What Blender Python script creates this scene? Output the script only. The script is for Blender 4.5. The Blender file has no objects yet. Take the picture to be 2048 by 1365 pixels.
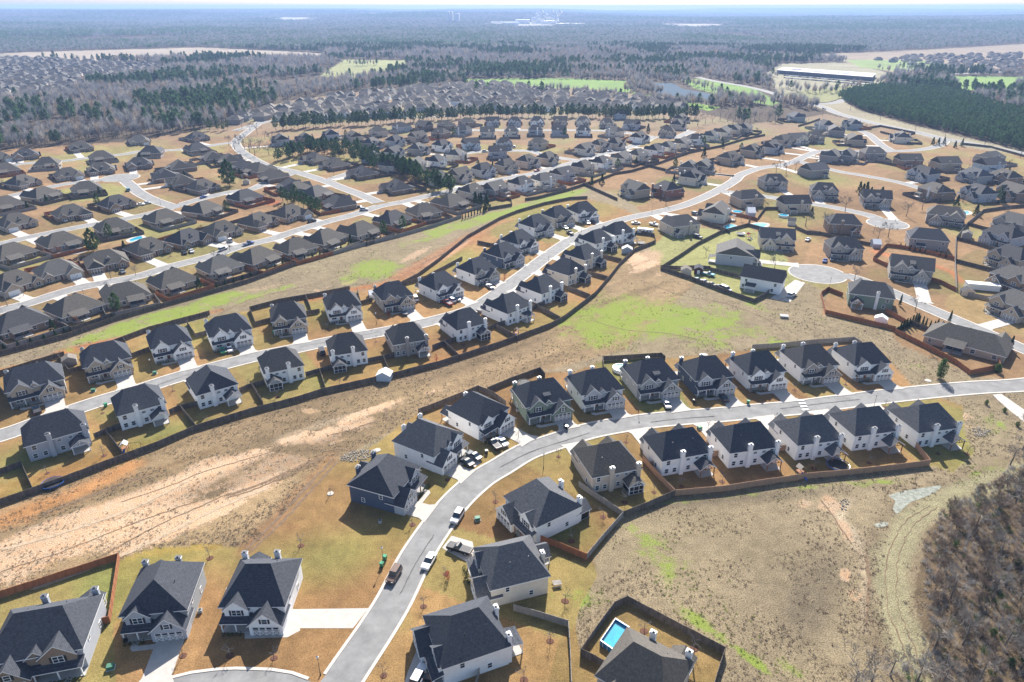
import bpy, math, random
import numpy as np
rnd = random.Random(7)
RS = np.random.RandomState(11)
S = bpy.context.scene
COL = S.collection
# ------------------------------------------------------------------ camera
CAM_H = 110.0
FPX, HZ = 1365.0, 14.0
PITCH = math.atan((682.5 - HZ) / FPX)
cp, sp = math.cos(PITCH), math.sin(PITCH)
cam = bpy.data.cameras.new('camera'); cam.sensor_width = 36.0; cam.lens = 36.0 * FPX / 2048
cam.clip_start = 1.0; cam.clip_end = 60000.0
camo = bpy.data.objects.new('camera', cam); COL.objects.link(camo)
camo.location = (0, 0, CAM_H); camo.rotation_euler = (math.pi / 2 - PITCH, 0, 0)
S.camera = camo
# ------------------------------------------------------------------ light
SUN_EL, SUN_AZ = math.radians(36.5), math.radians(8)      # azimuth right of straight ahead (+Y)
W = bpy.data.worlds.new('World'); S.world = W; W.use_nodes = True
nt = W.node_tree
sky = nt.nodes.new('ShaderNodeTexSky'); sky.sky_type = 'NISHITA'; sky.sun_disc = False
sky.sun_elevation = SUN_EL; sky.sun_rotation = SUN_AZ
sky.air_density = 1.0; sky.dust_density = 1.8; sky.ozone_density = 2.0; sky.altitude = 200
nt.links.new(sky.outputs[0], nt.nodes['Background'].inputs[0])
nt.nodes['Background'].inputs[1].default_value = 0.085
sl = bpy.data.lights.new('sun', 'SUN'); sl.energy = 5.0; sl.angle = math.radians(0.5); sl.color = (1.0, 0.95, 0.88)
so = bpy.data.objects.new('sun', sl); COL.objects.link(so)
so.rotation_euler = (math.pi / 2 - SUN_EL, 0, math.pi - SUN_AZ); so.location = (0, 0, 300)
S.view_settings.view_transform = 'Standard'; S.view_settings.look = 'None'
S.view_settings.exposure = 1.25; S.view_settings.gamma = 1.0
S.cycles.max_bounces = 5; S.cycles.diffuse_bounces = 3; S.cycles.glossy_bounces = 2
S.cycles.transmission_bounces = 2; S.cycles.volume_bounces = 0; S.cycles.transparent_max_bounces = 8
try:
    S.cycles.use_denoising = True; S.cycles.denoiser = 'OPENIMAGEDENOISE'; S.cycles.denoising_prefilter = 'ACCURATE'
except Exception: pass

# ------------------------------------------------------------------ maths
def G(x, y, z=0.0):
    """photo pixel (2048 wide) -> world XY on the plane z"""
    u = (x - 1024) / FPX; v = (682.5 - y) / FPX
    dy = cp + v * sp; dz = -sp + v * cp
    t = (z - CAM_H) / dz
    return (u * t, dy * t)
def PXA(X, Y, Z=0.0):
    dz = Z - CAM_H
    f = Y * cp - dz * sp; up = Y * sp + dz * cp
    f = np.where(f < 1, 1, f)
    return 1024 + FPX * X / f, 682.5 - FPX * up / f
def GP(pts): return [G(*p) for p in pts]
def pip(px, py, poly):
    inside = np.zeros(px.shape, bool); n = len(poly)
    for i in range(n):
        x1, y1 = poly[i]; x2, y2 = poly[(i + 1) % n]
        if y1 == y2: continue
        c = (y1 > py) != (y2 > py)
        inside ^= c & (px < (x2 - x1) * (py - y1) / (y2 - y1) + x1)
    return inside
def vnoise(x, y, seed=0):
    xi = np.floor(x).astype(np.int64); yi = np.floor(y).astype(np.int64)
    xf = x - xi; yf = y - yi
    def h(a, b):
        n = (a * 374761393 + b * 668265263 + seed * 982451653) & 0x7fffffff
        n = ((n ^ (n >> 13)) * 1274126177) & 0x7fffffff
        return ((n ^ (n >> 16)) & 0xffff) / 65535.0
    u = xf * xf * (3 - 2 * xf); v = yf * yf * (3 - 2 * yf)
    a = h(xi, yi); b = h(xi + 1, yi); c = h(xi, yi + 1); d = h(xi + 1, yi + 1)
    return (a + (b - a) * u) * (1 - v) + (c + (d - c) * u) * v
def fbm(x, y, scale, octs=4, seed=0):
    s = 0; a = 1; t = 0
    for o in range(octs):
        s = s + a * vnoise(x / scale + 17.3 * o, y / scale - 9.1 * o, seed + o); t += a; a *= .55; scale /= 2.03
    return s / t
def hillz(X, Y):
    """gentle far hills, flat near the estate"""
    d = np.hypot(X, Y)
    m = np.clip((d - 2600) / 6000, 0, 1)
    n = fbm(X, Y, 4200, 3, 5)
    return m * np.clip((n - 0.42) * 260, 0, 62) 
def smooth(pts, step=2.0, closed=False):
    """Catmull-Rom through world points, resampled"""
    P = [np.array(p, float) for p in pts]; out = []
    n = len(P)
    for i in range(n - 1):
        p0 = P[max(i - 1, 0)]; p1 = P[i]; p2 = P[i + 1]; p3 = P[min(i + 2, n - 1)]
        L = np.linalg.norm(p2 - p1); k = max(1, int(L / step))
        for j in range(k):
            t = j / k
            out.append(.5 * ((2 * p1) + (-p0 + p2) * t + (2 * p0 - 5 * p1 + 4 * p2 - p3) * t * t + (-p0 + 3 * p1 - 3 * p2 + p3) * t ** 3))
    out.append(P[-1])
    return np.array(out)

# ------------------------------------------------------------------ materials
MATS = {}
def mat(name, col, rough=.85, noise=0.0, nscale=1.0, bump=0.0, bscale=6.0, metal=0.0, spec=0.35, stretch=None, col2=None, lines=None):
    if name in MATS: return MATS[name]
    m = bpy.data.materials.new(name); m.use_nodes = True; t = m.node_tree; b = t.nodes['Principled BSDF']
    b.inputs['Base Color'].default_value = (*col, 1); b.inputs['Roughness'].default_value = rough
    b.inputs['Metallic'].default_value = metal; b.inputs['Specular IOR Level'].default_value = spec
    tc = t.nodes.new('ShaderNodeTexCoord')
    if noise or col2:
        oi = t.nodes.new('ShaderNodeObjectInfo')
        va = t.nodes.new('ShaderNodeVectorMath'); va.operation = 'ADD'
        t.links.new(tc.outputs['Object'], va.inputs[0])
        mm = t.nodes.new('ShaderNodeMath'); mm.operation = 'MULTIPLY'; mm.inputs[1].default_value = 57.0
        t.links.new(oi.outputs['Random'], mm.inputs[0]); t.links.new(mm.outputs[0], va.inputs[1])
        vec = va.outputs[0]
        if stretch:
            sc = t.nodes.new('ShaderNodeVectorMath'); sc.operation = 'MULTIPLY'; sc.inputs[1].default_value = stretch
            t.links.new(vec, sc.inputs[0]); vec = sc.outputs[0]
        n = t.nodes.new('ShaderNodeTexNoise'); n.inputs['Scale'].default_value = nscale; n.inputs['Detail'].default_value = 5; n.inputs['Roughness'].default_value = .65
        t.links.new(vec, n.inputs['Vector'])
        r = t.nodes.new('ShaderNodeValToRGB'); r.color_ramp.elements[0].position = .3; r.color_ramp.elements[1].position = .7
        c2 = col2 if col2 else tuple(c * (1 + noise) for c in col)
        c1 = col if col2 else tuple(c * (1 - noise) for c in col)
        r.color_ramp.elements[0].color = (*c1, 1); r.color_ramp.elements[1].color = (*c2, 1)
        t.links.new(n.outputs[0], r.inputs[0]); t.links.new(r.outputs[0], b.inputs['Base Color'])
        if lines:
            w = t.nodes.new('ShaderNodeTexWave'); w.wave_type = 'BANDS'; w.bands_direction = lines[0]; w.inputs['Scale'].default_value = lines[1]; w.inputs['Distortion'].default_value = .4
            t.links.new(tc.outputs['Object'], w.inputs['Vector'])
            mx = t.nodes.new('ShaderNodeMix'); mx.data_type = 'RGBA'; mx.blend_type = 'MULTIPLY'; mx.inputs[0].default_value = lines[2]
            t.links.new(r.outputs[0], mx.inputs[6]); t.links.new(w.outputs[0], mx.inputs[7]); t.links.new(mx.outputs[2], b.inputs['Base Color'])
    if bump:
        n2 = t.nodes.new('ShaderNodeTexNoise'); n2.inputs['Scale'].default_value = bscale; n2.inputs['Detail'].default_value = 4
        t.links.new(tc.outputs['Object'], n2.inputs['Vector'])
        bp = t.nodes.new('ShaderNodeBump'); bp.inputs['Strength'].default_value = bump; bp.inputs['Distance'].default_value = .15
        t.links.new(n2.outputs[0], bp.inputs['Height']); t.links.new(bp.outputs[0], b.inputs['Normal'])
    MATS[name] = m
    return m
def roofm(name, c): return mat(name, c, .92, .36, 2.2, .35, 9, spec=.25, lines=('Z', 1.6, .28))
R_CHAR = roofm('shingles_charcoal', (.060, .066, .080))
R_CHAR2 = roofm('shingles_slate', (.105, .108, .118))
R_BRN = roofm('shingles_weathered_brown', (.105, .096, .085))
R_GRY = roofm('shingles_warm_grey', (.13, .124, .116))
R_TAN = roofm('shingles_taupe', (.20, .175, .15))
R_DGR = roofm('shingles_dark_grey', (.07, .07, .075))
def wallm(name, c, n=.06): return mat(name, c, .8, n, .8, lines=('Z', 2.6, .10))
W_WHT = wallm('siding_white', (.88, .88, .87)); W_CRM = wallm('siding_cream', (.72, .65, .54)); W_BGE = wallm('siding_beige', (.58, .49, .40))
W_GRY = wallm('siding_light_grey', (.42, .44, .48)); W_GRN = wallm('siding_sage', (.20, .25, .20)); W_NVY = wallm('siding_slate_blue', (.07, .095, .15))
W_TAU = wallm('siding_taupe', (.32, .29, .27)); W_BLU = wallm('siding_pale_blue', (.45, .53, .62)); W_SGR = wallm('siding_stone_grey', (.33, .35, .36))
W_PNK = wallm('siding_blush', (.55, .45, .40))
B_BRN = mat('brick_brown', (.20, .14, .10), .9, col2=(.33, .25, .19), nscale=7, bump=.3, bscale=14)
B_TAN = mat('brick_tan', (.34, .27, .20), .9, col2=(.50, .42, .33), nscale=7, bump=.3, bscale=14)
B_RED = mat('brick_red', (.20, .09, .06), .9, col2=(.32, .17, .12), nscale=7, bump=.3, bscale=14)
STONE = mat('fieldstone', (.24, .22, .20), .9, col2=(.50, .46, .41), nscale=3, bump=.5, bscale=8)
TRIM = mat('trim_white', (.82, .82, .82), .6)
TRIMD = mat('trim_brown', (.16, .10, .06), .7, .2, 3)
GLASS = mat('window_glass', (.03, .045, .06), .08, spec=.8)
SCREEN = mat('porch_screen', (.012, .013, .015), .6)
SHUT = mat('shutter_dark', (.03, .03, .035), .6)
DOORR = mat('door_wood', (.14, .06, .035), .5, .25, 3)
GDOOR = mat('garage_door_white', (.74, .74, .73), .55, .04, 2)
CAPM = mat('chimney_cap_metal', (.16, .165, .175), .45, metal=.5)
CONC = mat('concrete', (.40, .37, .335), .9, .10, .7, .15, 5)
SLAB = mat('patio_concrete', (.36, .35, .33), .9, .10, .7)
ASPH = mat('asphalt', (.19, .188, .184), .92, .22, .35, .15, 20)
KERB = mat('kerb_concrete', (.46, .42, .37), .9, .10, 1.2)
FENCE_W = mat('fence_weathered', (.125, .105, .09), .9, .50, 1.6, stretch=(1, 1, .15))
FENCE_R = mat('fence_red_cedar', (.30, .12, .055), .9, .25, 1.6, stretch=(1, 1, .15))
FENCE_N = mat('fence_new_pine', (.40, .25, .16), .9, .15, 1.6, stretch=(1, 1, .15))
FENCE_G = mat('fence_silver_grey', (.26, .24, .22), .9, .22, 1.6, stretch=(1, 1, .15))
WOODP = mat('porch_timber', (.25, .12, .06), .8, .2, 3)
METW = mat('painted_metal_white', (.7, .7, .7), .4, spec=.5)
METB = mat('painted_metal_black', (.02, .02, .022), .4, spec=.5)
WATER = mat('pool_water', (.03, .30, .42), .06, .15, .6, spec=.7)
TARP = mat('pool_liner', (.02, .16, .36), .4)

# ------------------------------------------------------------------ mesh builder and object registry
class MB:
    def __init__(s): s.v = []; s.f = []; s.m = []
    def face(s, pts, mi=0):
        b = len(s.v); s.v.extend(pts); s.f.append(tuple(range(b, b + len(pts)))); s.m.append(mi)
    def solid(s, pts, faces, mi=0):
        b = len(s.v); s.v.extend(pts)
        for f in faces: s.f.append(tuple(b + i for i in f)); s.m.append(mi)
    def box(s, x0, x1, y0, y1, z0, z1, mi=0):
        s.solid([(x0, y0, z0), (x1, y0, z0), (x1, y1, z0), (x0, y1, z0), (x0, y0, z1), (x1, y0, z1), (x1, y1, z1), (x0, y1, z1)],
                [(0, 3, 2, 1), (4, 5, 6, 7), (0, 1, 5, 4), (1, 2, 6, 5), (2, 3, 7, 6), (3, 0, 4, 7)], mi)
    def tube(s, p0, p1, r0, r1, n=6, mi=0, cap=True):
        p0 = np.array(p0, float); p1 = np.array(p1, float); d = p1 - p0; L = np.linalg.norm(d)
        if L < 1e-6: return
        d /= L; a = np.cross(d, (0, 0, 1) if abs(d[2]) < .9 else (1, 0, 0)); a /= np.linalg.norm(a); b = np.cross(d, a)
        base = len(s.v)
        for p, r in ((p0, r0), (p1, r1)):
            for k in range(n):
                t = 2 * math.pi * k / n; s.v.append(tuple(p + r * (math.cos(t) * a + math.sin(t) * b)))
        for k in range(n):
            s.f.append((base + k, base + (k + 1) % n, base + n + (k + 1) % n, base + n + k)); s.m.append(mi)
        if cap:
            s.f.append(tuple(base + n + k for k in range(n))); s.m.append(mi)
            s.f.append(tuple(base + n - 1 - k for k in range(n))); s.m.append(mi)
    def bar(s, p0, p1, w=.1, mi=0): s.tube(p0, p1, w * .7, w * .7, 4, mi)
    def mesh(s, name, mats, smooth=False):
        me = bpy.data.meshes.new(name); me.from_pydata([tuple(map(float, v)) for v in s.v], [], s.f)
        for m in (mats if isinstance(mats, (list, tuple)) else [mats]): me.materials.append(m)
        if any(s.m): me.polygons.foreach_set('material_index', s.m)
        if smooth: me.polygons.foreach_set('use_smooth', [True] * len(s.f))
        me.update(); return me
KIDS = {}
def link(o, parent=None):
    COL.objects.link(o); KIDS[o.name] = []
    if parent is not None: o.parent = parent; KIDS[parent.name].append(o)
    return o
def setp(o, label=None, cat=None, group=None, kind=None):
    for k, v in (('label', label), ('category', cat), ('group', group), ('kind', kind)):
        if v: o[k] = v
    return o
def empty(name, loc=(0, 0, 0), rz=0.0, **k):
    o = bpy.data.objects.new(name, None); o.empty_display_size = .5; link(o); o.location = loc; o.rotation_euler = (0, 0, rz)
    return setp(o, **k)
def part(name, me, parent, loc=(0, 0, 0), rz=0.0, label=None):
    o = bpy.data.objects.new(name, me); link(o, parent); o.location = loc; o.rotation_euler = (0, 0, rz)
    if label: o['label'] = label
    return o
def single(name, me, loc=(0, 0, 0), rz=0.0, **k):
    o = bpy.data.objects.new(name, me); link(o); o.location = loc; o.rotation_euler = (0, 0, rz)
    return setp(o, **k)
def struct(name, me): return single(name, me, kind='structure')
def dup(o, parent=None):
    c = o.copy(); link(c, parent)
    for k in list(KIDS[o.name]): dup(k, c)
    return c
def place(proto, x, y, rz=0.0, z=0.0, scale=None, used=set(), **k):
    """first call moves the prototype itself, later ones copy it"""
    o = proto if proto.name not in used else dup(proto)
    used.add(proto.name)
    o.location = (x, y, z); o.rotation_euler = (0, 0, rz)
    if scale: o.scale = (scale,) * 3 if not isinstance(scale, tuple) else scale
    return setp(o, **k)
ORD = ['first', 'second', 'third', 'fourth', 'fifth', 'sixth', 'seventh', 'eighth', 'ninth', 'tenth', 'eleventh', 'twelfth', 'thirteenth', 'fourteenth', 'fifteenth', 'sixteenth', 'seventeenth', 'eighteenth', 'nineteenth', 'twentieth']
for _t, _u in (('twenty', 'twentieth'), ('thirty', 'thirtieth'), ('forty', 'fortieth'), ('fifty', 'fiftieth'), ('sixty', 'sixtieth'), ('seventy', 'seventieth'), ('eighty', 'eightieth'), ('ninety', 'ninetieth')):
    if _t != 'twenty': ORD.append(_u)
    ORD += [_t + '-' + a for a in ORD[:9]]
def nth(i, n):
    if n == 1: return 'only one'
    if i == 0: return 'leftmost'
    if i == n - 1: return 'rightmost'
    return ORD[i] + ' from left'
# ------------------------------------------------------------------ roads (photo pixels of the centre line, half width in metres)
ROADS = {
 'near_road': ([(560,1490),(660,1392),(705,1330),(781,1214),(835,1110),(890,1030),(925,990),(966,955),(1000,935),(1050,905),(1100,887),(1180,862),(1276,845),(1360,836),(1439,830),(1520,822),(1600,815),(1682,804),(1780,792),(1887,781),(1960,775),(2048,770),(2200,752),(2400,738)], 3.45),
 'bottom_street': ([(640,1420),(560,1384),(490,1377),(419,1378),(330,1395),(250,1440),(150,1530)], 3.7),
 'upper_street': ([(-260,925),(-120,897),(0,872),(90,840),(187,807),(280,779),(363,753),(498,717),(590,698),(676,680),(793,659),(870,641),(939,621),(984,595),(1046,550),(1097,511),(1138,483),(1179,462),(1220,448),(1261,436),(1323,423),(1374,409),(1425,387),(1466,364),(1482,350),(1519,337),(1563,331),(1592,322),(1622,308),(1650,302),(1705,303),(1785,303),(1840,300),(1880,291),(1892,278)], 3.5),
 'side_street': ([(1440,383),(1468,386),(1526,393),(1563,399),(1629,409),(1680,418),(1740,432),(1771,447)], 3.6),
 'hill_street': ([(1592,322),(1625,331),(1680,344),(1723,351),(1787,363),(1830,374),(1880,390)], 3.4),
 'loop_street': ([(1785,303),(1762,290),(1735,268),(1705,258)], 3.6),
 'right_street': ([(1635,549),(1680,551),(1710,557),(1771,580),(1833,607),(1915,642),(1997,677),(2080,712),(2200,752)], 3.5),
 'lower_left_street': ([(-200,672),(-80,645),(0,622),(61,606),(143,580),(215,565),(277,553),(348,532),(420,514),(482,493),(543,479),(584,465),(646,446),(707,430),(759,413),(809,404),(845,395),(890,385),(928,376),(964,367),(1008,358),(1060,349),(1103,338),(1160,322),(1190,312),(1224,305),(1253,297),(1290,283),(1308,275),(1349,276),(1385,262)], 3.7),
 'collector_road': ([(530,236),(511,252),(490,268),(472,284),(480,301),(507,319),(536,333),(560,338),(597,346),(648,362),(684,376),(721,390),(757,406)], 3.8),
 'middle_left_street': ([(-200,540),(0,489),(92,468),(184,450),(277,433),(345,416),(368,408),(412,396),(461,385),(506,378),(540,362),(580,349),(600,346)], 3.7),
 'bulb_street': ([(246,358),(262,372),(280,387),(310,402),(350,415)], 3.7),
 'upper_left_street': ([(-200,440),(-60,408),(0,397),(50,386),(118,371),(170,364),(230,358)], 3.7),
 'top_left_street': ([(-100,345),(14,333),(44,328),(132,322),(161,318),(249,309),(275,304),(324,302),(368,299),(426,291),(468,285)], 3.7),
 'short_street': ([(650,362),(690,350),(715,340)], 3.5),
 'middle_street': ([(900,318),(939,306),(1015,302),(1060,303),(1085,310),(1115,316),(1160,322)], 3.6),
 'back_street': ([(925,258),(954,261),(1001,261),(1086,261),(1144,261),(1202,262),(1246,265),(1308,275)], 3.6),
 'far_street': ([(470,262),(540,243),(600,240),(660,238),(720,232),(780,236),(900,232)], 3.6),
 'far_street_b': ([(700,212),(860,206),(1000,214),(1125,212),(1200,218),(1330,222)], 3.6),
 'highway': ([(1395,155),(1431,163),(1495,174),(1542,186),(1577,198),(1621,208),(1647,215),(1678,228),(1748,247),(1820,262),(1892,279),(1930,285),(2048,308),(2300,362)], 5.0),
 'cross_highway': ([(1628,209),(1675,205),(1716,187),(1748,177),(1827,161),(1890,150),(1938,147),(2100,141)], 5.0),
 'village_street': ([(70,162),(100,170),(140,185),(152,192)], 6.0),
}
BULBS = [(1635, 548, 12.2), (1775, 448, 10.5), (240, 356, 12.5), (262, 1470, 9)]
RC = {k: (smooth(GP(p), 2.5), w) for k, (p, w) in ROADS.items()}
BW = [(G(x, y), r) for x, y, r in BULBS]
RALL = np.concatenate([np.c_[c, np.full(len(c), w)] for c, w in RC.values()] + [np.array([[b[0], b[1], r]]) for b, r in BW])
RNAME = sum([[k] * len(c) for k, (c, w) in RC.items()], []) + ['bulb'] * len(BW)
def road_dist(X, Y):
    """signed distance to the nearest asphalt edge"""
    X = np.atleast_1d(X); Y = np.atleast_1d(Y); out = np.full(X.shape, 1e9)
    for x, y, w in RALL: np.minimum(out, np.hypot(X - x, Y - y) - w, out=out)
    return out
def build_roads():
    lvl = 0.012
    kb = MB()
    for k, (c, w) in RC.items():
        lvl += .004
        t = np.gradient(c, axis=0); t /= np.linalg.norm(t, axis=1)[:, None] + 1e-9; n = np.c_[-t[:, 1], t[:, 0]]
        mb = MB(); L = c + n * w; R = c - n * w
        for a, b in zip(L, R): mb.v += [(a[0], a[1], lvl), (b[0], b[1], lvl)]
        for i in range(len(c) - 1): mb.f.append((2 * i, 2 * i + 1, 2 * i + 3, 2 * i + 2)); mb.m.append(0)
        struct(k, mb.mesh(k, ASPH))
        others = np.array([(x, y, ww) for (x, y, ww), nm in zip(RALL, RNAME) if nm != k])
        for sgn in (1, -1):
            inner = c + n * sgn * w; outer = c + n * sgn * (w + .62); prev = None
            for i in range(len(c)):
                mid = (inner[i] + outer[i]) / 2
                ok = (np.hypot(others[:, 0] - mid[0], others[:, 1] - mid[1]) - others[:, 2]).min() > .25
                if ok and prev is not None:
                    a, b, c2, d = inner[i - 1], outer[i - 1], outer[i], inner[i]
                    pts = [(*a, 0), (*b, 0), (*c2, 0), (*d, 0), (*a, .1), (*b, .1), (*c2, .1), (*d, .1)]
                    kb.solid(pts, [(4, 5, 6, 7), (0, 4, 7, 3), (1, 2, 6, 5)])
                prev = i if ok else None
    for (b, r) in BW:
        lvl += .004; mb = MB(); mb.face([(b[0] + r * math.cos(a), b[1] + r * math.sin(a), lvl) for a in np.linspace(0, 2 * math.pi, 49)[:-1]])
        struct('turning_circle', mb.mesh('turning_circle', ASPH))
        oth = np.array([(x, y, ww) for (x, y, ww), nm in zip(RALL, RNAME) if nm != 'bulb'])
        A = np.linspace(0, 2 * math.pi, 61); prev = None
        for i, a in enumerate(A):
            ca, sa = math.cos(a), math.sin(a); mid = (b[0] + (r + .3) * ca, b[1] + (r + .3) * sa)
            ok = (np.hypot(oth[:, 0] - mid[0], oth[:, 1] - mid[1]) - oth[:, 2]).min() > .25
            if ok and prev is not None:
                c0, s0 = math.cos(A[i - 1]), math.sin(A[i - 1])
                a4 = [(b[0] + q * c, b[1] + q * s) for q, c, s in ((r, c0, s0), (r + .62, c0, s0), (r + .62, ca, sa), (r, ca, sa))]
                kb.solid([(*p, 0) for p in a4] + [(*p, .1) for p in a4], [(4, 5, 6, 7), (0, 4, 7, 3), (1, 2, 6, 5)])
            prev = i if ok else None
    struct('kerb', kb.mesh('kerb', KERB))
build_roads()

# ------------------------------------------------------------------ ground sheet
LAWN1 = [(-300,790),(-80,745),(60,728),(135,705),(210,690),(300,668),(400,640),(480,625),(560,610),(640,598),(700,590),(760,572),(830,552),(880,520),(935,475),(1000,440),(1040,425),(1100,405),(1170,398),(1215,408),(1250,420),(1290,440),(1330,430),(1360,440),(1330,470),(1311,487),(1270,503),(1241,530),(1220,557),(1190,592),(1128,640),(1100,656),(1036,682),(881,732),(775,758),(646,787),(600,802),(500,831),(393,861),(234,925),(44,995),(-100,1050),(-300,1120)]
LAWN2 = [(730,905),(800,850),(838,828),(957,782),(1080,744),(1150,745),(1205,722),(1322,716),(1420,712),(1504,699),(1706,683),(1730,690),(1770,710),(1800,745),(1830,778),(1895,800),(1925,812),(1930,870),(1950,905),(1905,945),(1858,931),(1612,958),(1448,983),(1349,991),(1246,1034),(1185,1118),(1195,1150),(1160,1215),(1150,1250),(1160,1300),(1228,1217),(1254,1205),(1449,1308),(1430,1365),(1450,1600),(-400,1600),(-400,1330),(0,1196),(240,1119),(300,1098),(420,1088),(480,1096),(520,1080),(590,1000),(650,925),(700,925)]
LAWN3 = [(-500,850),(0,714),(138,676),(237,641),(381,600),(400,594),(593,532),(666,511),(732,491),(820,464),(923,436),(976,421),(1024,413),(1073,399),(1138,383),(1180,372),(1250,395),(1300,440),(1345,445),(1440,460),(1400,490),(1325,538),(1410,570),(1507,606),(1600,560),(1655,585),(1645,630),(1780,662),(1800,690),(1960,755),(2048,760),(2500,800),(2500,420),(2048,312),(1900,290),(1830,268),(1650,228),(1600,238),(1480,250),(1440,235),(1400,225),(1360,200),(1180,178),(900,170),(700,185),(560,205),(480,240),(380,265),(250,284),(130,292),(0,300),(-500,380)]
POLY = [  # (albedo, [pixel polygon], ragged amount, weight)
 ((.30,.27,.20), [(-200,60),(0,107),(80,104),(400,95),(560,102),(655,108),(640,118),(450,117),(330,118),(200,124),(60,117),(-100,120)], 1),
 ((.42,.35,.27), [(0,108),(80,104),(400,95),(560,103),(655,108),(640,116),(450,116),(330,117),(200,122),(60,115)], 1),
 ((.33,.34,.15), [(640,152),(690,119),(810,121),(816,138),(700,162)], 1),
 ((.22,.34,.09), [(930,158),(1130,157),(1250,162),(1262,184),(1180,190),(1050,180),(930,170)], 1),
 ((.22,.34,.09), [(1365,160),(1400,158),(1511,178),(1556,206),(1545,212),(1463,196),(1390,178)], 1),
 ((.25,.40,.08), [(1260,184),(1380,205),(1440,215),(1420,222),(1300,200)], 1),
 ((.36,.33,.22), [(1530,150),(1560,128),(1700,125),(1790,150),(1745,174),(1640,204),(1560,192)], 1),
 ((.34,.27,.19), [(1640,108),(1850,100),(2100,86),(2200,100),(2200,130),(1900,142),(1800,148),(1700,128)], 1),
 ((.28,.36,.13), [(1690,120),(1840,120),(1900,133),(1800,144),(1720,135)], 1),
 ((.24,.36,.10), [(1903,152),(2060,154),(2015,188),(1915,178)], 1),
 ((.30,.30,.14), [(1560,190),(1620,204),(1660,204),(1715,186),(1745,176),(1700,172),(1620,180)], 1),
 ((.34,.30,.20), [(1625,212),(1675,207),(1680,200),(1720,222),(1820,250),(1930,276),(2060,304),(2060,322),(1900,290),(1800,264),(1680,232)], 1),
 ((.55,.50,.42), [(1310,54),(1320,50),(1470,53),(1460,58),(1380,60)], 0),
 ((.50,.48,.36), [(530,44),(560,39),(640,42),(630,46),(570,46)], 0),
 ((.50,.48,.36), [(720,37),(740,34),(815,36),(810,39),(740,40)], 0),
 ((.50,.48,.42), [(1000,50),(1060,46),(1140,50),(1100,58),(1010,58)], 0),
]
FIELD = (.33, .255, .165)
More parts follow.
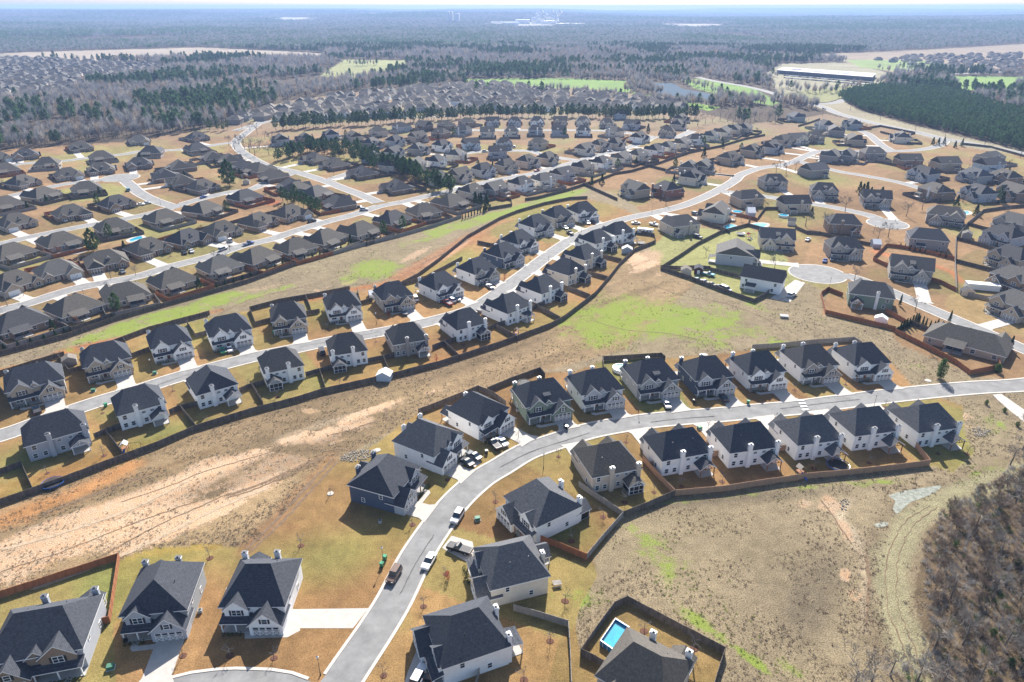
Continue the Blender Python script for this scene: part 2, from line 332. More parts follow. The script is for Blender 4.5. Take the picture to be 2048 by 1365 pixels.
def gpaint(X, Y, u, v):
    """albedo, green-tuft weight and bare-dirt weight of the ground at world points"""
    n = len(X); C = np.empty((n, 3)); C[:] = (.105, .080, .055)
    n1 = fbm(X, Y, 9, 4, 1); n2 = fbm(X, Y, 40, 3, 2); n3 = fbm(X, Y, 3, 3, 3); n4 = fbm(X, Y, 120, 3, 9)
    C *= (.75 + .5 * n2)[:, None]
    green = np.zeros(n); bare = np.zeros(n); scrub = np.zeros(n)
    sc = np.hypot(X, Y) / 100.0
    wu = u + (n1 - .5) * 30 / sc; wv = v + (n3 - .5) * 12 / sc ** 1.5
    # open field around the estates
    fld = pip(u, v, [(-900,1000),(-500,850),(0,712),(600,530),(1100,380),(1300,440),(1500,400),(2600,500),(3000,3000),(-900,3000)]) | (v > 1360) | ((v > 372) & (u < 2300) & (u > 900))
    C[fld] = np.array(FIELD) * ((.52 + .45 * n1[fld]) + .36*n4[fld])[:, None]
    C[fld] = C[fld] * (1 - .30 * n2[fld])[:, None] + np.array((.26, .24, .11)) * (.30 * n2[fld])[:, None]
    for col, pl, rg in POLY:
        m = pip(wu if rg else u, wv if rg else v, pl); C[m] = np.array(col) * (.8 + .4 * n2[m])[:, None]
    # suburb ground far
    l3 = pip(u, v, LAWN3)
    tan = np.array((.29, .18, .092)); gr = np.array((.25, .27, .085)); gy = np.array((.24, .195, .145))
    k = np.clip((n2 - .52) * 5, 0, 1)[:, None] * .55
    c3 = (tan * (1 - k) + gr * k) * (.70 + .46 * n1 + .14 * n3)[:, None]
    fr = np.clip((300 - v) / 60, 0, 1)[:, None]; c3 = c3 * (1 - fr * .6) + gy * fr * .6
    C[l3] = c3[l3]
    rr = pip(wu, wv, [(1300,440),(1345,447),(1440,462),(1500,455),(1560,500),(1600,560),(1507,606),(1400,570),(1322,538),(1300,500)])
    C[rr] = (np.array((.31, .30, .12)) * (.8 + .4 * n1)[:, None])[rr]
    for pl in (LAWN1, LAWN2):
        m = pip(u, v, pl)
        k = np.clip((n2 - .50) * 4, 0, 1)[:, None] * .7
        c = np.array((.305, .178, .078)) * (.66 + .50 * n1 + .22 * n3)[:, None]
        g = np.array((.235, .225, .06)) * (.85 + .3 * n1)[:, None]
        c = c * (1 - k) + g * k
        C[m] = c[m]
    inl = l3 | pip(u, v, LAWN1) | pip(u, v, LAWN2)
    def blob(cx, cy, rx, ry, ang=0, p=1.0):
        a = math.radians(ang); dx = (u - cx) * math.cos(a) + (v - cy) * math.sin(a); dy = -(u - cx) * math.sin(a) + (v - cy) * math.cos(a)
        return np.clip(1.25 - np.sqrt((dx / rx) ** 2 + (dy / ry) ** 2), 0, 1) * p
    # brown-olive lawn blocks of the near houses (yellow-green turf)
    for a in [(560,1130,150,60,0,.5),(670,1110,90,60,0,.5),(210,1190,60,60,-60,1.0),(1120,1060,70,50,0,.8),(800,1240,30,30,0,.3),(50,920,110,40,-20,.8),(330,870,90,30,-20,.8),(60,990,80,30,0,.7),(700,640,50,16,-15,.5),(560,650,20,16,0,1),(235,830,70,20,0,.6)]:
        b = blob(*a) * inl; k = np.clip(b * 1.3, 0, 1)[:, None] * .8
        C[:] = C * (1 - k) + (np.array((.225, .23, .07)) * (.75 + .5 * n1)[:, None]) * k
    for a in [(1310,640,260,56,4,1.2),(1210,655,130,60,0,1.05),(1250,605,60,26,0,.8),(1440,640,120,30,10,.8),(1560,690,90,16,8,.9),(1420,690,120,16,0,.8),(1500,610,60,14,20,.8),
              (745,540,75,30,-8,1.15),(700,560,60,16,-12,.8),(905,455,80,13,-14,1.3),(975,436,80,12,-16,1.3),(1050,415,80,12,-17,1.3),(1130,392,80,12,-17,1.2),(860,475,80,12,-14,.9),(800,500,60,10,-20,.5),
              (310,640,190,15,-16,1.9),(420,605,90,13,-16,1.7),(520,590,100,9,-16,.9),(240,660,50,7,-10,.8),(130,700,60,6,0,.5),(20,735,60,8,-14,.6),(480,600,60,7,-10,.6),
              (1285,1070,60,26,30,.8),(1335,1150,60,30,50,.85),(1400,1245,90,18,38,1.0),(1500,1318,90,14,36,1.0),(1330,1110,100,60,30,.55),(1420,1200,120,50,40,.35),(1580,1340,60,20,30,.6),
              (1350,1004,60,8,-5,.6),(1480,990,80,9,-5,.7),(1640,972,110,7,-6,.8),(1760,965,70,9,-4,.9),(1960,965,70,32,-25,1.0),(1990,850,60,30,25,.7),(1930,920,50,20,40,.5),
              (1160,1190,50,40,0,1.0),(1100,1200,60,20,0,.7),(1230,440,50,9,0,.4),(1340,475,50,14,0,.5),(1380,470,60,12,0,.5),(1120,1085,70,40,0,.5),
              (1640,640,60,8,15,.5),(1720,690,60,10,10,.5),(1850,740,70,12,10,.4),(700,745,70,5,-12,.6),(930,705,50,6,-16,.7),(860,735,40,4,-10,.5),(640,820,90,10,-15,.3),(250,930,70,8,-16,.5),
              (1480,540,40,16,20,.5),(1600,1005,80,10,0,.3),(1880,1080,30,60,20,.3),(1990,990,40,30,0,.7),(1370,420,30,8,0,.4),(1760,420,60,10,5,.5),(1900,410,60,6,5,.6),(1780,330,60,6,5,.4),
              (570,275,20,8,0,.8),(1010,285,40,5,0,.6),(1140,255,50,4,0,.5),(840,300,30,5,0,.5)]:
        green = np.maximum(green, blob(*a))
    for a in [(450,935,130,34,-12,1.0),(330,985,200,44,-14,1.0),(560,925,100,26,-10,1.0),(120,1070,190,60,-18,1.0),(330,1050,180,40,-22,.9),(30,1130,120,60,-20,.7),(650,880,80,26,-14,.8),(720,850,60,26,-14,.75),(620,822,30,9,0,.8),(760,820,90,14,-14,.6),(880,785,50,10,-10,.55),
              (500,960,120,30,-14,.9),(590,880,60,20,-10,.6),(1295,520,45,26,-20,.9),(1290,545,50,14,0,.7),(830,510,60,10,-26,.7),(640,580,70,8,-14,.5),(700,565,40,7,-14,.6),(520,590,60,6,-14,.5),
              (1900,830,70,14,5,.8),(1930,850,50,12,10,.5),(1660,1010,40,26,20,.8),(1690,1060,16,50,-35,.8),(1690,1150,16,20,0,1.0),(1710,1190,40,40,0,.5),(1610,1010,40,20,10,.6),(1280,655,20,10,0,.2),(1910,760,50,10,0,.4),(1260,480,40,14,0,.4),(1390,440,60,8,0,.4),(1180,400,60,10,10,.4)]:
        bare = np.maximum(bare, blob(*a))
    for a in [(1620,1190,70,110,15,.9),(1560,1150,100,140,0,.35),(600,870,200,60,-14,.7),(430,985,60,24,-14,.9),(640,790,260,26,-14,.7),(900,730,200,30,-17,.75),(1040,690,80,30,-20,.6),(1500,740,260,10,-3,.4),(1180,620,60,90,20,.25),(330,1010,70,10,-10,.8),(300,625,300,10,-14,.5),(600,595,200,16,-14,.45),(1450,1000,300,16,-5,.8)]:
        scrub = np.maximum(scrub, blob(*a))
    scrub *= ~inl
    k = np.clip(scrub * 1.3 * (.4 + 1.2*n1), 0, 1)[:, None] * .75
    C[:] = C * (1 - k) + (np.array((.155, .125, .085)) * (.7 + .6 * n3)[:, None]) * k
    sa = math.atan2(.62, .78); xs = X*math.cos(sa) + Y*math.sin(sa); ys = -X*math.sin(sa) + Y*math.cos(sa)
    st = fbm(xs, ys*7, 34, 4, 51)                     # long erosion streaks
    cor = pip(u, v, [(-300,1300),(-300,1060),(600,790),(1100,655),(1270,505),(1400,560),(1250,700),(1080,745),(840,830),(640,940),(500,1090),(240,1120),(0,1200)])
    bare = np.where(cor, np.clip(bare*(.30 + 1.4*st) + (st - .5)*.8, 0, 1), bare)
    C[cor] = C[cor] * (.62 + .76*st[cor])[:, None] * np.array((1.12, 1.0, .90))
    lawnk = np.where(inl, .55, 1.0)
    green *= lawnk; bare[inl] *= .35
    def band(pts, w):
        d = np.full(n, 1e9)
        P = [np.array(G(*p)) for p in pts]
        for a, b in zip(P[:-1], P[1:]):
            ab = b - a; t = np.clip(((X - a[0]) * ab[0] + (Y - a[1]) * ab[1]) / (ab @ ab), 0, 1)
            d = np.minimum(d, np.hypot(X - a[0] - t * ab[0], Y - a[1] - t * ab[1]))
        return np.clip(1.3 - (d + (n3 - .5) * w * .9) / w, 0, 1)
    def paint(k, col, var=.4):
        k = k[:, None]; C[:] = C * (1 - k) + (np.array(col) * (1 - var / 2 + var * n3)[:, None]) * k
    clay = (.42, .17, .065)
    for pts, w, cl, kk in [([(-60,1062),(40,1030),(110,1005),(200,965),(255,935)], 4, (.50,.25,.10), .95),
                       ([(100,1110),(230,1040),(330,1000)], 4, (.48,.27,.13), .5),
                       ([(82,1029),(150,1003),(234,971),(330,935),(430,900)], 1.2, (.24,.16,.085), .9),
                       ([(448,991),(527,965),(600,935),(665,905)], 2.0, (.26,.17,.09), .95),
                       ([(0,1195),(140,1148),(240,1093),(330,1045),(448,991)], .9, (.22,.16,.08), .8),
                       ([(120,705),(180,690),(240,678),(300,660)], 2.4, clay, .9), ([(0,745),(80,722),(150,700)], 2.2, clay, .8),
                       ([(300,655),(380,632),(440,622)], 1.8, clay, .7), ([(610,600),(660,592),(700,580),(770,568)], 2.6, clay, .9),
                       ([(800,555),(850,528),(900,500),(950,470)], 5.5, (.36,.16,.075), .85), ([(860,530),(900,508),(935,480)], 2.5, (.55,.33,.2), .8),
                       ([(790,553),(880,505),(960,466),(1010,440)], 2.5, (.40,.22,.12), .5),
                       ([(400,615),(480,585),(560,570)], 1.5, (.45,.33,.2), .7), ([(200,675),(330,645)], 1.2, (.45,.36,.2), .7),
                       ([(490,1100),(560,1030),(610,975),(660,920)], 2.5, (.30,.17,.085), .8), ([(430,960),(480,985),(520,1010)], 1, (.3,.2,.1), .3),
                       ([(485,403),(540,408),(550,405)], 4, (.50,.16,.07), 1), ([(1750,503),(1790,515)], 2.5, (.50,.18,.08), .9), ([(1865,530),(1905,545),(1925,565)], 2, (.50,.18,.08), .9),
                       ([(1700,1000),(1680,1040),(1700,1080),(1726,1110),(1730,1180),(1728,1260)], .9, (.50,.40,.27), .8),
                       ([(1660,1010),(1690,1050),(1722,1090)], 1.5, (.55,.45,.32), .7),
                       ([(560,880),(640,850),(720,830)], 2, (.5,.4,.28), .4)]:
        paint(band(pts, w) * kk, cl)
    # mown track on the right
    paint(band([(2100,925),(2005,960),(1930,985),(1873,1008),(1815,1050),(1783,1120),(1785,1214),(1815,1290),(1850,1400),(1860,1500)], 7.5)*.7, (.20,.15,.095), .7)
    tr = band([(2100,925),(2005,960),(1930,985),(1873,1008),(1815,1050),(1783,1120),(1785,1214),(1815,1290),(1850,1400),(1860,1500)], 3.4)
    paint(np.clip(tr * 1.6, 0, 1) * .95, (.34,.305,.18), .3); green *= 1 - tr * .8; bare *= 1 - tr
    # leaf litter under the thicket
    th = (tr < .2) & pip(wu, wv, [(2400,700),(2070,860),(2010,1000),(1900,1010),(1850,1080),(1830,1180),(1850,1300),(1790,1420),(1500,1560),(2800,1600)])
    C[th] = (np.array((.17, .125, .075)) * (.6 + .8 * n3)[:, None])[th]; green[th] *= .4; bare[th] = 0
    C = C * np.where(inl, .74, .69)[:, None]
    return np.clip(C, 0, 1), np.clip(green, 0, 1), np.clip(bare, 0, 1), inl, np.where(cor, st, .5)
def build_ground():
    ys = np.concatenate([[-3000, -800, -200, -40, 0, 25], 45 * np.exp(np.linspace(0, math.log(26000 / 45), 760))])
    ss = np.concatenate([[-6, -3, -1.8], np.linspace(-1.15, 1.15, 720), [1.8, 3, 6]])
    YY, SS = np.meshgrid(ys, ss, indexing='ij'); XX = SS * np.maximum(np.abs(YY), 70)
    X = XX.ravel(); Y = YY.ravel(); Z = hillz(X, Y)
    u, v = PXA(X, Y, 0.0); u = np.where(Y < 10, 5000, u); v = np.where(Y < 10, 5000, v)
    C, gr, ba, inl, stk = gpaint(X, Y, u, v)
    # every plot's turf has its own tint
    ii = np.where(inl & (np.hypot(X, Y) < 900))[0]; hx = np.array([(h[0], h[1]) for h in HOUSES]); rs = np.random.RandomState(3)
    br = rs.uniform(.76, 1.14, len(hx)); gk = np.clip(rs.normal(.0, .28, len(hx)), 0, .75)
    for j in range(0, len(ii), 4000):
        q = ii[j:j+4000]; dd = (X[q, None] - hx[None, :, 0])**2 + (Y[q, None] - hx[None, :, 1])**2; k = dd.argmin(1)
        near = (dd.min(1) < 24**2); g = (gk[k] * near)[:, None]; b = np.where(near, br[k], 1)[:, None]
        C[q] = (C[q]*(1-g) + np.array((.17, .18, .055))*g) * b
    ny, nx = YY.shape
    idx = np.arange(ny * nx).reshape(ny, nx)
    q = np.stack([idx[:-1, :-1], idx[:-1, 1:], idx[1:, 1:], idx[1:, :-1]], -1).reshape(-1, 4)
    me = bpy.data.meshes.new('ground'); me.vertices.add(len(X)); me.vertices.foreach_set('co', np.c_[X, Y, Z].ravel())
    me.loops.add(q.size); me.loops.foreach_set('vertex_index', q.ravel()); me.polygons.add(len(q))
    me.polygons.foreach_set('loop_start', np.arange(0, q.size, 4)); me.polygons.foreach_set('loop_total', np.full(len(q), 4)); me.update()
    ca = me.color_attributes.new('soil', 'FLOAT_COLOR', 'POINT'); ca.data.foreach_set('color', np.c_[C, np.ones(len(C))].ravel())
    for nm, a in (('tuft', gr), ('dirt', ba), ('mown', inl.astype(float)), ('streak', stk)):
        at = me.attributes.new(nm, 'FLOAT', 'POINT'); at.data.foreach_set('value', a)
    m = bpy.data.materials.new('ground_cover'); m.use_nodes = True; t = m.node_tree; N = t.nodes; Lk = t.links.new; b = N['Principled BSDF']
    b.inputs['Roughness'].default_value = 1; b.inputs['Specular IOR Level'].default_value = .1
    geo = N.new('ShaderNodeNewGeometry')
    def att(n): a = N.new('ShaderNodeAttribute'); a.attribute_name = n; return a
    def noise(s, d=5, r=.6):
        x = N.new('ShaderNodeTexNoise'); x.inputs['Scale'].default_value = s; x.inputs['Detail'].default_value = d; x.inputs['Roughness'].default_value = r; Lk(geo.outputs['Position'], x.inputs['Vector']); return x.outputs[0]
    def mth(op, a, b_, c=None):
        x = N.new('ShaderNodeMath'); x.operation = op
        for i, q_ in enumerate((a, b_, c)):
            if q_ is None: continue
            if isinstance(q_, (int, float)): x.inputs[i].default_value = q_
            else: Lk(q_, x.inputs[i])
        return x.outputs[0]
    def mixc(f, a, b_, mode='MIX'):
        x = N.new('ShaderNodeMix'); x.data_type = 'RGBA'; x.blend_type = mode; Lk(f, x.inputs[0]) if not isinstance(f, float) else setattr(x.inputs[0], 'default_value', f)
        for i, q_ in ((6, a), (7, b_)):
            if isinstance(q_, tuple): x.inputs[i].default_value = (*q_, 1)
            else: Lk(q_, x.inputs[i])
        return x.outputs[2]
    def rng(x, a, b_, c=0., d=1.):
        y = N.new('ShaderNodeMapRange'); y.interpolation_type = 'SMOOTHSTEP'; Lk(x, y.inputs[0])
        for i, q_ in enumerate((a, b_, c, d)): y.inputs[i + 1].default_value = q_
        return y.outputs[0]
    nf = noise(3.4, 6, .8); nm = noise(.35, 6, .7); ng = noise(.45, 8, .8); nl = noise(.05, 4, .6)
    mown = att('mown').outputs['Fac']
    soil = att('soil').outputs['Color']
    var = rng(nf, .36, .64, .48, 1.48); varl = rng(nf, .36, .64, .64, 1.34)
    vv = mth('ADD', mth('MULTIPLY', mth('SUBTRACT', 1.0, mown), var), mth('MULTIPLY', mown, varl))
    v2 = mth('MULTIPLY', vv, rng(nm, .3, .7, .82, 1.16))
    cc = N.new('ShaderNodeCombineColor')
    for i in range(3): Lk(v2, cc.inputs[i])
    base = mixc(1.0, soil, cc.outputs[0], 'MULTIPLY')
    # bare earth
    bw = rng(mth('ADD', att('dirt').outputs['Fac'], mth('MULTIPLY', mth('SUBTRACT', ng, .5), 1.5)), .42, .62)
    dirt = mixc(rng(nm, .35, .65), (.44, .325, .22), (.35, .22, .13))
    dirt = mixc(1.0, dirt, cc.outputs[0], 'MULTIPLY')
    sk = rng(att('streak').outputs['Fac'], .30, .70, .62, 1.25); c3 = N.new('ShaderNodeCombineColor')
    for i in range(3): Lk(sk, c3.inputs[i])
    dirt = mixc(1.0, dirt, c3.outputs[0], 'MULTIPLY')
    base = mixc(mth('MULTIPLY', bw, .85), base, dirt)
    # green winter weeds
    n5 = noise(.11, 6, .7)
    gw = rng(mth('ADD', mth('ADD', att('tuft').outputs['Fac'], mth('MULTIPLY', mth('SUBTRACT', ng, .5), 1.9)), mth('MULTIPLY', mth('SUBTRACT', n5, .5), 2.4)), .45, 1.05)
    grn = mixc(rng(nf, .35, .65), (.10, .15, .02), (.24, .30, .05))
    base = mixc(mth('MULTIPLY', gw, .85), base, grn)
    Lk(base, b.inputs['Base Color'])
    bp = N.new('ShaderNodeBump'); bp.inputs['Strength'].default_value = .8; bp.inputs['Distance'].default_value = .22
    Lk(mth('MULTIPLY', nf, mth('SUBTRACT', 1.0, mth('MULTIPLY', mown, .75))), bp.inputs['Height']); Lk(bp.outputs[0], b.inputs['Normal'])
    me.materials.append(m)
    struct('ground', me)

# ------------------------------------------------------------------ house kit (local: front = -Y, ground z = 0)
MC = {}; INFO = {}
def cm(key, fn):
    if key not in MC: MC[key] = fn()
    return MC[key]
def win_meshes(w, h, fm):
    def fr():
        b = MB(); t = .1
        b.box(-w/2-t, w/2+t, -.07, .02, -t, 0); b.box(-w/2-t, w/2+t, -.07, .02, h, h+t)
        b.box(-w/2-t, -w/2, -.07, .02, 0, h); b.box(w/2, w/2+t, -.07, .02, 0, h); b.box(-w/2, w/2, -.055, .0, h*.5-.035, h*.5+.035)
        if w > 1.3: b.box(-.05, .05, -.06, .0, 0, h)
        return b.mesh('window', fm)
    def pn(): b = MB(); b.box(-w/2, w/2, -.03, -.005, 0, h); return b.mesh('pane', GLASS)
    return cm(('wf', w, h, fm.name), fr), cm(('wp', w, h), pn)
def window(root, x, y, z, rz, w=1.0, h=1.5, fm=None, shut=False):
    f, p = win_meshes(w, h, fm or TRIM)
    o = part('window', f, root, (x, y, z), rz); part('pane', p, o)
    if shut:
        def sm(): b = MB(); b.box(-.2, .2, -.06, 0, 0, h); return b.mesh('shutter', SHUT)
        s = cm(('sh', h), sm)
        part('shutter', s, o, (-w/2 - .33, 0, 0)); part('shutter', s, o, (w/2 + .33, 0, 0))
    return o
def hip(b, x0, x1, y0, y1, ze, rise, oh=.45, th=.22, ridge=None, mi=0, gab=None, hk=.62):
    """hip roof; gab='x' leaves gable ends on the x sides, 'y' on the y sides"""
    x0 -= oh; x1 += oh; y0 -= oh; y1 += oh; w = x1 - x0; d = y1 - y0; cx = (x0+x1)/2; cy = (y0+y1)/2
    if ridge is None: ridge = 'x' if w >= d else 'y'
    if ridge == 'x':
        k = 0 if gab else min(d, w)/2 * hk; A = (x0+k, cy, ze+rise); B = (x1-k, cy, ze+rise)
    else:
        k = 0 if gab else min(d, w)/2 * hk; A = (cx, y0+k, ze+rise); B = (cx, y1-k, ze+rise)
    zb = ze - .05; c = [(x0, y0), (x1, y0), (x1, y1), (x0, y1)]
    lo = [(*p, zb) for p in c]; hi = [(*p, zb+th) for p in c]
    P = lo + hi + [A, B]
    if ridge == 'x': F = [(4, 5, 9, 8), (6, 7, 8, 9), (7, 4, 8), (5, 6, 9)]
    else: F = [(4, 5, 8), (6, 7, 9), (5, 6, 9, 8), (7, 4, 8, 9)]
    b.solid(P, F, mi); b.solid(P[:8], [(0, 3, 2, 1), (0, 1, 5, 4), (1, 2, 6, 5), (2, 3, 7, 6), (3, 0, 4, 7)], mi + 1)
def gable_slabs(b, cx, y0, y1, hw, ze, rise, oh=.35, th=.16, mi=0):
    """pair of slabs, ridge along Y; fascia gets material mi+1"""
    hw2 = hw + oh; zo = ze - rise * oh / hw; zr = ze + rise
    for s in (-1, 1):
        P = [(cx, y0, zr), (cx + s*hw2, y0, zo), (cx + s*hw2, y1, zo), (cx, y1, zr)]
        Q = [(p[0], p[1], p[2] + th*1.2) for p in P]
        F = [(4, 5, 6, 7)]; G2 = [(0, 3, 2, 1), (0, 1, 5, 4), (1, 2, 6, 5), (2, 3, 7, 6)]
        if s < 0: F = [f[::-1] for f in F]; G2 = [f[::-1] for f in G2]
        b.solid(P + Q, F, mi); b.solid(P + Q, G2, mi + 1)
def pent(b, cx, y0, y1, hw, z0, ze, rise, mi=0):
    P = []
    for y in (y0, y1): P += [(cx-hw, y, z0), (cx+hw, y, z0), (cx+hw, y, ze), (cx, y, ze+rise), (cx-hw, y, ze)]
    b.solid(P, [(0, 1, 2, 3, 4), (9, 8, 7, 6, 5), (0, 5, 6, 1), (1, 6, 7, 2), (2, 7, 8, 3), (3, 8, 9, 4), (4, 9, 5, 0)], mi)
def garage_door(root, x, y, w=4.9, h=2.2, style='x', m=None):
    def gm():
        b = MB(); b.box(-w/2, w/2, -.05, 0, 0, h, 0)
        n = 4
        for i in range(n):
            a = -w/2 + i*w/n
            b.box(a+.05, a+.14, -.075, -.05, .05, h-.05, 1); b.box(a+w/n-.14, a+w/n-.05, -.075, -.05, .05, h-.05, 1)
            if style == 'x':
                for z0, z1 in ((.1, h*.5), (h*.5, .1)): b.tube((a+.12, -.07, z0), (a+w/n-.12, -.07, z1), .05, .05, 4, 1)
                b.box(a+.18, a+w/n-.18, -.065, -.052, h*.72, h*.92, 2)
        for z in (h*.5, h*.68, h-.08): b.box(-w/2, w/2, -.078, -.05, z, z+.07, 1)
        return b.mesh('garage_door', [m or W_TAU, TRIM, GLASS])
    return part('garage_door', cm(('gd', w, h, style, (m or W_TAU).name), gm), root, (x, y, .05))
def front_door(root, x, y, z=.15, m=None):
    def dm(): b = MB(); b.box(-.5, .5, -.06, 0, 0, 2.1, 0); b.box(-.62, -.5, -.1, 0, 0, 2.22, 1); b.box(.5, .62, -.1, 0, 0, 2.22, 1); b.box(-.5, .5, -.1, 0, 2.1, 2.22, 1); return b.mesh('front_door', [m or DOORR, TRIM])
    return part('front_door', cm(('fd', (m or DOORR).name), dm), root, (x, y, z))
def chimney(root, x, y, z0, z1, wm, w=1.1, d=.72):
    def a():
        b = MB(); b.box(-w/2, w/2, -d/2, d/2, z0, z1, 0)
        b.box(-w/2-.08, w/2+.08, -d/2-.08, d/2+.08, z1-.35, z1-.2, 1); return b.mesh('chimney', [wm, TRIM])
    def c():
        b = MB(); b.box(-w/2-.05, w/2+.05, -d/2-.05, d/2+.05, 0, .06); b.box(-.16, .16, -.13, .13, .06, .26); b.box(-.24, .24, -.2, .2, .26, .31); return b.mesh('chimney_cap', CAPM)
    o = part('chimney', cm(('ch', w, d, z0, z1, wm.name), a), root, (x, y, 0)); part('chimney_cap', cm(('cc', w, d), c), o, (0, 0, z1)); return o
def porch_gable(root, cx, y0, dep, hw, roofmat, pm, screen=False, ze=2.55, rise=1.45, wm=None):
    """rear covered patio projecting to +Y"""
    b = MB(); gable_slabs(b, cx, y0 - 1.2, y0 + dep + .3, hw, ze, rise)
    p = part('porch_roof', b.mesh('porch_roof', [roofmat, TRIM]), root)
    b = MB(); yt = y0 + dep + .1
    b.bar((cx-hw, yt, ze-.05), (cx+hw, yt, ze-.05), .16); b.bar((cx, yt, ze), (cx, yt, ze+rise-.1), .13)
    b.bar((cx-hw*.55, yt, ze), (cx, yt, ze+rise*.75), .11); b.bar((cx+hw*.55, yt, ze), (cx, yt, ze+rise*.75), .11)
    b.bar((cx-hw, yt, ze), (cx, yt, ze+rise), .13); b.bar((cx+hw, yt, ze), (cx, yt, ze+rise), .13)
    part('truss', b.mesh('truss', pm), root)
    pm_ = MB(); pm_.box(-.1, .1, -.1, .1, 0, ze-.1)
    pme = cm(('post', ze, pm.name), lambda: pm_.mesh('post', pm))
    for s in (-1, 1): part('post', pme, root, (cx + s*(hw-.15), y0+dep-.05, .1))
    b = MB(); b.box(cx-hw, cx+hw, y0+.01, y0+dep+.1, 0, .1); part('patio', b.mesh('patio', SLAB), root)
    if screen:
        b = MB(); t = .02
        b.box(cx-hw+.1, cx+hw-.1, y0+dep-.12, y0+dep-.09, .12, ze-.12, 0)
        for s in (-1, 1): b.box(cx+s*(hw-.1)-t, cx+s*(hw-.1)+t, y0+.02, y0+dep-.13, .12, ze-.12, 0)
        for k in (-.33, .33): b.box(cx+k*hw-.05, cx+k*hw+.05, y0+dep-.09, y0+dep-.02, .1, ze-.1, 1)
        b.box(cx-hw+.1, cx+hw-.1, y0+dep-.09, y0+dep-.03, .95, 1.05, 1)
        part('screen', b.mesh('screen', [SCREEN, TRIM]), root)
def two_storey(name, wall, roof, W_=12.5, D=12.2, flip=1, eave=4.95, rise=5.1, accent=None, gd='x', rear='gable', post=None, chims=2, main='hip', detail=2, front=2, dormer=False, chim_mat=None, garage='front', ridge=None):
    """detail 2: near house, 1: middle distance"""
    f = flip; root = empty(name); acc = accent or wall; post = post or TRIM
    b = MB(); b.box(-W_/2, W_/2, -D/2, D/2, 0, eave, 0)
    if main == 'gable':  # ridge along X, closed gable ends
        P = []
        for x in (-W_/2, W_/2): P += [(x, -D/2, eave-.01), (x, D/2, eave-.01), (x, 0, eave + rise*D/(D+.9) - .06)]
        b.solid(P, [(0, 2, 1), (3, 4, 5)], 0)
    r = MB(); hip(r, -W_/2, W_/2, -D/2, D/2, eave, rise, gab=('x' if main == 'gable' else None), ridge=('x' if main == 'gable' else ridge))
    # bedroom wing over the porch side
    gx = f * W_ * .25; gw = W_ * .19
    pent(b, gx, -D/2 - .7, -D/2 + .5, gw, 2.9, eave - .15, gw*.85, 1); gable_slabs(r, gx, -D/2 - 1.0, -D/2 + 4.2, gw, eave - .15, gw*.85)
    if front >= 3:
        pent(b, f*W_*.02, -D/2 - .35, -D/2 + .5, gw*.55, 2.9, eave - .1, gw*.5, 1); gable_slabs(r, f*W_*.02, -D/2 - .6, -D/2 + 3.2, gw*.55, eave - .1, gw*.5)
    # garage wing
    qx = -f * W_ * .24; qw = min(3.2, W_ * .27); pj = 2.7 if garage == 'front' else 1.2
    qz = 2.75 if front != 4 else 3.6; qr = qw * .92
    pent(b, qx, -D/2 - pj, -D/2 + .3, qw, 0, qz, qr, 1); gable_slabs(r, qx, -D/2 - pj - .35, -D/2 + 2.4, qw, qz, qr)
    part('wall', b.mesh('wall', [wall, acc]), root); ro = part('roof', r.mesh('roof', [roof, TRIM]), root)
    # porch roof, shed along the rest of the front
    px0, px1 = sorted((qx + f*qw, f*W_/2)); pd = 2.0
    b = MB(); z1, z0 = 3.15, 2.5
    P = [(px0, -D/2+.02, z1), (px1+.2, -D/2+.02, z1), (px1+.2, -D/2-pd-.3, z0), (px0, -D/2-pd-.3, z0)]
    b.solid(P + [(p[0], p[1], p[2]+.16) for p in P], [(4, 7, 6, 5)], 0); b.solid(P + [(p[0], p[1], p[2]+.16) for p in P], [(0, 1, 2, 3), (2, 1, 5, 6), (3, 2, 6, 7), (0, 3, 7, 4)], 1)
    part('porch_roof', b.mesh('porch_roof', [roof, TRIM]), root)
    b = MB(); b.box(px0+.1, px1, -D/2-pd, -D/2-.01, 0, .14); part('porch_floor', b.mesh('porch_floor', SLAB), root)
    pm_ = cm(('post', 2.5, post.name), lambda: (lambda q: (q.box(-.1, .1, -.1, .1, 0, 2.4), q.mesh('post', post))[1])(MB()))
    for t in ((.04, .5, .96) if detail == 2 else (.06, .94)): part('post', pm_, root, (px0 + (px1-px0)*t, -D/2-pd+.1, .12))
    garage_door(root, qx, -D/2-pj, w=round(qw*1.62, 2), style=gd)
    front_door(root, px0 + (px1-px0)*(.25 if f > 0 else .75), -D/2)
    sh = detail == 2
    window(root, gx, -D/2-.7, 3.25, 0, 1.7, 1.35, shut=sh); window(root, qx, -D/2-pj, qz+.35, 0, 1.0, 1.15, shut=sh)
    window(root, px0 + (px1-px0)*(.68 if f > 0 else .32), -D/2, .75, 0, 1.7, 1.4, shut=False)
    # rear
    for x, z in ((-.38, 3.3), (.02, 3.7), (.2, 3.7), (.36, 3.3), (-.4, .8), (-.24, .8), (.04, .8)) if detail == 2 else ((-.36, 3.3), (.36, 3.3), (-.3, .8), (.42, .8)):
        window(root, f*x*W_, D/2, z, math.pi, .95, 1.25 if z != 3.7 else .6)
    for sx in (-1, 1):
        for y, z in ((-.22, 3.3), (.2, .9)) if detail == 2 else ((.1, 3.3),): window(root, sx*W_/2, y*D, z, sx*math.pi/2, .8, 1.15)
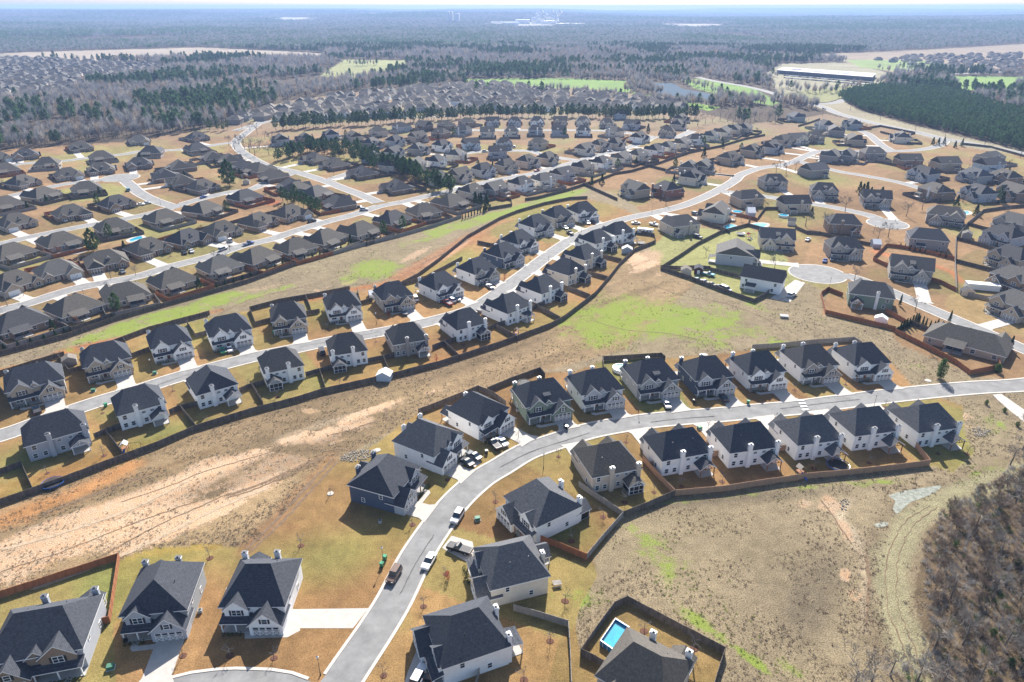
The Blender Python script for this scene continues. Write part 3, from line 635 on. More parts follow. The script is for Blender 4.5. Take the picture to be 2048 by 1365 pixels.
    if rear == 'gable': porch_gable(root, f*W_*.31, D/2, 3.3, 2.1, roof, post, screen=False)
    elif rear == 'screen': porch_gable(root, f*W_*.31, D/2, 3.4, 2.1, roof, TRIM, screen=True)
    elif rear == 'shed':
        b = MB(); c0 = f*W_*.22; P = [(c0-2.2, D/2+3.5, 2.45), (c0+2.2, D/2+3.5, 2.45), (c0+2.2, D/2+.02, 3.1), (c0-2.2, D/2+.02, 3.1)]
        b.solid(P + [(p[0], p[1], p[2]+.16) for p in P], [(4, 5, 6, 7)], 0); b.solid(P + [(p[0], p[1], p[2]+.16) for p in P], [(0, 3, 2, 1), (0, 1, 5, 4), (1, 2, 6, 5), (3, 0, 4, 7)], 1)
        part('porch_roof', b.mesh('porch_roof', [roof, TRIM]), root)
        for s in (-1, 1): part('post', pm_, root, (c0 + s*2.0, D/2+3.3, .05))
        b = MB(); b.box(c0-2.2, c0+2.2, D/2+.01, D/2+3.4, 0, .1); part('patio', b.mesh('patio', SLAB), root)
    cmx = chim_mat or wall
    if chims >= 1: chimney(root, -f*W_*.12, D/2+.38, 0, eave + 2.3, cmx)
    if chims >= 2: chimney(root, f*(W_*.5-.75), D/2+.38, 0, eave + 2.1, cmx)
    if dormer:
        b = MB(); b.box(-.95, .95, -.9, 1.9, 0, 1.15, 0); P = [(-1.2, -1.25, 1.1), (1.2, -1.25, 1.1), (1.2, 2.3, 2.0), (-1.2, 2.3, 2.0)]
        b.solid(P + [(p[0], p[1], p[2]+.12) for p in P], [(4, 5, 6, 7), (0, 3, 2, 1), (0, 1, 5, 4), (1, 2, 6, 5), (3, 0, 4, 7), (2, 3, 7, 6)], 1)
        part('dormer', b.mesh('dormer', [acc, roof]), root, (0, -D/2+2.3, eave+.9)); 
    if detail == 2:
        vp = cm(('vp', eave, rise), lambda: (lambda q: (q.tube((0, 0, eave+.4), (0, 0, eave+rise*.55+.4), .07, .07, 6), q.mesh('vent_pipe', METB))[1])(MB()))
        for x, y in ((-.2, .22), (.22, .24), (.26, -.1)): part('vent_pipe', vp, root, (x*W_, y*D, 0))
    INFO[root.name] = (qx, D/2 + pj, W_, D)
    return root
def ranch(name, wall, roof, W_=16.5, D=14.5, flip=1, rise=5.2, front=0, detail=2, rear=True, eave=2.65, gw_=None):
    f = flip; root = empty(name); b = MB(); b.box(-W_/2, W_/2, -D/2, D/2, 0, eave, 0); r = MB()
    hip(r, -W_/2, W_/2, -D/2, D/2, eave, rise, oh=.5, hk=.82)
    qx = -f*(W_/2 - 3.3); qw = 3.3; pj = 2.6; fm = gw_ or wall
    if front in (0, 2): pent(b, qx, -D/2-pj, -D/2+.5, qw, 0, eave, qw*.8, 1); gable_slabs(r, qx, -D/2-pj-.4, -D/2+3.6, qw, eave, qw*.8)
    else: b.box(qx-qw, qx+qw, -D/2-pj, -D/2+.01, 0, eave, 0); hip(r, qx-qw, qx+qw, -D/2-pj, -D/2+7, eave, 2.9, oh=.45, ridge='y')
    bx = f*(W_/2 - 2.6)
    pent(b, bx, -D/2-.9, -D/2+.5, 2.1, 0, eave, 1.75, 1); gable_slabs(r, bx, -D/2-1.3, -D/2+3.0, 2.1, eave, 1.75)
    part('wall', b.mesh('wall', [wall, fm]), root); part('roof', r.mesh('roof', [roof, TRIM]), root)
    garage_door(root, qx, -D/2-pj, w=4.6, style='plain', m=TRIMD if wall is B_BRN else GDOOR)
    front_door(root, f*.4, -D/2)
    window(root, bx, -D/2-.9, .8, 0, 1.7, 1.4); window(root, f*2.6, -D/2, .8, 0, 1.0, 1.4)
    if front in (0, 1):
        d = MB(); pent(d, 0, 0, 2.6, .85, 0, 1.0, .8, 0); gable_slabs(d, 0, -.25, 2.9, .85, 1.0, .8, oh=.2, th=.1, mi=1)
        o = part('dormer', d.mesh('dormer', [fm, roof, TRIM]), root, (f*.6, -D/2+2.4, eave+1.35)); window(o, 0, 0, .25, 0, .8, .7)
    for x in (-.38, -.12) : window(root, f*x*W_, D/2, .8, math.pi, 1.3, 1.35)
    window(root, f*.42*W_, D/2, .8, math.pi, 1.0, 1.35)
    for sx in (-1, 1): window(root, sx*W_/2, 0, .9, sx*math.pi/2, .9, 1.2)
    if rear:
        cx = f*2.6; hw = 3.1; y0 = D/2; dep = 3.0
        m = MB(); P = [(cx-hw-.2, y0+dep, 2.5), (cx+hw+.2, y0+dep, 2.5), (cx+hw+.2, y0-2.6, 4.1), (cx-hw-.2, y0-2.6, 4.1)]
        m.solid(P + [(p[0], p[1], p[2]+.15) for p in P], [(4, 5, 6, 7)], 0); m.solid(P + [(p[0], p[1], p[2]+.15) for p in P], [(0, 3, 2, 1), (0, 1, 5, 4), (1, 2, 6, 5), (3, 0, 4, 7)], 1)
        part('porch_roof', m.mesh('porch_roof', [roof, TRIM]), root)
        pm_ = cm(('post', 2.5, TRIMD.name), lambda: (lambda q: (q.box(-.1, .1, -.1, .1, 0, 2.4), q.mesh('post', TRIMD))[1])(MB()))
        for x in (-hw, 0, hw): part('post', pm_, root, (cx+x*.97, y0+dep-.2, .08))
        m = MB(); m.box(cx-hw, cx+hw, y0+.02, y0+dep, 0, .08); part('patio', m.mesh('patio', SLAB), root)
        m = MB(); m.box(cx-hw*.8, cx+hw*.8, y0+.005, y0+.06, .1, 2.3); part('patio_door', m.mesh('patio_door', GLASS), root)
    INFO[root.name] = (qx, D/2 + pj, W_, D)
    return root

# ------------------------------------------------------------------ placing houses
HOUSES = []          # (x, y, rz, W, D, gx, gf, phrase)
HGX = []
def road_face(X, Y, prefer=None):
    """rotation so that local -Y looks at the nearest street"""
    best = None
    for k, (c, w) in RC.items():
        if k in ('highway', 'cross_highway', 'village_street') and prefer != k: continue
        if prefer and k not in (prefer if isinstance(prefer, tuple) else (prefer,)): continue
        d = np.hypot(c[:, 0]-X, c[:, 1]-Y); i = int(d.argmin())
        if best is None or d[i] < best[0]:
            a = c[max(i-3, 0)]; e = c[min(i+3, len(c)-1)]; t = e - a; t = t/np.linalg.norm(t); n = np.array((-t[1], t[0]))
            if n @ (c[i] - (X, Y)) < 0: n = -n
            best = (d[i], n)
    return math.atan2(best[1][1], best[1][0]) + math.pi/2
PROTOS = {}
DRIVE = MB()
def drive(x, y, rz, gx, gf, hw=2.6, maxl=27, curve=0):
    """driveway slab from the garage to the street edge"""
    ca, sa = math.cos(rz), math.sin(rz)
    def wp(lx, ly): return (x + lx*ca - ly*sa, y + lx*sa + ly*ca)
    L = None
    ts = np.arange(.5, maxl, .5); P = np.array([wp(gx, -gf - t) for t in ts])
    dd = road_dist(P[:, 0], P[:, 1]); hit = np.where(dd < .15)[0]
    if len(hit) == 0: return
    L = ts[hit[0]] + .1
    fl = min(2.0, L*.4)
    pts = [wp(gx-hw, -gf+.02), wp(gx+hw, -gf+.02), wp(gx+hw, -gf-L+fl), wp(gx+hw+1.0, -gf-L), wp(gx-hw-1.0, -gf-L), wp(gx-hw, -gf-L+fl)]
    mb = MB(); mb.solid([(*p, 0.0) for p in pts] + [(*p, .115) for p in pts], [(6, 11, 10, 9, 8, 7), (0, 1, 7, 6), (1, 2, 8, 7), (2, 3, 9, 8), (3, 4, 10, 9), (4, 5, 11, 10), (5, 0, 6, 11)])
    struct('driveway', mb.mesh('driveway', CONC))
def house_at(px, py, kind, key, fn, label, group, z=6.0, rz=None, face=None, name='house', dr=True, turn=0, xy=None):
    X, Y = xy if xy else G(px, py, z)
    r = road_face(X, Y, face) if rz is None else math.radians(rz)
    r += math.radians(turn)
    if key not in PROTOS: PROTOS[key] = fn(name)
    gx, gf, w, d = INFO[PROTOS[key].name]
    o = place(PROTOS[key], X, Y, r, label=label, cat='house', group=group)
    HOUSES.append((X, Y, r, w, d, label, group, px, py)); HGX.append(gx)
    if dr: drive(X, Y, r, gx, gf)
    if kind in ('near', 'b') and dr:
        f = -1 if gx > 0 else 1; ca, sa = math.cos(r), math.sin(r)
        pl_ = [(gx + f*2.55, -gf-1.7), (f*w*.30, -gf-1.7), (f*w*.36, -gf-1.0), (f*w*.36, -d/2-2.05), (f*w*.36-f*1.3, -d/2-2.05), (f*w*.36-f*1.3, -gf-.5), (gx + f*2.55, -gf-.5)]
        q_ = MB(); q_.face([(X + a*ca - b_*sa, Y + a*sa + b_*ca, .06) for a, b_ in (pl_ if f > 0 else pl_[::-1])]); struct('front_walk', q_.mesh('front_walk', CONC))
    return o
# ------------------------------------------------------------------ the near estate, house by house
# (px, py on the eave rectangle centre, wall, roof, W, D, flip, options, label, rz)
def T(**k): return k
NEAR = [
 (92,1258,W_GRY,R_CHAR,15.5,12.5,1,T(accent=B_BRN,front=3),'big grey house with brick gables at the bottom left corner',14),
 (327,1178,W_SGR,R_CHAR,11.8,12.0,-1,T(accent=W_GRY),'grey gabled house with twin chimneys and an x-pattern garage, between two others',8),
 (524,1165,W_WHT,R_CHAR,12.2,12.2,-1,T(accent=W_WHT,gd='x',front=2),'white house whose driveway runs sideways to the curving road',1),
 (769,952,W_NVY,R_CHAR,12.6,12.4,1,T(accent=W_GRY,chim_mat=W_NVY,post=WOODP),'dark slate-blue house beside the bend, nearest the bare dirt field',68),
 (856,875,W_WHT,R_CHAR2,12.6,13.5,1,T(front=3,accent=W_WHT),'white house with two dark cars on its driveway by the bend',58),
 (956,818,W_WHT,R_CHAR,12.2,12.4,-1,T(accent=W_WHT,chims=1,post=WOODP),'white house with a dark pickup on its driveway above the bend',48),
 (1083,788,W_GRN,R_CHAR,14.2,11.5,-1,T(dormer=True,accent=W_GRN,front=3,chim_mat=W_GRN),'sage-green house with a shed dormer above the bend',20),
 (1190,766,W_WHT,R_CHAR,13.4,11.8,-1,T(front=3,accent=W_GRY,gd='x'),'white house with grey gables, left of the round green pool',17),
 (1301,746,W_SGR,R_CHAR,13.8,11.8,-1,T(dormer=True,front=3,chim_mat=W_SGR),'stone-grey house with a shed dormer, right of the round green pool',14),
 (1411,740,W_NVY,R_CHAR,12.6,11.8,-1,T(accent=W_GRY,chim_mat=W_NVY),'slate-blue house in the middle of the row above the long straight road',13),
 (1515,730,W_WHT,R_CHAR,12.8,11.6,-1,T(front=3,accent=W_WHT,post=WOODP),'white house with timber porch posts, right of the slate-blue house',12),
 (1618,716,W_WHT,R_DGR,13.0,12.5,-1,T(main='hip',front=3,accent=W_TAU),'white house with taupe gables, second from the right above the straight road',11),
 (1722,712,W_WHT,R_CHAR,12.6,12.0,-1,T(accent=W_WHT,post=WOODP),'white house at the right end of the row above the straight road',10),
 (1290,1338,W_BGE,R_BRN,12.4,12.0,1,T(rear='gable',chim_mat=W_WHT),'brown-roofed house beside the blue rectangular pool at the bottom edge',-35),
 (932,1262,W_WHT,R_CHAR,12.0,12.4,1,T(rear='shed'),'white house with two cars on a side driveway at the bottom centre',-68),
 (1022,1124,W_CRM,R_CHAR2,12.0,12.2,-1,T(rear='gable',chims=1,post=TRIM),'cream house with an open pickup beside it on a short driveway',-72),
 (1085,1003,W_WHT,R_CHAR2,12.6,12.6,1,T(rear='screen',post=WOODP),'white house with a black screened porch and a small dark shed',-56),
 (1214,918,W_BGE,R_BRN,13.0,12.2,-1,T(rear='screen',main='hip',chim_mat=W_BGE,accent=W_BGE),'beige house with a screened porch below the bend',-163),
 (1355,890,W_WHT,R_CHAR,14.2,10.8,-1,T(post=WOODP),'white house at the left end of the row below the straight road',-164),
 (1489,877,W_WHT,R_CHAR,14.0,10.8,-1,T(post=WOODP),'white house second from the left below the straight road',-168),
 (1616,862,W_WHT,R_CHAR2,13.2,11.2,-1,T(post=WOODP),'white house behind the trampoline and playset',-168),
 (1728,845,W_WHT,R_CHAR2,13.6,11.0,-1,T(post=WOODP),'white house between the trampoline house and the last house of its row',-168),
 (1848,838,W_WHT,R_CHAR2,13.0,11.6,-1,T(post=WOODP,rear='gable'),'cream-white house at the right end of the row below the straight road',-168),
 # upper street, far side
 (68,757,STONE,R_CHAR,15.0,11.5,-1,T(front=3,accent=B_TAN,dormer=False),'stone-fronted house with a dark pickup at the left end of the upper street',35),
 (211,712,B_TAN,R_CHAR,13.6,11.6,-1,T(accent=B_TAN,front=3),'tan brick house with a garage gable, second along the far side of the upper street',34),
 (338,678,W_WHT,R_CHAR,12.6,11.4,-1,T(),'white house with a steep garage gable beside the tan brick house',32),
 (456,655,W_WHT,R_CHAR,14.0,11.4,-1,T(front=3),'white house with a green car and a white car outside',31),
 (576,628,STONE,R_DGR,12.2,11.6,-1,T(accent=B_TAN),'pale stone house with a bright green back lawn',20),
 (684,605,W_WHT,R_DGR,12.6,11.6,-1,T(accent=W_WHT,front=3),'white house with a garage gable behind a small lamp post',22),
 (786,586,W_TAU,R_CHAR,12.6,11.6,-1,T(accent=B_TAN,front=3),'taupe house with one grey car, below the pergola yard',28),
 (879,566,W_WHT,R_CHAR,12.8,12.0,-1,T(),'white house with a red car and two pale cars outside',42),
 (953,536,W_WHT,R_CHAR,12.8,12.0,-1,T(accent=STONE),'white house behind a small red-leaved tree',44),
 (1005,505,W_NVY,R_CHAR,12.8,12.0,-1,T(accent=W_GRY),'slate-blue house among white ones on the upper street',46),
 (1036,479,W_WHT,R_CHAR,12.6,12.0,-1,T(),'white house just above the slate-blue one on the upper street',46),
 (1070,447,W_WHT,R_CHAR,12.6,12.0,-1,T(accent=W_GRY),'white house third from the upper end of its row',42),
 (1114,429,STONE,R_CHAR,12.4,12.0,-1,T(accent=B_TAN),'grey stone house second from the upper end of its row',36),
 (1164,420,W_WHT,R_CHAR,13.0,12.0,-1,T(),'white house at the upper end of the row on the long upper street',28),
 # upper street, near side
 (110,858,W_GRY,R_CHAR,14.6,10.6,-1,T(rear='gable',chim_mat=W_GRY),'light grey house seen from behind at the left end of the near side',-144),
 (277,802,W_WHT,R_CHAR,12.4,11.8,-1,T(rear='gable'),'white house seen from behind with a swing set in its green yard',-145),
 (424,764,W_WHT,R_CHAR,11.8,12.0,-1,T(rear='gable',chims=1),'white house with one tall chimney and a wide rear roof, seen from behind',-144),
 (561,724,W_WHT,R_DGR,12.0,12.0,1,T(rear='screen'),'white house with a screened porch, left of the one with the metal shed',-152),
 (693,692,W_WHT,R_DGR,12.0,11.8,1,T(rear='screen'),'white house with a screened porch beside the pale metal shed',-160),
 (814,671,W_TAU,R_DGR,12.2,11.8,-1,T(rear='gable',chim_mat=W_TAU),'taupe house with taupe chimneys, seen from behind',-158),
 (929,642,W_WHT,R_CHAR,12.2,11.8,-1,T(rear='screen'),'white house with a glazed porch just right of the taupe house',-148),
 (1017,610,W_WHT,R_CHAR,12.6,12.4,-1,T(rear='shed'),'white house with a playset yard, sideways garage on the upper street',-136),
 (1083,573,W_WHT,R_CHAR,12.4,12.2,-1,T(rear='screen'),'white house fifth from the upper end of the near side',-136),
 (1133,538,W_CRM,R_CHAR,12.0,12.2,-1,T(rear='screen'),'cream house fourth from the upper end of the near side',-134),
 (1167,509,W_CRM,R_CHAR,12.2,12.2,-1,T(rear='screen'),'cream house third from the upper end of the near side',-136),
 (1192,478,W_WHT,R_CHAR,12.2,12.2,-1,T(rear='screen'),'white house second from the upper end of the near side',-142),
 (1236,462,W_WHT,R_CHAR,12.2,11.8,-1,T(rear='gable'),'white house at the upper end of the near side, next to the round trampoline',-152),
]
for i, (x, y, wm, rm, w, d, fl, opt, lab, rz) in enumerate(NEAR):
    grp = 'dark-roofed two-storey houses of the new estate'
    o = house_at(x, y, 'near', ('near', i), lambda n: two_storey(n, wm, rm, W_=w, D=d, flip=fl, detail=2, **opt), lab, grp, z=5.0, rz=rz, name='estate_house', dr=i not in (2, 14, 15, 16))
# ------------------------------------------------------------------ bungalows of the left estate
RV = [(B_TAN, R_BRN, 16.5, 14.0, 0), (B_BRN, R_BRN, 17.0, 14.5, 1), (B_TAN, R_GRY, 16.0, 14.0, 2), (B_BRN, R_DGR, 17.0, 14.0, 0), (W_TAU, R_BRN, 16.5, 14.5, 1)]
RROWS = [
 ('in the row beside the grassy strip', 'lower_left_street', [(38,640,3),(148,610,4),(250,584,0),(345,557,0),(439,529,2),(513,511,1),(591,492,0),(650,474,1),(720,458,0),(785,436,3),(847,420,0),(902,402,1)]),
 ('in the row above the fence-side row', 'lower_left_street', [(27,560,0),(113,537,2),(211,517,1),(295,492,1),(373,474,3),(443,457,0),(515,440,1),(580,424,0)]),
 ('in the row of the two blue pools', 'middle_left_street', [(22,503,1),(121,480,1),(227,451,0),(326,433,1),(408,416,0),(489,392,3),(593,376,1),(632,384,2)]),
 ('two streets up from the pools', 'middle_left_street', [(31,441,0),(141,423,1),(232,404,3)]),
 ('just below the turning circle', 'upper_left_street', [(10,406,1),(84,387,0),(172,375,1)]),
 ('left of the turning circle', ('upper_left_street', 'bulb_street'), [(44,362,1),(136,347,0),(202,336,1),(278,326,3)]),
 ('one row under the forest edge', 'top_left_street', [(9,337,1),(94,325,0),(202,312,1),(302,302,3),(394,296,3)]),
 ('along the forest edge', 'top_left_street', [(-6,313,0),(51,308,3),(161,293,1),(278,280,2),(394,273,3)]),
 ('right of the turning circle', ('bulb_street', 'middle_left_street'), [(330,349,3),(365,361,0),(404,371,1)]),
 ('behind the big round pine', 'collector_road', [(360,331,1),(426,313,1),(460,318,0),(488,331,3),(517,337,1),(546,350,1),(585,369,3)]),
 ('beside the collector road junction', 'collector_road', [(677,404,3),(630,316,1),(671,327,1),(727,344,3),(795,372,3)]),
]
for phrase, face, hs in RROWS:
    sty = {0: 'tan brick bungalow', 1: 'brown brick bungalow', 2: 'grey-roofed tan bungalow', 3: 'dark-roofed brown bungalow', 4: 'taupe bungalow'}
    for i, (x, y, v) in enumerate(sorted(hs)):
        wm, rm, w, d, fr = RV[v]; fl = 1 if (i + len(phrase)) % 3 else -1
        w2 = w * (1.0 if y > 420 else .96); det = 2 if y > 440 else 1
        key = ('ranch', v, fl)
        house_at(x, y, 'r', key, lambda n: ranch(n, wm, rm, W_=w, D=d, flip=fl, front=fr), f"{sty[v]}, {nth(i, len(hs))} {phrase}", 'bungalows of the left estate', z=3.6, face=face, name='brick_bungalow')
# ------------------------------------------------------------------ two-storey houses in the middle distance
SV = {'c': (W_CRM, R_GRY, 'cream'), 'g': (W_GRY, R_DGR, 'pale grey'), 'b': (W_BGE, R_BRN, 'beige'), 'w': (W_WHT, R_DGR, 'white'), 't': (W_TAU, R_GRY, 'taupe'), 's': (W_SGR, R_CHAR2, 'stone grey'),
      'r': (B_BRN, R_BRN, 'brown brick'), 'u': (W_BLU, R_DGR, 'pale blue'), 'k': (B_TAN, R_BRN, 'tan brick')}
SROWS = [
 ('in the row under the far pine belt', None, 'grgbbgrrrggwkcb', [(562,278),(611,275),(662,268),(708,272),(756,262),(802,253),(848,250),(892,250),(934,244),(985,242),(1029,242),(1074,241),(1120,241),(1166,241),(1214,245)]),
 ('two rows under the far pine belt', None, 'tgkrgccggwcgkbb', [(743,285),(790,280),(835,272),(881,265),(926,259),(975,263),(1023,262),(1071,259),(1118,260),(1167,260),(1230,262),(1264,248),(1334,262),(1356,248),(1361,236)]),
 ('along the curving middle street', None, 'gtwugkcbbw', [(787,303),(835,296),(884,289),(941,286),(1008,285),(1077,285),(1170,296),(1199,288),(1232,285),(1277,273)]),
 ('on the inner side of the middle street', None, 'sbcwcgbk', [(750,312),(780,329),(831,327),(872,320),(913,308),(995,302),(1054,320),(1095,314)]),
 ('facing the lower middle street', None, 'cbgkbwt', [(876,354),(919,347),(967,337),(1013,329),(944,380),(1042,365),(989,375)]),
 ('below the long fence line in the middle', None, 'cgbwccw', [(1086,358),(1125,346),(1166,332),(1202,323),(1243,314),(1276,308),(1309,298)]),
 ('stepping up toward the right wood', None, 'ccwccbb', [(1334,292),(1363,285),(1390,277),(1422,270),(1446,263),(1468,258),(1488,255)]),
 ('above the sweeping main street', None, 'ttkkgkcrst', [(1378,332),(1406,330),(1460,314),(1504,299),(1542,293),(1567,279),(1592,276),(1626,273),(1592,233),(1664,310)]),
 ('by the highway corner', None, 'gtskctt', [(1650,249),(1670,260),(1705,247),(1708,278),(1804,273),(1694,309),(1746,305)]),
 ('along the top right slope', None, 'rgksturrgr', [(1817,319),(1848,345),(1892,325),(1951,349),(1982,314),(1978,328),(2011,352),(1872,380),(1958,383),(2031,381)]),
]
for phrase, face, sty, hs in SROWS:
    hs = [(x, y, sty[i]) for i, (x, y) in enumerate(hs)]
    for i, (x, y, s) in enumerate(sorted(hs)):
        wm, rm, cn = SV[s]; fl = 1 if (i*7 + len(phrase)) % 2 else -1; va = (i + len(phrase)) % 3
        big = x > 1440; w = 16.2 if big else 13.2; d = 12.8 if big else 12.0
        key = ('sub', s, fl, va, big)
        house_at(x, y, 's', key, lambda n: two_storey(n, wm, rm, W_=w, D=d, flip=fl, detail=1, main='gable' if va == 1 else 'hip', chims=1, rear='shed', front=3 if (va == 2 or big) else 2, chim_mat=W_WHT if va == 0 else None, dormer=big and va == 0, eave=5.0 if not big else 5.2, rise=4.3, gd='plain'),
                 f"{cn} two-storey house, {nth(i, len(hs))} {phrase}", 'two-storey houses in the middle distance', z=5.0, face=face, name='suburban_house')
# ------------------------------------------------------------------ larger houses, right estate
BIG = [
 (1271,376,B_TAN,R_GRY,13.5,11.5,T(main='gable',accent=B_TAN),'tall house with white columns and a brick side garage beside the green strip',-60,'k'),
 (1334,376,B_RED,R_DGR,12.5,12.5,T(),'dark-roofed brick cottage beside the columned house',120,'k'),
 (1384,352,W_CRM,R_DGR,14,11,T(),'cream house with a dark gabled roof above the columned house',None,''),
 (1360,446,W_BGE,R_DGR,15.5,12.5,T(front=3,chims=1,rear='gable'),'big beige house with a rear porch above the open lawn',-160,''),
 (1434,422,W_CRM,R_GRY,14.5,12,T(main='gable',chims=1,rear='shed'),'tall cream house beside the covered pool',-120,''),
 (1495,394,B_TAN,R_DGR,15,11,T(chims=1,rear='shed'),'tan house backing onto the white camper and blue shed',-165,''),
 (1546,361,STONE,R_DGR,14.5,11,T(front=3,dormer=True,chims=0),'stone house with two gables and a roof dormer by the street corner',3,''),
 (1588,405,W_BGE,R_DGR,15,10.5,T(main='gable',chims=1,rear='shed'),'beige house with a small round pool behind it',-175,''),
 (1629,338,W_TAU,R_CHAR2,14.5,11.5,T(main='gable',chims=0,rear='shed'),'dark-roofed house with a pale rear dormer near the corner',-160,''),
 (1648,379,STONE,R_DGR,14.5,11,T(front=3,dormer=True,chims=0),'stone house with a pale dormer facing the side street',-14,''),
 (1752,394,STONE,R_DGR,14.5,11,T(front=3,dormer=True,chims=0,main='gable'),'stone house with a triple garage above the cul-de-sac',-14,''),
 (1892,428,W_TAU,R_BRN,17,12,T(chims=0,front=3,rear='shed'),'sprawling taupe house half hidden by bare trees',-30,''),
 (1686,444,B_BRN,R_DGR,15,11.5,T(chims=1,rear='gable'),'brown brick house backing onto the green lawn under the side street',170,''),
 (1855,474,W_TAU,R_CHAR,16,12,T(chims=0,rear='shed',main='hip'),'grey house with a wide dark rear porch opening',160,''),
 (1688,491,STONE,R_DGR,14,10.5,T(front=3,chims=1),'stone-fronted house with a blue car above the round cul-de-sac',-8,''),
 (1553,473,W_BGE,R_CHAR,15,11.5,T(main='gable',front=3,dormer=True,chims=0,rear='shed'),'beige house with a steep dark roof and arched gables',-12,''),
 (1471,503,W_GRY,R_GRY,13,16,T(main='gable',chims=0,rear='shed'),'pale grey gable-ended house standing over the long lawn',72,''),
 (1527,554,W_WHT,R_DGR,15.5,9.5,T(main='gable',chims=0,rear='shed',accent=W_WHT),'white farmhouse-style house in the fenced yard with old cars',150,''),
 (1822,531,STONE,R_DGR,15.5,12,T(main='gable',front=3,dormer=True,chims=0,rear='shed'),'stone and beige house with a wide driveway below the row of small cypresses',-24,''),
 (1742,583,W_GRN,R_DGR,15,12,T(chims=1,rear='gable',chim_mat=METW),'olive-green house in the fenced yard by the cul-de-sac',158,''),
 (2028,442,W_TAU,R_GRY,14,12,T(chims=1,rear='shed'),'grey house at the right edge, highest of the fenced column',-60,''),
 (2009,468,W_GRY,R_DGR,13.5,12,T(chims=1,rear='shed'),'blue-grey house at the right edge, second of the fenced column',-65,''),
 (2024,510,B_TAN,R_DGR,13.5,12,T(chims=1,rear='shed'),'tan house at the right edge, third of the fenced column',-65,''),
 (2032,553,B_BRN,R_GRY,13.5,12,T(chims=1,rear='shed'),'dark brick house at the right edge above the long white container',-65,''),
 (2036,604,B_TAN,R_GRY,13.5,12,T(chims=1,rear='shed'),'tan house at the right edge, lowest of the fenced column',-65,''),
]
for i, (x, y, wm, rm, w, d, opt, lab, rz, _) in enumerate(BIG):
    house_at(x, y, 'b', ('big', i), lambda n: two_storey(n, wm, rm, W_=w*1.08, D=d*1.06, flip=1 if i % 2 else -1, detail=1, eave=5.2, rise=4.3, gd='plain', **opt), lab, 'larger houses of the right estate', z=5.0, rz=rz, name='large_house', dr=i not in (0, 1, 11))
# long brown-roofed house on the right and its companion
house_at(1937, 676, 'r', ('rr', 0), lambda n: ranch(n, B_TAN, R_BRN, W_=25, D=13, flip=1, rise=4.6, front=0, rear=True), 'long brown-roofed brick house inside the red fence', 'larger houses of the right estate', z=3.5, rz=138, name='large_house')
# ------------------------------------------------------------------ far houses: the ones that still read singly, then one mass
def small_house(name, wm, rm, fl):
    root = empty(name); b = MB(); b.box(-6.6, 6.6, -5.6, 5.6, 0, 5.0); pent(b, fl*3, -6.5, -5, 2.4, 0, 4.8, 1.9); r = MB(); hip(r, -6.6, 6.6, -5.6, 5.6, 5.0, 3.8); gable_slabs(r, fl*3, -6.8, -1.5, 2.4, 4.8, 1.9)
    part('wall', b.mesh('wall', wm), root); part('roof', r.mesh('roof', [rm, TRIM]), root)
    for x in (-3, 3): window(root, fl*x, -6.5 if x > 0 else -5.6, 3.1, 0, 1.2, 1.2)
    garage_door(root, -fl*3, -5.6, w=4.2, style='plain'); INFO[root.name] = (0, 6, 10.4, 10); return root
FROWS = [('nearest the pine belt, left part', [(470,238),(488,231),(512,226),(540,224),(560,232),(590,237),(610,230),(640,234),(662,229),(690,226),(712,230)]),
 ('behind the pine belt', [(725,228),(748,226),(772,224),(795,226),(820,221),(845,214),(870,216),(905,222),(922,214),(945,217),(968,214),(992,211),(1012,216),(1035,213),(1062,206),(1080,209)]),
 ('second line behind the pine belt', [(715,217),(742,213),(770,209),(788,214),(812,203),(838,202),(858,206),(888,199),(912,203),(932,207),(958,201),(984,205),(1004,196),(1030,200),(1054,199)]),
 ('third line behind the pine belt', [(600,208),(628,207),(655,209),(684,212),(724,196),(748,193),(770,192),(796,196),(818,188),(842,184),(864,189),(884,181),(906,190),(924,186),(950,192),(974,188)]),
 ('right end of the pale cluster', [(1098,214),(1120,203),(1142,207),(1164,203),(1186,211),(1208,213),(1232,207),(1254,203),(1276,212),(1292,205),(1316,209),(1340,214),(1352,222),(1222,223),(1240,228)])]
cols = ['c', 'b', 't', 'g', 'c', 's', 'u', 'b', 't', 'w']; farcol = {'c': 'cream', 'b': 'beige', 't': 'taupe', 'g': 'pale grey', 's': 'stone grey', 'u': 'pale blue', 'w': 'white'}
for phrase, hs in FROWS:
    for i, (x, y) in enumerate(sorted(hs)):
        s = cols[(i*3 + len(phrase)) % 10]; wm = SV[s][0]; rm = (R_TAN, R_GRY, R_BRN)[i % 3]; fl = 1 if i % 2 else -1
        house_at(x, y, 'f', ('far', s, i % 3, fl), lambda n: small_house(n, wm, rm, fl), f"small {farcol[s]} house, {nth(i, len(hs))} {phrase}", 'distant small houses', z=5, dr=False, name='distant_house', rz=rnd.choice([0, 0, 180, 15, -12]))
def mass(name, pts, label, mats, sc=1.0):
    b = MB()
    for (X, Y) in pts:
        w, d = rnd.uniform(6, 8)*sc, rnd.uniform(5.5, 7)*sc; e = rnd.uniform(3, 5); c = rnd.choice([0, 2]); a = rnd.uniform(-.4, .4); i0 = len(b.v)
        b.box(-w, w, -d, d, 0, e, 4 + rnd.choice([0, 1])); hip(b, -w, w, -d, d, e, 3.8, mi=c)
        ca, sa = math.cos(a), math.sin(a)
        b.v[i0:] = [(X + p[0]*ca - p[1]*sa, Y + p[0]*sa + p[1]*ca, p[2] + float(hillz(np.array([X]), np.array([Y]))[0])) for p in b.v[i0:]]
    single(name, b.mesh(name, mats), label=label, cat='houses', kind='stuff')
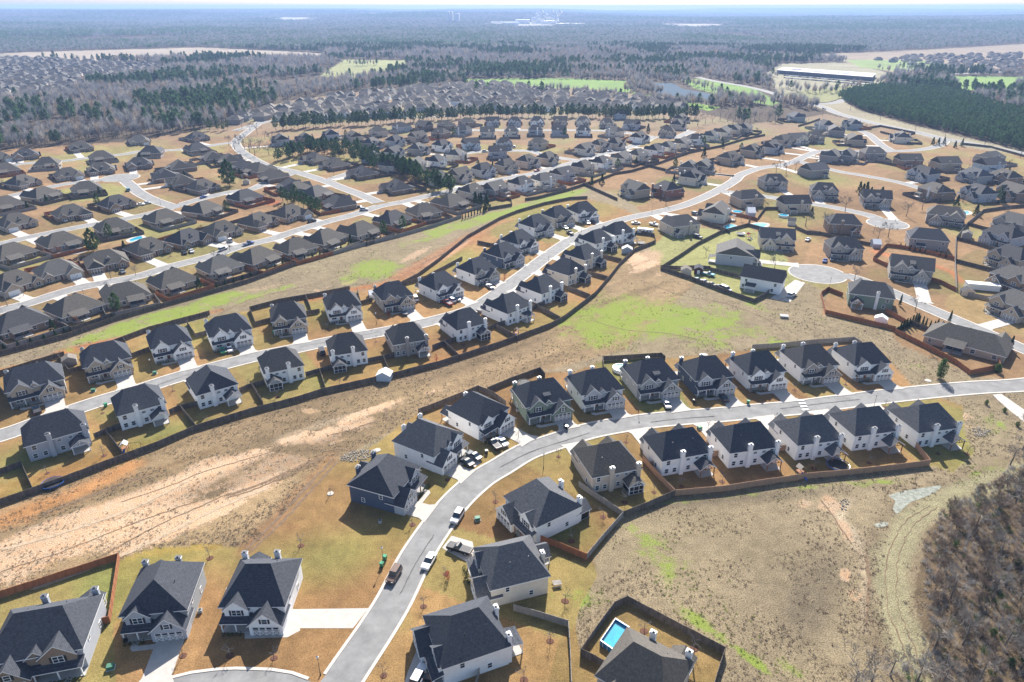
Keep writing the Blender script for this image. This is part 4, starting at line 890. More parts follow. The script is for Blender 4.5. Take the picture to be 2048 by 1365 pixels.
def scatter_px(poly, step, jit=.35):
    P = np.array([G(*p) for p in poly]); x0, y0 = P.min(0); x1, y1 = P.max(0); out = []
    y = y0
    while y < y1:
        x = x0 + rnd.uniform(0, step)
        while x < x1:
            X = x + rnd.uniform(-jit, jit)*step; Y = y + rnd.uniform(-jit, jit)*step
            u, v = PXA(np.array([X]), np.array([Y]))
            if pip(u, v, poly)[0]: out.append((X, Y))
            x += step
        y += step*1.1
    return out
def infill():
    P = scatter_px([(700,190),(800,180),(900,172),(1000,170),(1120,185),(1230,192),(1360,206),(1370,222),(1230,228),(1080,226),(900,228),(740,232),(480,246),(470,232),(560,212),(640,200)], 19, .3)
    hx = np.array([(h[0], h[1]) for h in HOUSES]); return [p for p in P if np.hypot(hx[:, 0]-p[0], hx[:, 1]-p[1]).min() > 14]
IN = infill()
VILL1 = [(-220,118),(0,118),(60,117),(170,124),(240,126),(320,130),(335,142),(280,150),(215,160),(180,172),(130,190),(60,196),(-60,205),(-260,190)]
VILL2 = [(1740,122),(1850,112),(2110,108),(2180,128),(2048,142),(1985,150),(1900,140),(1830,134)]
mass('distant_village', scatter_px(VILL1, 24), 'hazy cluster of grey roofs below the pale construction ground', [R_GRY, TRIM, R_BRN, TRIM, W_TAU, W_BGE])
mass('hazy_village', scatter_px(VILL2, 34), 'scatter of hazy small roofs at the far right', [R_GRY, TRIM, R_BRN, TRIM, W_TAU, W_BGE])

mass('distant_roofs', IN, 'packed pale roofs filling the far estate between its single houses', [R_TAN, TRIM, R_GRY, TRIM, W_CRM, W_TAU], .95)
build_ground()
# ------------------------------------------------------------------ fences
def fence(pts, m, label, h=1.85, world=False, step=2.4, closed=False):
    P = [np.array(p, float) for p in (pts if world else GP(pts))]
    if closed: P.append(P[0])
    b = MB(); pb = []
    for a, c in zip(P[:-1], P[1:]):
        L = np.linalg.norm(c - a); n = max(1, int(round(L / step))); t = (c - a) / max(L, 1e-6); q = np.array((-t[1], t[0])) * .035
        for k in range(n):
            s, e = a + (c-a)*k/n, a + (c-a)*(k+1)/n; hh = h + rnd.uniform(-.05, .05)
            pts4 = [s + q, e + q, e - q, s - q]
            b.solid([(*p, .04) for p in pts4] + [(*p, hh) for p in pts4], [(0, 3, 2, 1), (4, 5, 6, 7), (0, 1, 5, 4), (1, 2, 6, 5), (2, 3, 7, 6), (3, 0, 4, 7)])
            b.box(s[0]-.06, s[0]+.06, s[1]-.06, s[1]+.06, 0, h + .1)
            for z in (.45, h - .35):
                r4 = [s - q, e - q, e - q*2.2, s - q*2.2]
                b.solid([(*p, z) for p in r4] + [(*p, z + .09) for p in r4], [(4, 5, 6, 7), (2, 3, 7, 6), (0, 3, 2, 1)])
    return single('wooden_fence', b.mesh('wooden_fence', m), label=label, cat='fence', group='wooden fences')
FN = [
 ([(-120,757),(0,712),(138,675),(237,640),(381,599),(400,594),(500,565),(593,531)], FENCE_W, 'long weathered fence between the bungalows and the left half of the grassy strip'),
 ([(593,531),(630,521),(667,510)], FENCE_R, 'reddish fence length beside the bungalow row above the grassy strip'),
 ([(667,510),(732,491),(800,474),(870,454),(923,436)], FENCE_G, 'grey fence on the upper middle side of the grassy strip'),
 ([(976,421),(1024,413),(1022,402),(990,396)], FENCE_W, 'short cornered fence below the three dark pines'),
 ([(1050,402),(1073,399),(1138,382),(1180,368)], FENCE_W, 'fence at the top end of the bright green strip'),
 ([(1165,370),(1195,384),(1235,402)], FENCE_W, 'dark fence slanting down toward the columned house'),
 ([(-120,790),(-60,772),(0,752),(60,733),(130,712)], FENCE_W, 'fence behind the stone-fronted house at the left'),
 ([(118,718),(140,748),(175,738),(168,712)], FENCE_W, 'fence round the small yard of the brown shed'),
 ([(168,712),(250,681),(300,662),(345,650),(420,630)], FENCE_W, 'fence behind the tan brick house and its white neighbour'),
 ([(248,683),(266,716),(300,703)], FENCE_W, 'short side fence right of the tan brick house'),
 ([(375,650),(392,676),(415,670)], FENCE_W, 'side fence between the two white houses with steep garage gables'),
 ([(500,622),(512,652),(545,643),(640,626)], FENCE_W, 'fence round the bright green lawn by the pale stone house'),
 ([(500,622),(560,606),(630,594),(700,580)], FENCE_W, 'fence at the back of the pale stone house'),
 ([(612,598),(622,622)], FENCE_W, 'short dividing fence right of the bright green lawn'),
 ([(715,585),(722,610),(745,604)], FENCE_W, 'short fence beside the pergola yard'),
 ([(800,573),(835,555),(880,522),(935,477),(1000,440),(1035,426),(1090,410),(1140,400),(1175,398)], FENCE_W, 'long fence curving behind the upper row next to the red clay bank'),
 ([(800,573),(850,560),(925,520)], FENCE_W, 'dark cross fence behind the house with the red car'),
 ([(955,488),(985,494),(1000,490)], FENCE_W, 'short cross fence behind the slate-blue house of the upper street'),
 ([(-120,1052),(44,996),(140,961),(234,925),(320,893),(393,861),(500,828),(600,802),(646,787),(775,758),(881,731),(1000,692),(1100,655)], FENCE_W, 'very long weathered fence between the near-side yards and the bare dirt field'),
 ([(1100,655),(1128,640),(1190,592),(1220,557),(1241,530),(1270,503),(1311,487)], FENCE_W, 'weathered fence running up the edge of the open green field'),
 ([(1311,487),(1308,474),(1275,467),(1262,476)], FENCE_W, 'fence round the yard with the round trampoline'),
 ([(1222,490),(1268,502)], FENCE_W, 'short cross fence below the trampoline yard'),
 ([(45,933),(68,984)], FENCE_W, 'cross fence left of the light grey house'), ([(0,950),(45,934)], FENCE_W, 'short front fence at the far left edge'),
 ([(213,868),(248,914)], FENCE_W, 'cross fence between the light grey house and the swing-set yard'), ([(190,878),(213,868),(245,856)], FENCE_W, 'front fence right of the light grey house'),
 ([(362,820),(395,861)], FENCE_W, 'cross fence between the swing-set yard and the one-chimney house'), ([(340,830),(362,820),(400,812)], FENCE_W, 'front fence left of the one-chimney house'),
 ([(505,776),(527,812)], FENCE_W, 'cross fence right of the one-chimney house'), ([(480,786),(505,776),(530,770)], FENCE_W, 'front fence right of the one-chimney house'),
 ([(0,778),(28,815)], FENCE_W, 'cross fence at the far left end of the upper street'),
 ([(640,746),(652,784)], FENCE_W, 'cross fence left of the metal shed yard'), ([(612,754),(640,746),(668,738)], FENCE_W, 'front fence left of the metal shed yard'),
 ([(767,720),(782,756)], FENCE_W, 'cross fence right of the pale metal shed'), ([(735,726),(767,720),(795,712)], FENCE_W, 'front fence beside the taupe house'),
 ([(888,690),(920,720)], FENCE_W, 'cross fence right of the taupe house'), ([(865,700),(888,690),(922,680)], FENCE_W, 'front fence left of the glazed porch house'),
 ([(993,657),(1036,682)], FENCE_W, 'cross fence right of the glazed porch house'), ([(972,663),(993,655),(1015,648)], FENCE_W, 'front fence left of the playset yard'),
 ([(1073,616),(1120,642)], FENCE_W, 'cross fence right of the playset yard'), ([(1062,622),(1073,616),(1090,610)], FENCE_W, 'front fence right of the playset yard'),
 ([(1137,580),(1180,597)], FENCE_W, 'cross fence below the cream house of the near side'), ([(1171,548),(1215,560)], FENCE_W, 'cross fence halfway up the near side yards'), ([(1204,515),(1243,525)], FENCE_W, 'cross fence second from the top of the near side yards'),
 ([(837,829),(898,805),(957,781),(985,793),(1012,812)], FENCE_W, 'fence above the white houses at the bend'), ([(837,829),(845,836)], FENCE_W, 'stub of fence at the corner above the bend'),
 ([(975,785),(1020,766),(1080,744),(1090,756)], FENCE_W, 'fence behind the sage-green house'),
 ([(1205,722),(1207,742),(1206,722),(1260,719),(1322,715),(1330,722)], FENCE_W, 'dark fence behind the house next to the round green pool', ),
 ([(1504,699),(1560,695),(1620,689),(1706,683),(1722,692)], FENCE_G, 'pale fence behind the two houses with garages at the right'),
 ([(1640,704),(1668,726),(1680,724)], FENCE_W, 'short fence between the last two houses of the upper right row'),
 ([(1858,931),(1790,940),(1700,950),(1612,958),(1530,970),(1448,983),(1349,992)], FENCE_N, 'new orange-brown fence along the foot of the right row'),
 ([(1800,860),(1830,895),(1858,931)], FENCE_N, 'new fence slanting down beside the last house of the right row'),
 ([(1673,884),(1695,880)], FENCE_N, 'new short fence between the playset house and its right neighbour'), ([(1555,903),(1592,900)], FENCE_N, 'new short fence left of the playset house'), ([(1424,914),(1452,911)], FENCE_N, 'new short fence between the two left houses of that row'),
 ([(1285,922),(1300,940),(1349,992)], FENCE_N, 'new fence slanting down from the left house of the right row'), ([(1297,936),(1318,930)], FENCE_N, 'new short fence beside the leftmost white house of the right row'),
 ([(1349,992),(1300,1013),(1246,1035)], FENCE_W, 'fence at the foot of the beige house yard'),
 ([(1246,1035),(1195,1000),(1157,974)], FENCE_G, 'fence between the beige house and the black screened porch yard'),
 ([(1246,1035),(1208,1078),(1173,1120)], FENCE_G, 'fence on the field side of the black screened porch yard'),
 ([(1173,1120),(1125,1100),(1080,1083)], FENCE_R, 'fence closing the yard of the dark shed at its lower side'),
 ([(1023,1060),(1047,1036)], FENCE_W, 'short fence beside the dark shed'),
 ([(1027,1222),(1080,1237),(1136,1254),(1140,1310),(1143,1400)], FENCE_G, 'grey fence round the yard right of the bottom centre white house'),
 ([(946,1400),(960,1345)], FENCE_G, 'fence below the bottom centre white house'),
 ([(1161,1311),(1195,1262),(1228,1217),(1254,1205)], FENCE_W, 'dark fence left of the blue rectangular pool'), ([(1254,1205),(1350,1256),(1449,1308)], FENCE_W, 'dark fence above the blue rectangular pool yard'),
 ([(1449,1308),(1438,1340),(1420,1400)], FENCE_W, 'dark fence at the right of the bottom pool yard'), ([(1161,1311),(1190,1325),(1212,1337)], FENCE_W, 'dark fence below the blue rectangular pool'),
 ([(-80,1220),(0,1197),(120,1158),(240,1119)], FENCE_R, 'reddish fence behind the big grey corner house'), ([(240,1119),(231,1180),(221,1246)], FENCE_R, 'reddish fence at the right of the corner house lawn'), ([(221,1246),(182,1256)], FENCE_R, 'short reddish fence beside the big grey corner house'),
 ([(1321,540),(1360,515),(1395,491),(1440,468),(1495,453),(1500,440)], FENCE_W, 'dark fence curving up beside the pale grey gable-ended house'), ([(1321,540),(1380,560),(1440,583),(1507,606)], FENCE_W, 'dark fence along the row of old cars'),
 ([(1507,606),(1530,594),(1545,580)], FENCE_W, 'dark fence corner beside the white farmhouse-style house'), ([(1321,538),(1360,540),(1390,538),(1420,540)], FENCE_W, 'fence behind the two small sheds'), ([(1420,542),(1450,550),(1485,558)], FENCE_W, 'dark fence between the old cars and the gable-ended house'),
 ([(1495,453),(1530,462)], FENCE_W, 'short fence near the in-ground pool'), ([(1400,445),(1430,455),(1460,468)], FENCE_W, 'fence beside the covered pool'), ([(1460,430),(1490,436),(1515,443)], FENCE_R, 'orange-red fence below the blue carport'),
 ([(1515,440),(1530,420),(1560,420)], FENCE_W, 'fence round the small round pool yard'),
 ([(1641,592),(1650,628),(1720,645),(1790,662)], FENCE_R, 'red-brown fence below the olive-green house'), ([(1641,592),(1655,582),(1685,594)], FENCE_R, 'red-brown fence left of the olive-green house'), ([(1770,625),(1815,650)], FENCE_R, 'red-brown fence right of the olive-green house'),
 ([(1788,666),(1850,697),(1910,728),(1938,750)], FENCE_R, 'bright red fence in front of the long brown-roofed house'), ([(1938,750),(1998,738),(1995,722),(1975,712)], FENCE_R, 'red fence corner at the right end of the long house yard'), ([(1788,666),(1820,650),(1868,668)], FENCE_W, 'dark fence beside the cypress hedge'),
 ([(1746,520),(1772,494),(1800,497),(1860,509),(1908,521)], FENCE_R, 'fence behind the row of small cypresses'), ([(1746,522),(1775,535)], FENCE_R, 'short fence left of the stone and beige house'), ([(1852,560),(1880,568),(1912,584)], FENCE_R, 'red fence right of the stone and beige house'),
 ([(1912,584),(1909,530),(1911,480),(1935,450),(1965,425)], FENCE_G, 'long grey fence climbing the right side estate'), ([(1911,480),(1950,490),(1990,503)], FENCE_W, 'cross fence below the small dark shed on the right'), ([(1935,451),(1960,458),(1990,466)], FENCE_W, 'cross fence above the small dark shed on the right'), ([(1909,525),(1960,538),(2000,548)], FENCE_W, 'cross fence above the long white container'), ([(1920,590),(1970,600),(2020,600)], FENCE_G, 'pale fence below the long white container'),
 ([(1965,425),(2010,418),(2060,414)], FENCE_W, 'dark fence above the fenced column at the right edge'), ([(1640,470),(1700,485),(1740,492)], FENCE_W, 'fence between the brown brick house and the shed yard'), ([(1640,470),(1612,468),(1590,458)], FENCE_W, 'fence left of the shed yard'),
 ([(1735,258),(1760,254),(1800,262),(1830,268),(1800,276),(1760,266)], FENCE_W, 'dark fence loop below the highway'), ([(1705,318),(1760,327),(1800,335)], FENCE_W, 'fence along the long lawn below the loop street'), ([(1640,240),(1618,248),(1596,254)], FENCE_W, 'fence beside the grey houses below the highway'),
 ([(1925,290),(1980,296),(2060,318)], FENCE_W, 'dark fence below the highway at the right edge'), ([(1340,345),(1300,335),(1268,326)], FENCE_W, 'cross fence in the middle yards beside two red trees'), ([(1180,370),(1230,350),(1262,345),(1320,328),(1380,307),(1440,295)], FENCE_W, 'long diagonal fence between the middle yards and the sweeping street'),
 ([(1440,295),(1490,280),(1530,272)], FENCE_W, 'fence below the stepped cream houses'),
]
for a in FN: fence(a[0], a[1], a[2])
# a yard fence behind each suburban lot
def yard_fence_mesh(hw, d0, d1, m):
    b = MB(); P = [(-hw, d0-3), (-hw, d1), (hw, d1), (hw, d0-3)]
    for a, c in zip(P[:-1], P[1:]):
        a = np.array(a); c = np.array(c); t = (c-a)/np.linalg.norm(c-a); q = np.array((-t[1], t[0]))*.04
        p4 = [a+q, c+q, c-q, a-q]; b.solid([(*p, .02) for p in p4] + [(*p, 1.85) for p in p4], [(0, 3, 2, 1), (4, 5, 6, 7), (0, 1, 5, 4), (1, 2, 6, 5), (2, 3, 7, 6), (3, 0, 4, 7)])
    for x0, x1 in ((-hw, -hw+2.2), (hw-2.2, hw)): b.box(x0+.05, x1-.05, d0-3.04, d0-2.97, .02, 1.85)
    return b.mesh('yard_fence', m)
YP = {}
HXY = np.array([(h[0], h[1]) for h in HOUSES])
for (X, Y, r, w, d, lab, grp, px, py) in HOUSES:
    if grp not in ('bungalows of the left estate', 'two-storey houses in the middle distance'): continue
    ca, sa = math.cos(r), math.sin(r)
    dep = 8.0
    for t in (9.0, 7.5, 6.0, 4.5):   # keep clear of streets and neighbours
        pts = np.array([(X + lx*ca - ly*sa, Y + lx*sa + ly*ca) for lx in (-w/2-1.6, 0, w/2+1.6) for ly in (d/2, d/2+t)])
        dep = t
        if road_dist(pts[:, 0], pts[:, 1]).min() > 1.0: break
    if road_dist(pts[:, 0], pts[:, 1]).min() < .3: continue
    c = (X - (d/2+3)*sa, Y + (d/2+3)*ca); dd = np.sort(np.hypot(HXY[:, 0]-c[0], HXY[:, 1]-c[1]))
    if dd[1] < 6.5: continue
    m = (FENCE_W, FENCE_R, FENCE_G, FENCE_W)[int(px) % 4]; key = (w, d, dep, m.name)
    if key not in YP: YP[key] = yard_fence_mesh(w/2 + 1.7, d/2, d/2 + dep, m)
    o = single('yard_fence', YP[key], (X, Y, 0), r, label='yard fence behind the house, ' + lab.split(', ', 1)[1], cat='fence', group='yard fences')

# ------------------------------------------------------------------ vehicles
TYRE = mat('tyre_rubber', (.015, .015, .015), .9); RIM = mat('wheel_alloy', (.45, .45, .47), .35, metal=.8); LAMPW = mat('headlight_glass', (.7, .7, .68), .2, spec=.6); LAMPR = mat('taillight_red', (.35, .01, .01), .3)
CARC = {}
def paint(c):
    t = dict(white=(.75, .75, .75), black=(.012, .012, .014), silver=(.42, .43, .45), grey=(.16, .17, .18), red=(.35, .03, .02), blue=(.02, .08, .30), green=(.01, .22, .10), teal=(.05, .25, .30), brown=(.10, .055, .035), tan=(.42, .36, .28))[c]
    return mat('paint_' + c, t, .28, spec=.6)
def car(kind, c):
    """front of the car = +X"""
    L, Wd, H, nose = {'sedan': (4.8, 1.86, 1.45, 1), 'suv': (4.9, 1.95, 1.80, .9), 'pickup': (5.7, 2.0, 1.9, 1), 'jeep': (4.6, 1.9, 1.9, .8), 'van': (5.4, 2.0, 2.1, .6)}[kind]
    root = empty({'sedan': 'sedan_car', 'suv': 'suv_car', 'pickup': 'pickup_truck', 'jeep': 'jeep_car', 'van': 'van'}[kind]); hl = L/2; hw = Wd/2; belt = H*.56
    prof = {'sedan': [(-hl, .35), (-hl, .85), (-hl*.8, .92), (-hl*.2, .9), (hl*.45, .86), (hl*.92, .72), (hl, .55), (hl, .3)],
            'pickup': [(-hl, .5), (-hl, 1.12), (-hl*.1, 1.12), (hl*.40, 1.12), (hl*.92, 1.05), (hl, .9), (hl, .45)]}.get(kind, [(-hl, .4), (-hl, 1.0), (-hl*.9, belt), (hl*.42, belt), (hl*.92, .95), (hl, .8), (hl, .4)])
    b = MB(); n = len(prof)
    rings = []
    for k, (y, s) in enumerate(((-hw, .97), (-hw*.88, 1.0), (hw*.88, 1.0), (hw, .97))):
        rings.append([(x*s, y, .3 + (z-.3)*(1.0 if k in (1, 2) else .93)) for x, z in prof])
    base = 0
    for rg in rings: b.v += rg
    for k in range(3):
        for i in range(n): j = (i+1) % n; b.f.append((k*n+i, (k+1)*n+i, (k+1)*n+j, k*n+j)); b.m.append(0)
    b.f.append(tuple(range(n))); b.m.append(0); b.f.append(tuple(3*n+i for i in reversed(range(n)))); b.m.append(0)
    if kind == 'pickup': b.box(-hl+.15, -hl*.12, -hw*.8, hw*.8, 1.121, 1.125, 1)
    pm = paint(c); part('body', b.mesh('body', [pm, SHUT]), root)
    x0, x1 = {'sedan': (-hl*.62, hl*.42), 'pickup': (-hl*.12, hl*.42), 'jeep': (-hl*.95, hl*.35), 'van': (-hl*.95, hl*.62)}.get(kind, (-hl*.93, hl*.42))
    zb = {'sedan': .88, 'pickup': 1.1}.get(kind, belt-.02); rk, fk = {'sedan': (.75, .85), 'jeep': (.15, .35), 'van': (.12, .7)}.get(kind, (.35, .7))
    P = [(x0, -hw*.93, zb), (x1, -hw*.93, zb), (x1, hw*.93, zb), (x0, hw*.93, zb), (x0+rk, -hw*.76, H-.06), (x1-fk, -hw*.76, H-.06), (x1-fk, hw*.76, H-.06), (x0+rk, hw*.76, H-.06)]
    g = MB(); g.solid(P, [(4, 5, 6, 7), (0, 1, 5, 4), (1, 2, 6, 5), (2, 3, 7, 6), (3, 0, 4, 7)]); part('windows', g.mesh('windows', GLASS), root)
    g = MB(); q = [(P[k][0] + (.04 if k in (4, 7) else -.04), P[k][1], H-.058) for k in (4, 5, 6, 7)]; g.solid([*q] + [(p[0], p[1]*.97, H) for p in q], [(4, 5, 6, 7), (0, 1, 5, 4), (1, 2, 6, 5), (2, 3, 7, 6), (3, 0, 4, 7)]); part('car_roof', g.mesh('car_roof', pm), root)
    R = .42 if kind in ('jeep', 'pickup') else .35
    for sx in (-.62, .62):
        for sy in (-1, 1):
            o = part('wheel', cm(('ty', R), lambda: (lambda q: (q.tube((0, -.11, 0), (0, .11, 0), R, R, 14), q.mesh('wheel', TYRE))[1])(MB())), root, (sx*hl, sy*(hw-.1), R))
            part('rim', cm(('ri', R), lambda: (lambda q: (q.tube((0, -.125, 0), (0, .125, 0), R*.6, R*.6, 10), q.mesh('rim', RIM))[1])(MB())), o)
    for sy in (-1, 1):
        part('headlight', cm('hl', lambda: (lambda q: (q.box(-.03, .03, -.2, .2, -.09, .09), q.mesh('headlight', LAMPW))[1])(MB())), root, (hl-.015, sy*hw*.66, .68 if kind == 'sedan' else .82))
        part('taillight', cm('tl', lambda: (lambda q: (q.box(-.03, .03, -.14, .14, -.1, .1), q.mesh('taillight', LAMPR))[1])(MB())), root, (-hl+.01, sy*hw*.75, .78))
    return root
def car_at(px, py, qx, qy, kind, c, label):
    """centre pixel, pixel the bonnet points at"""
    X, Y = G(px, py, .7); a, e = G(qx, qy, .7); key = (kind, c)
    if key not in CARC: CARC[key] = car(kind, c)
    place(CARC[key], X, Y, math.atan2(e-Y, a-X), label=label, cat='car' if kind not in ('pickup', 'van') else {'pickup': 'truck', 'van': 'van'}[kind], group='parked cars', z=.12 if road_dist(X, Y)[0] > 0 else .09, scale=1.04)
CARS = [
 (788,1150,772,1176,'jeep','brown','dark brown boxy off-roader parked at the left kerb near the bottom'), (858,1122,846,1142,'sedan','white','white sports coupe with dark stripes on the curving road'), (915,1033,903,1052,'suv','silver','silver suv at the right kerb above the white coupe'),
 (919,1098,900,1092,'pickup','black','black open-bed off-road truck on a short driveway'), (867,1340,884,1310,'suv','black','black suv on the bottom centre driveway'), (838,1352,856,1318,'suv','white','white suv at the bottom edge beside a black one'),
 (933,923,920,914,'sedan','black','black sedan nearer the house on the driveway at the bend'), (948,911,935,903,'sedan','grey','dark sedan nearer the road on the driveway at the bend'), (988,888,972,872,'pickup','black','dark pickup on the driveway above the bend'), (1004,883,992,871,'sedan','white','white car beside the dark pickup above the bend'),
 (1334,808,1327,792,'sedan','silver','silver sedan on the driveway of the house by the green pool'), (1447,795,1437,782,'sedan','black','black sedan on the slate-blue house driveway above the straight road'),
 (73,820,66,800,'pickup','black','black pickup outside the stone-fronted house at the far left'), (445,701,438,684,'sedan','green','bright green car outside a white house'), (459,698,452,682,'sedan','white','white car beside the bright green one'),
 (644,704,640,692,'van','black','dark van behind the screened porch house on the upper street'), (808,625,800,612,'sedan','grey','grey car outside the taupe house'), (965,618,975,612,'pickup','grey','grey pickup on the driveway of the playset house'),
 (895,606,885,600,'pickup','red','red pickup outside a white house'), (903,600,893,593,'suv','white','white suv next to the red pickup'), (913,597,903,590,'sedan','silver','silver car next to the white suv and red pickup'), (830,597,824,588,'van','white','white van beside the taupe house'),
 (972,567,962,561,'sedan','grey','dark grey car below the red-leaved tree house'), (980,573,970,567,'sedan','silver','pale grey car on the driveway edge near the red-leaved tree'), (1130,455,1122,450,'sedan','white','white car at the grey stone house'), (1140,466,1132,461,'pickup','black','black pickup on the street by the grey stone house'), (1175,445,1168,440,'sedan','white','white sedan at the upper end of the upper street'), (1185,443,1178,438,'sedan','black','dark sedan at the upper end of the upper street'),
 (1308,449,1316,451,'pickup','white','white pickup beside the camper trailer'), (1272,446,1282,446,'sedan','white','white car left of the white pickup by the upper street'), (1391,428,1400,430,'suv','grey','grey suv behind the big beige house'), (1396,474,1408,477,'suv','black','black suv on the grass below the big beige house'),
 (1395,560,1405,564,'sedan','teal','pale teal old car, first in the row along the dark fence'), (1409,564,1419,568,'sedan','white','white old car, second in the row along the dark fence'), (1423,569,1433,573,'sedan','brown','brown old car, third in the row along the dark fence'), (1437,574,1447,578,'sedan','black','black old car, fourth in the row along the dark fence'), (1451,579,1461,583,'van','white','white old van, last in the row along the dark fence'),
 (1417,549,1431,552,'pickup','teal','teal pickup beside the small barn shed'), (1584,590,1592,586,'suv','white','white suv on the concrete drive by the farmhouse-style house'), (1650,521,1653,513,'sedan','blue','blue car outside the stone-fronted house at the cul-de-sac'), (1665,518,1667,510,'sedan','grey','dark car right of the blue one at the cul-de-sac'),
 (281,409,291,408,'sedan','white','white car left of the two by the collector corner bungalow'), (294,406,304,405,'sedan','silver','silver car right of the two by the collector corner bungalow'), (256,380,249,374,'suv','teal','teal suv on the street below the turning circle'), (245,543,238,534,'sedan','grey','grey car on the driveway of a brown bungalow with an open garage'), (131,441,128,434,'sedan','white','white car outside a bungalow two streets above the pools'),
 (383,502,377,494,'sedan','white','white sedan on a bungalow driveway beside a black one'), (369,505,364,497,'sedan','black','black sedan on a bungalow driveway beside a white one'), (460,481,454,474,'suv','white','white suv on a driveway above the silver street car'), (446,498,456,494,'suv','silver','silver suv driving on the bungalow street'), (497,487,507,484,'pickup','blue','blue pickup parked on the bungalow street'),
 (624,442,632,441,'suv','black','black suv outside a bungalow near the pine cluster'), (716,414,724,412,'sedan','black','dark car at the corner bungalow garage'), (728,419,737,419,'suv','silver','grey suv at the corner bungalow driveway'), (407,394,414,392,'sedan','blue','dark blue car on the middle left street'),
 (1743,315,1752,316,'pickup','black','black pickup below the loop street'), (970,303,978,303,'suv','grey','grey suv on the middle street'), (1074,341,1084,338,'pickup','red','red truck on the lower middle street'), (1029,294,1031,289,'suv','white','white suv on the grass by the middle street'), (1220,302,1228,301,'sedan','white','white car on the inner middle street'), (113,383,121,382,'suv','black','dark suv on the drive below the turning circle'), (1616,479,1622,474,'sedan','white','white car behind the beige steep-roofed house'),
 (1648,219,1656,221,'suv','black','dark car on the highway near the junction'), (1822,163,1832,161,'suv','black','dark car on the far crossing highway'),
]
for a in CARS: car_at(*a)
# camper trailer
t = empty('camper_trailer', (*G(1290, 468), 0), math.radians(-22), label='long white camper trailer beside the fenced trampoline yard', cat='trailer')
b = MB(); b.box(-4.2, 4.2, -1.25, 1.25, .6, 2.9, 0); b.box(-4.1, 4.1, -1.15, 1.15, 2.9, 3.0, 0); b.box(-4.2, 4.2, -1.265, -1.25, 1.0, 1.2, 1); part('body', b.mesh('body', [paint('white'), SHUT]), t)
for x in (-2.6, -.6, 1.4, 3.0): part('window', cm('tw', lambda: (lambda q: (q.box(-.45, .45, -.02, 0, 0, .6), q.mesh('window', GLASS))[1])(MB())), t, (x, -1.25, 1.6))
for x in (-.6, .4):
    for s in (-1, 1): part('wheel', MC[('ty', .35)], t, (x, s*1.15, .35))
b = MB(); b.bar((4.2, 0, .6), (5.4, 0, .5), .1); part('hitch', b.mesh('hitch', METB), t)
# ------------------------------------------------------------------ small things in the yards
def shed(px, py, w, d, h, wm, rm, rz, label, barn=False):
    root = empty('garden_shed', (*G(px, py, 1.2), 0), math.radians(rz), label=label, cat='shed')
    b = MB(); pent(b, 0, -d/2, d/2, w/2, 0, h, w*.28); part('wall', b.mesh('wall', wm), root)
    r = MB(); gable_slabs(r, 0, -d/2-.15, d/2+.15, w/2, h, w*.28, oh=.15, th=.07); part('roof', r.mesh('roof', [rm, TRIM]), root)
    b = MB(); b.box(-.6, .6, -d/2-.04, -d/2, .05, 1.9); part('door', b.mesh('door', TRIM if barn else wm), root)
METR = mat('metal_roof_white', (.72, .72, .72), .35, spec=.5); BRED = mat('barn_red', (.10, .03, .025), .8)
shed(1066,1056,4.6,3.4,2.3,W_SGR,R_CHAR,-30,'small dark-roofed shed beside the black screened porch house'); shed(769,752,4.6,3.6,2.1,W_BLU,METR,-6,'pale metal shed in the corner of a yard along the long fence')
shed(139,722,4.2,3.4,2.2,W_TAU,R_TAN,30,'brown shed with a pale roof behind the tan brick house'); shed(1254,501,5.0,3.4,2.2,W_GRY,METR,-8,'grey shed with a white roof near the trampoline yard')
shed(1372,543,4.6,3.6,2.3,W_BGE,R_TAN,-10,'tan shed left of the small dark barn'); shed(1397,541,3.8,4.2,2.5,BRED,R_CHAR,-14,'small dark red barn with white doors',True)
shed(1751,489,6.2,3.8,2.2,W_GRY,METR,-100,'white-roofed shed behind the stone-fronted cul-de-sac house'); shed(1934,471,4.6,4.8,2.4,W_TAU,R_GRY,-30,'small dark shed with a pale roof in the right side yards')
shed(1762,640,4.4,2.8,2.0,W_WHT,METR,-30,'small white shed below the olive-green house'); shed(1501,426,8.0,4.2,2.3,W_BLU,METR,-96,'long blue and white carport behind the tan house'); shed(1934,585,4.6,3.0,2.2,W_BGE,R_DGR,-8,'beige shed left of the long white container')
shed(1583,445,5.2,4.2,2.5,W_CRM,R_GRY,70,'cream shed beside the small round pool'); shed(745,588,4.6,3.0,1.6,W_WHT,METR,-70,'low white-roofed shelter in the pergola yard'); shed(489,352,4,3,2,W_TAU,R_BRN,0,'small brown shed behind the round pine'); shed(493,365,4.2,3.4,2.2,W_BGE,R_BRN,10,'tan shed by the dark-roofed bungalows')
c = empty('white_container', (*G(1964, 574, 1), 0), math.radians(-16), label='long white container behind the dark brick house at the right edge', cat='container')
b = MB(); b.box(-6.3, 6.3, -1.9, 1.9, 0, 2.5); part('body', b.mesh('body', METW), c); b = MB(); b.box(-6.4, 6.4, -2.0, 2.0, 2.5, 2.62); part('lid', b.mesh('lid', METR), c)
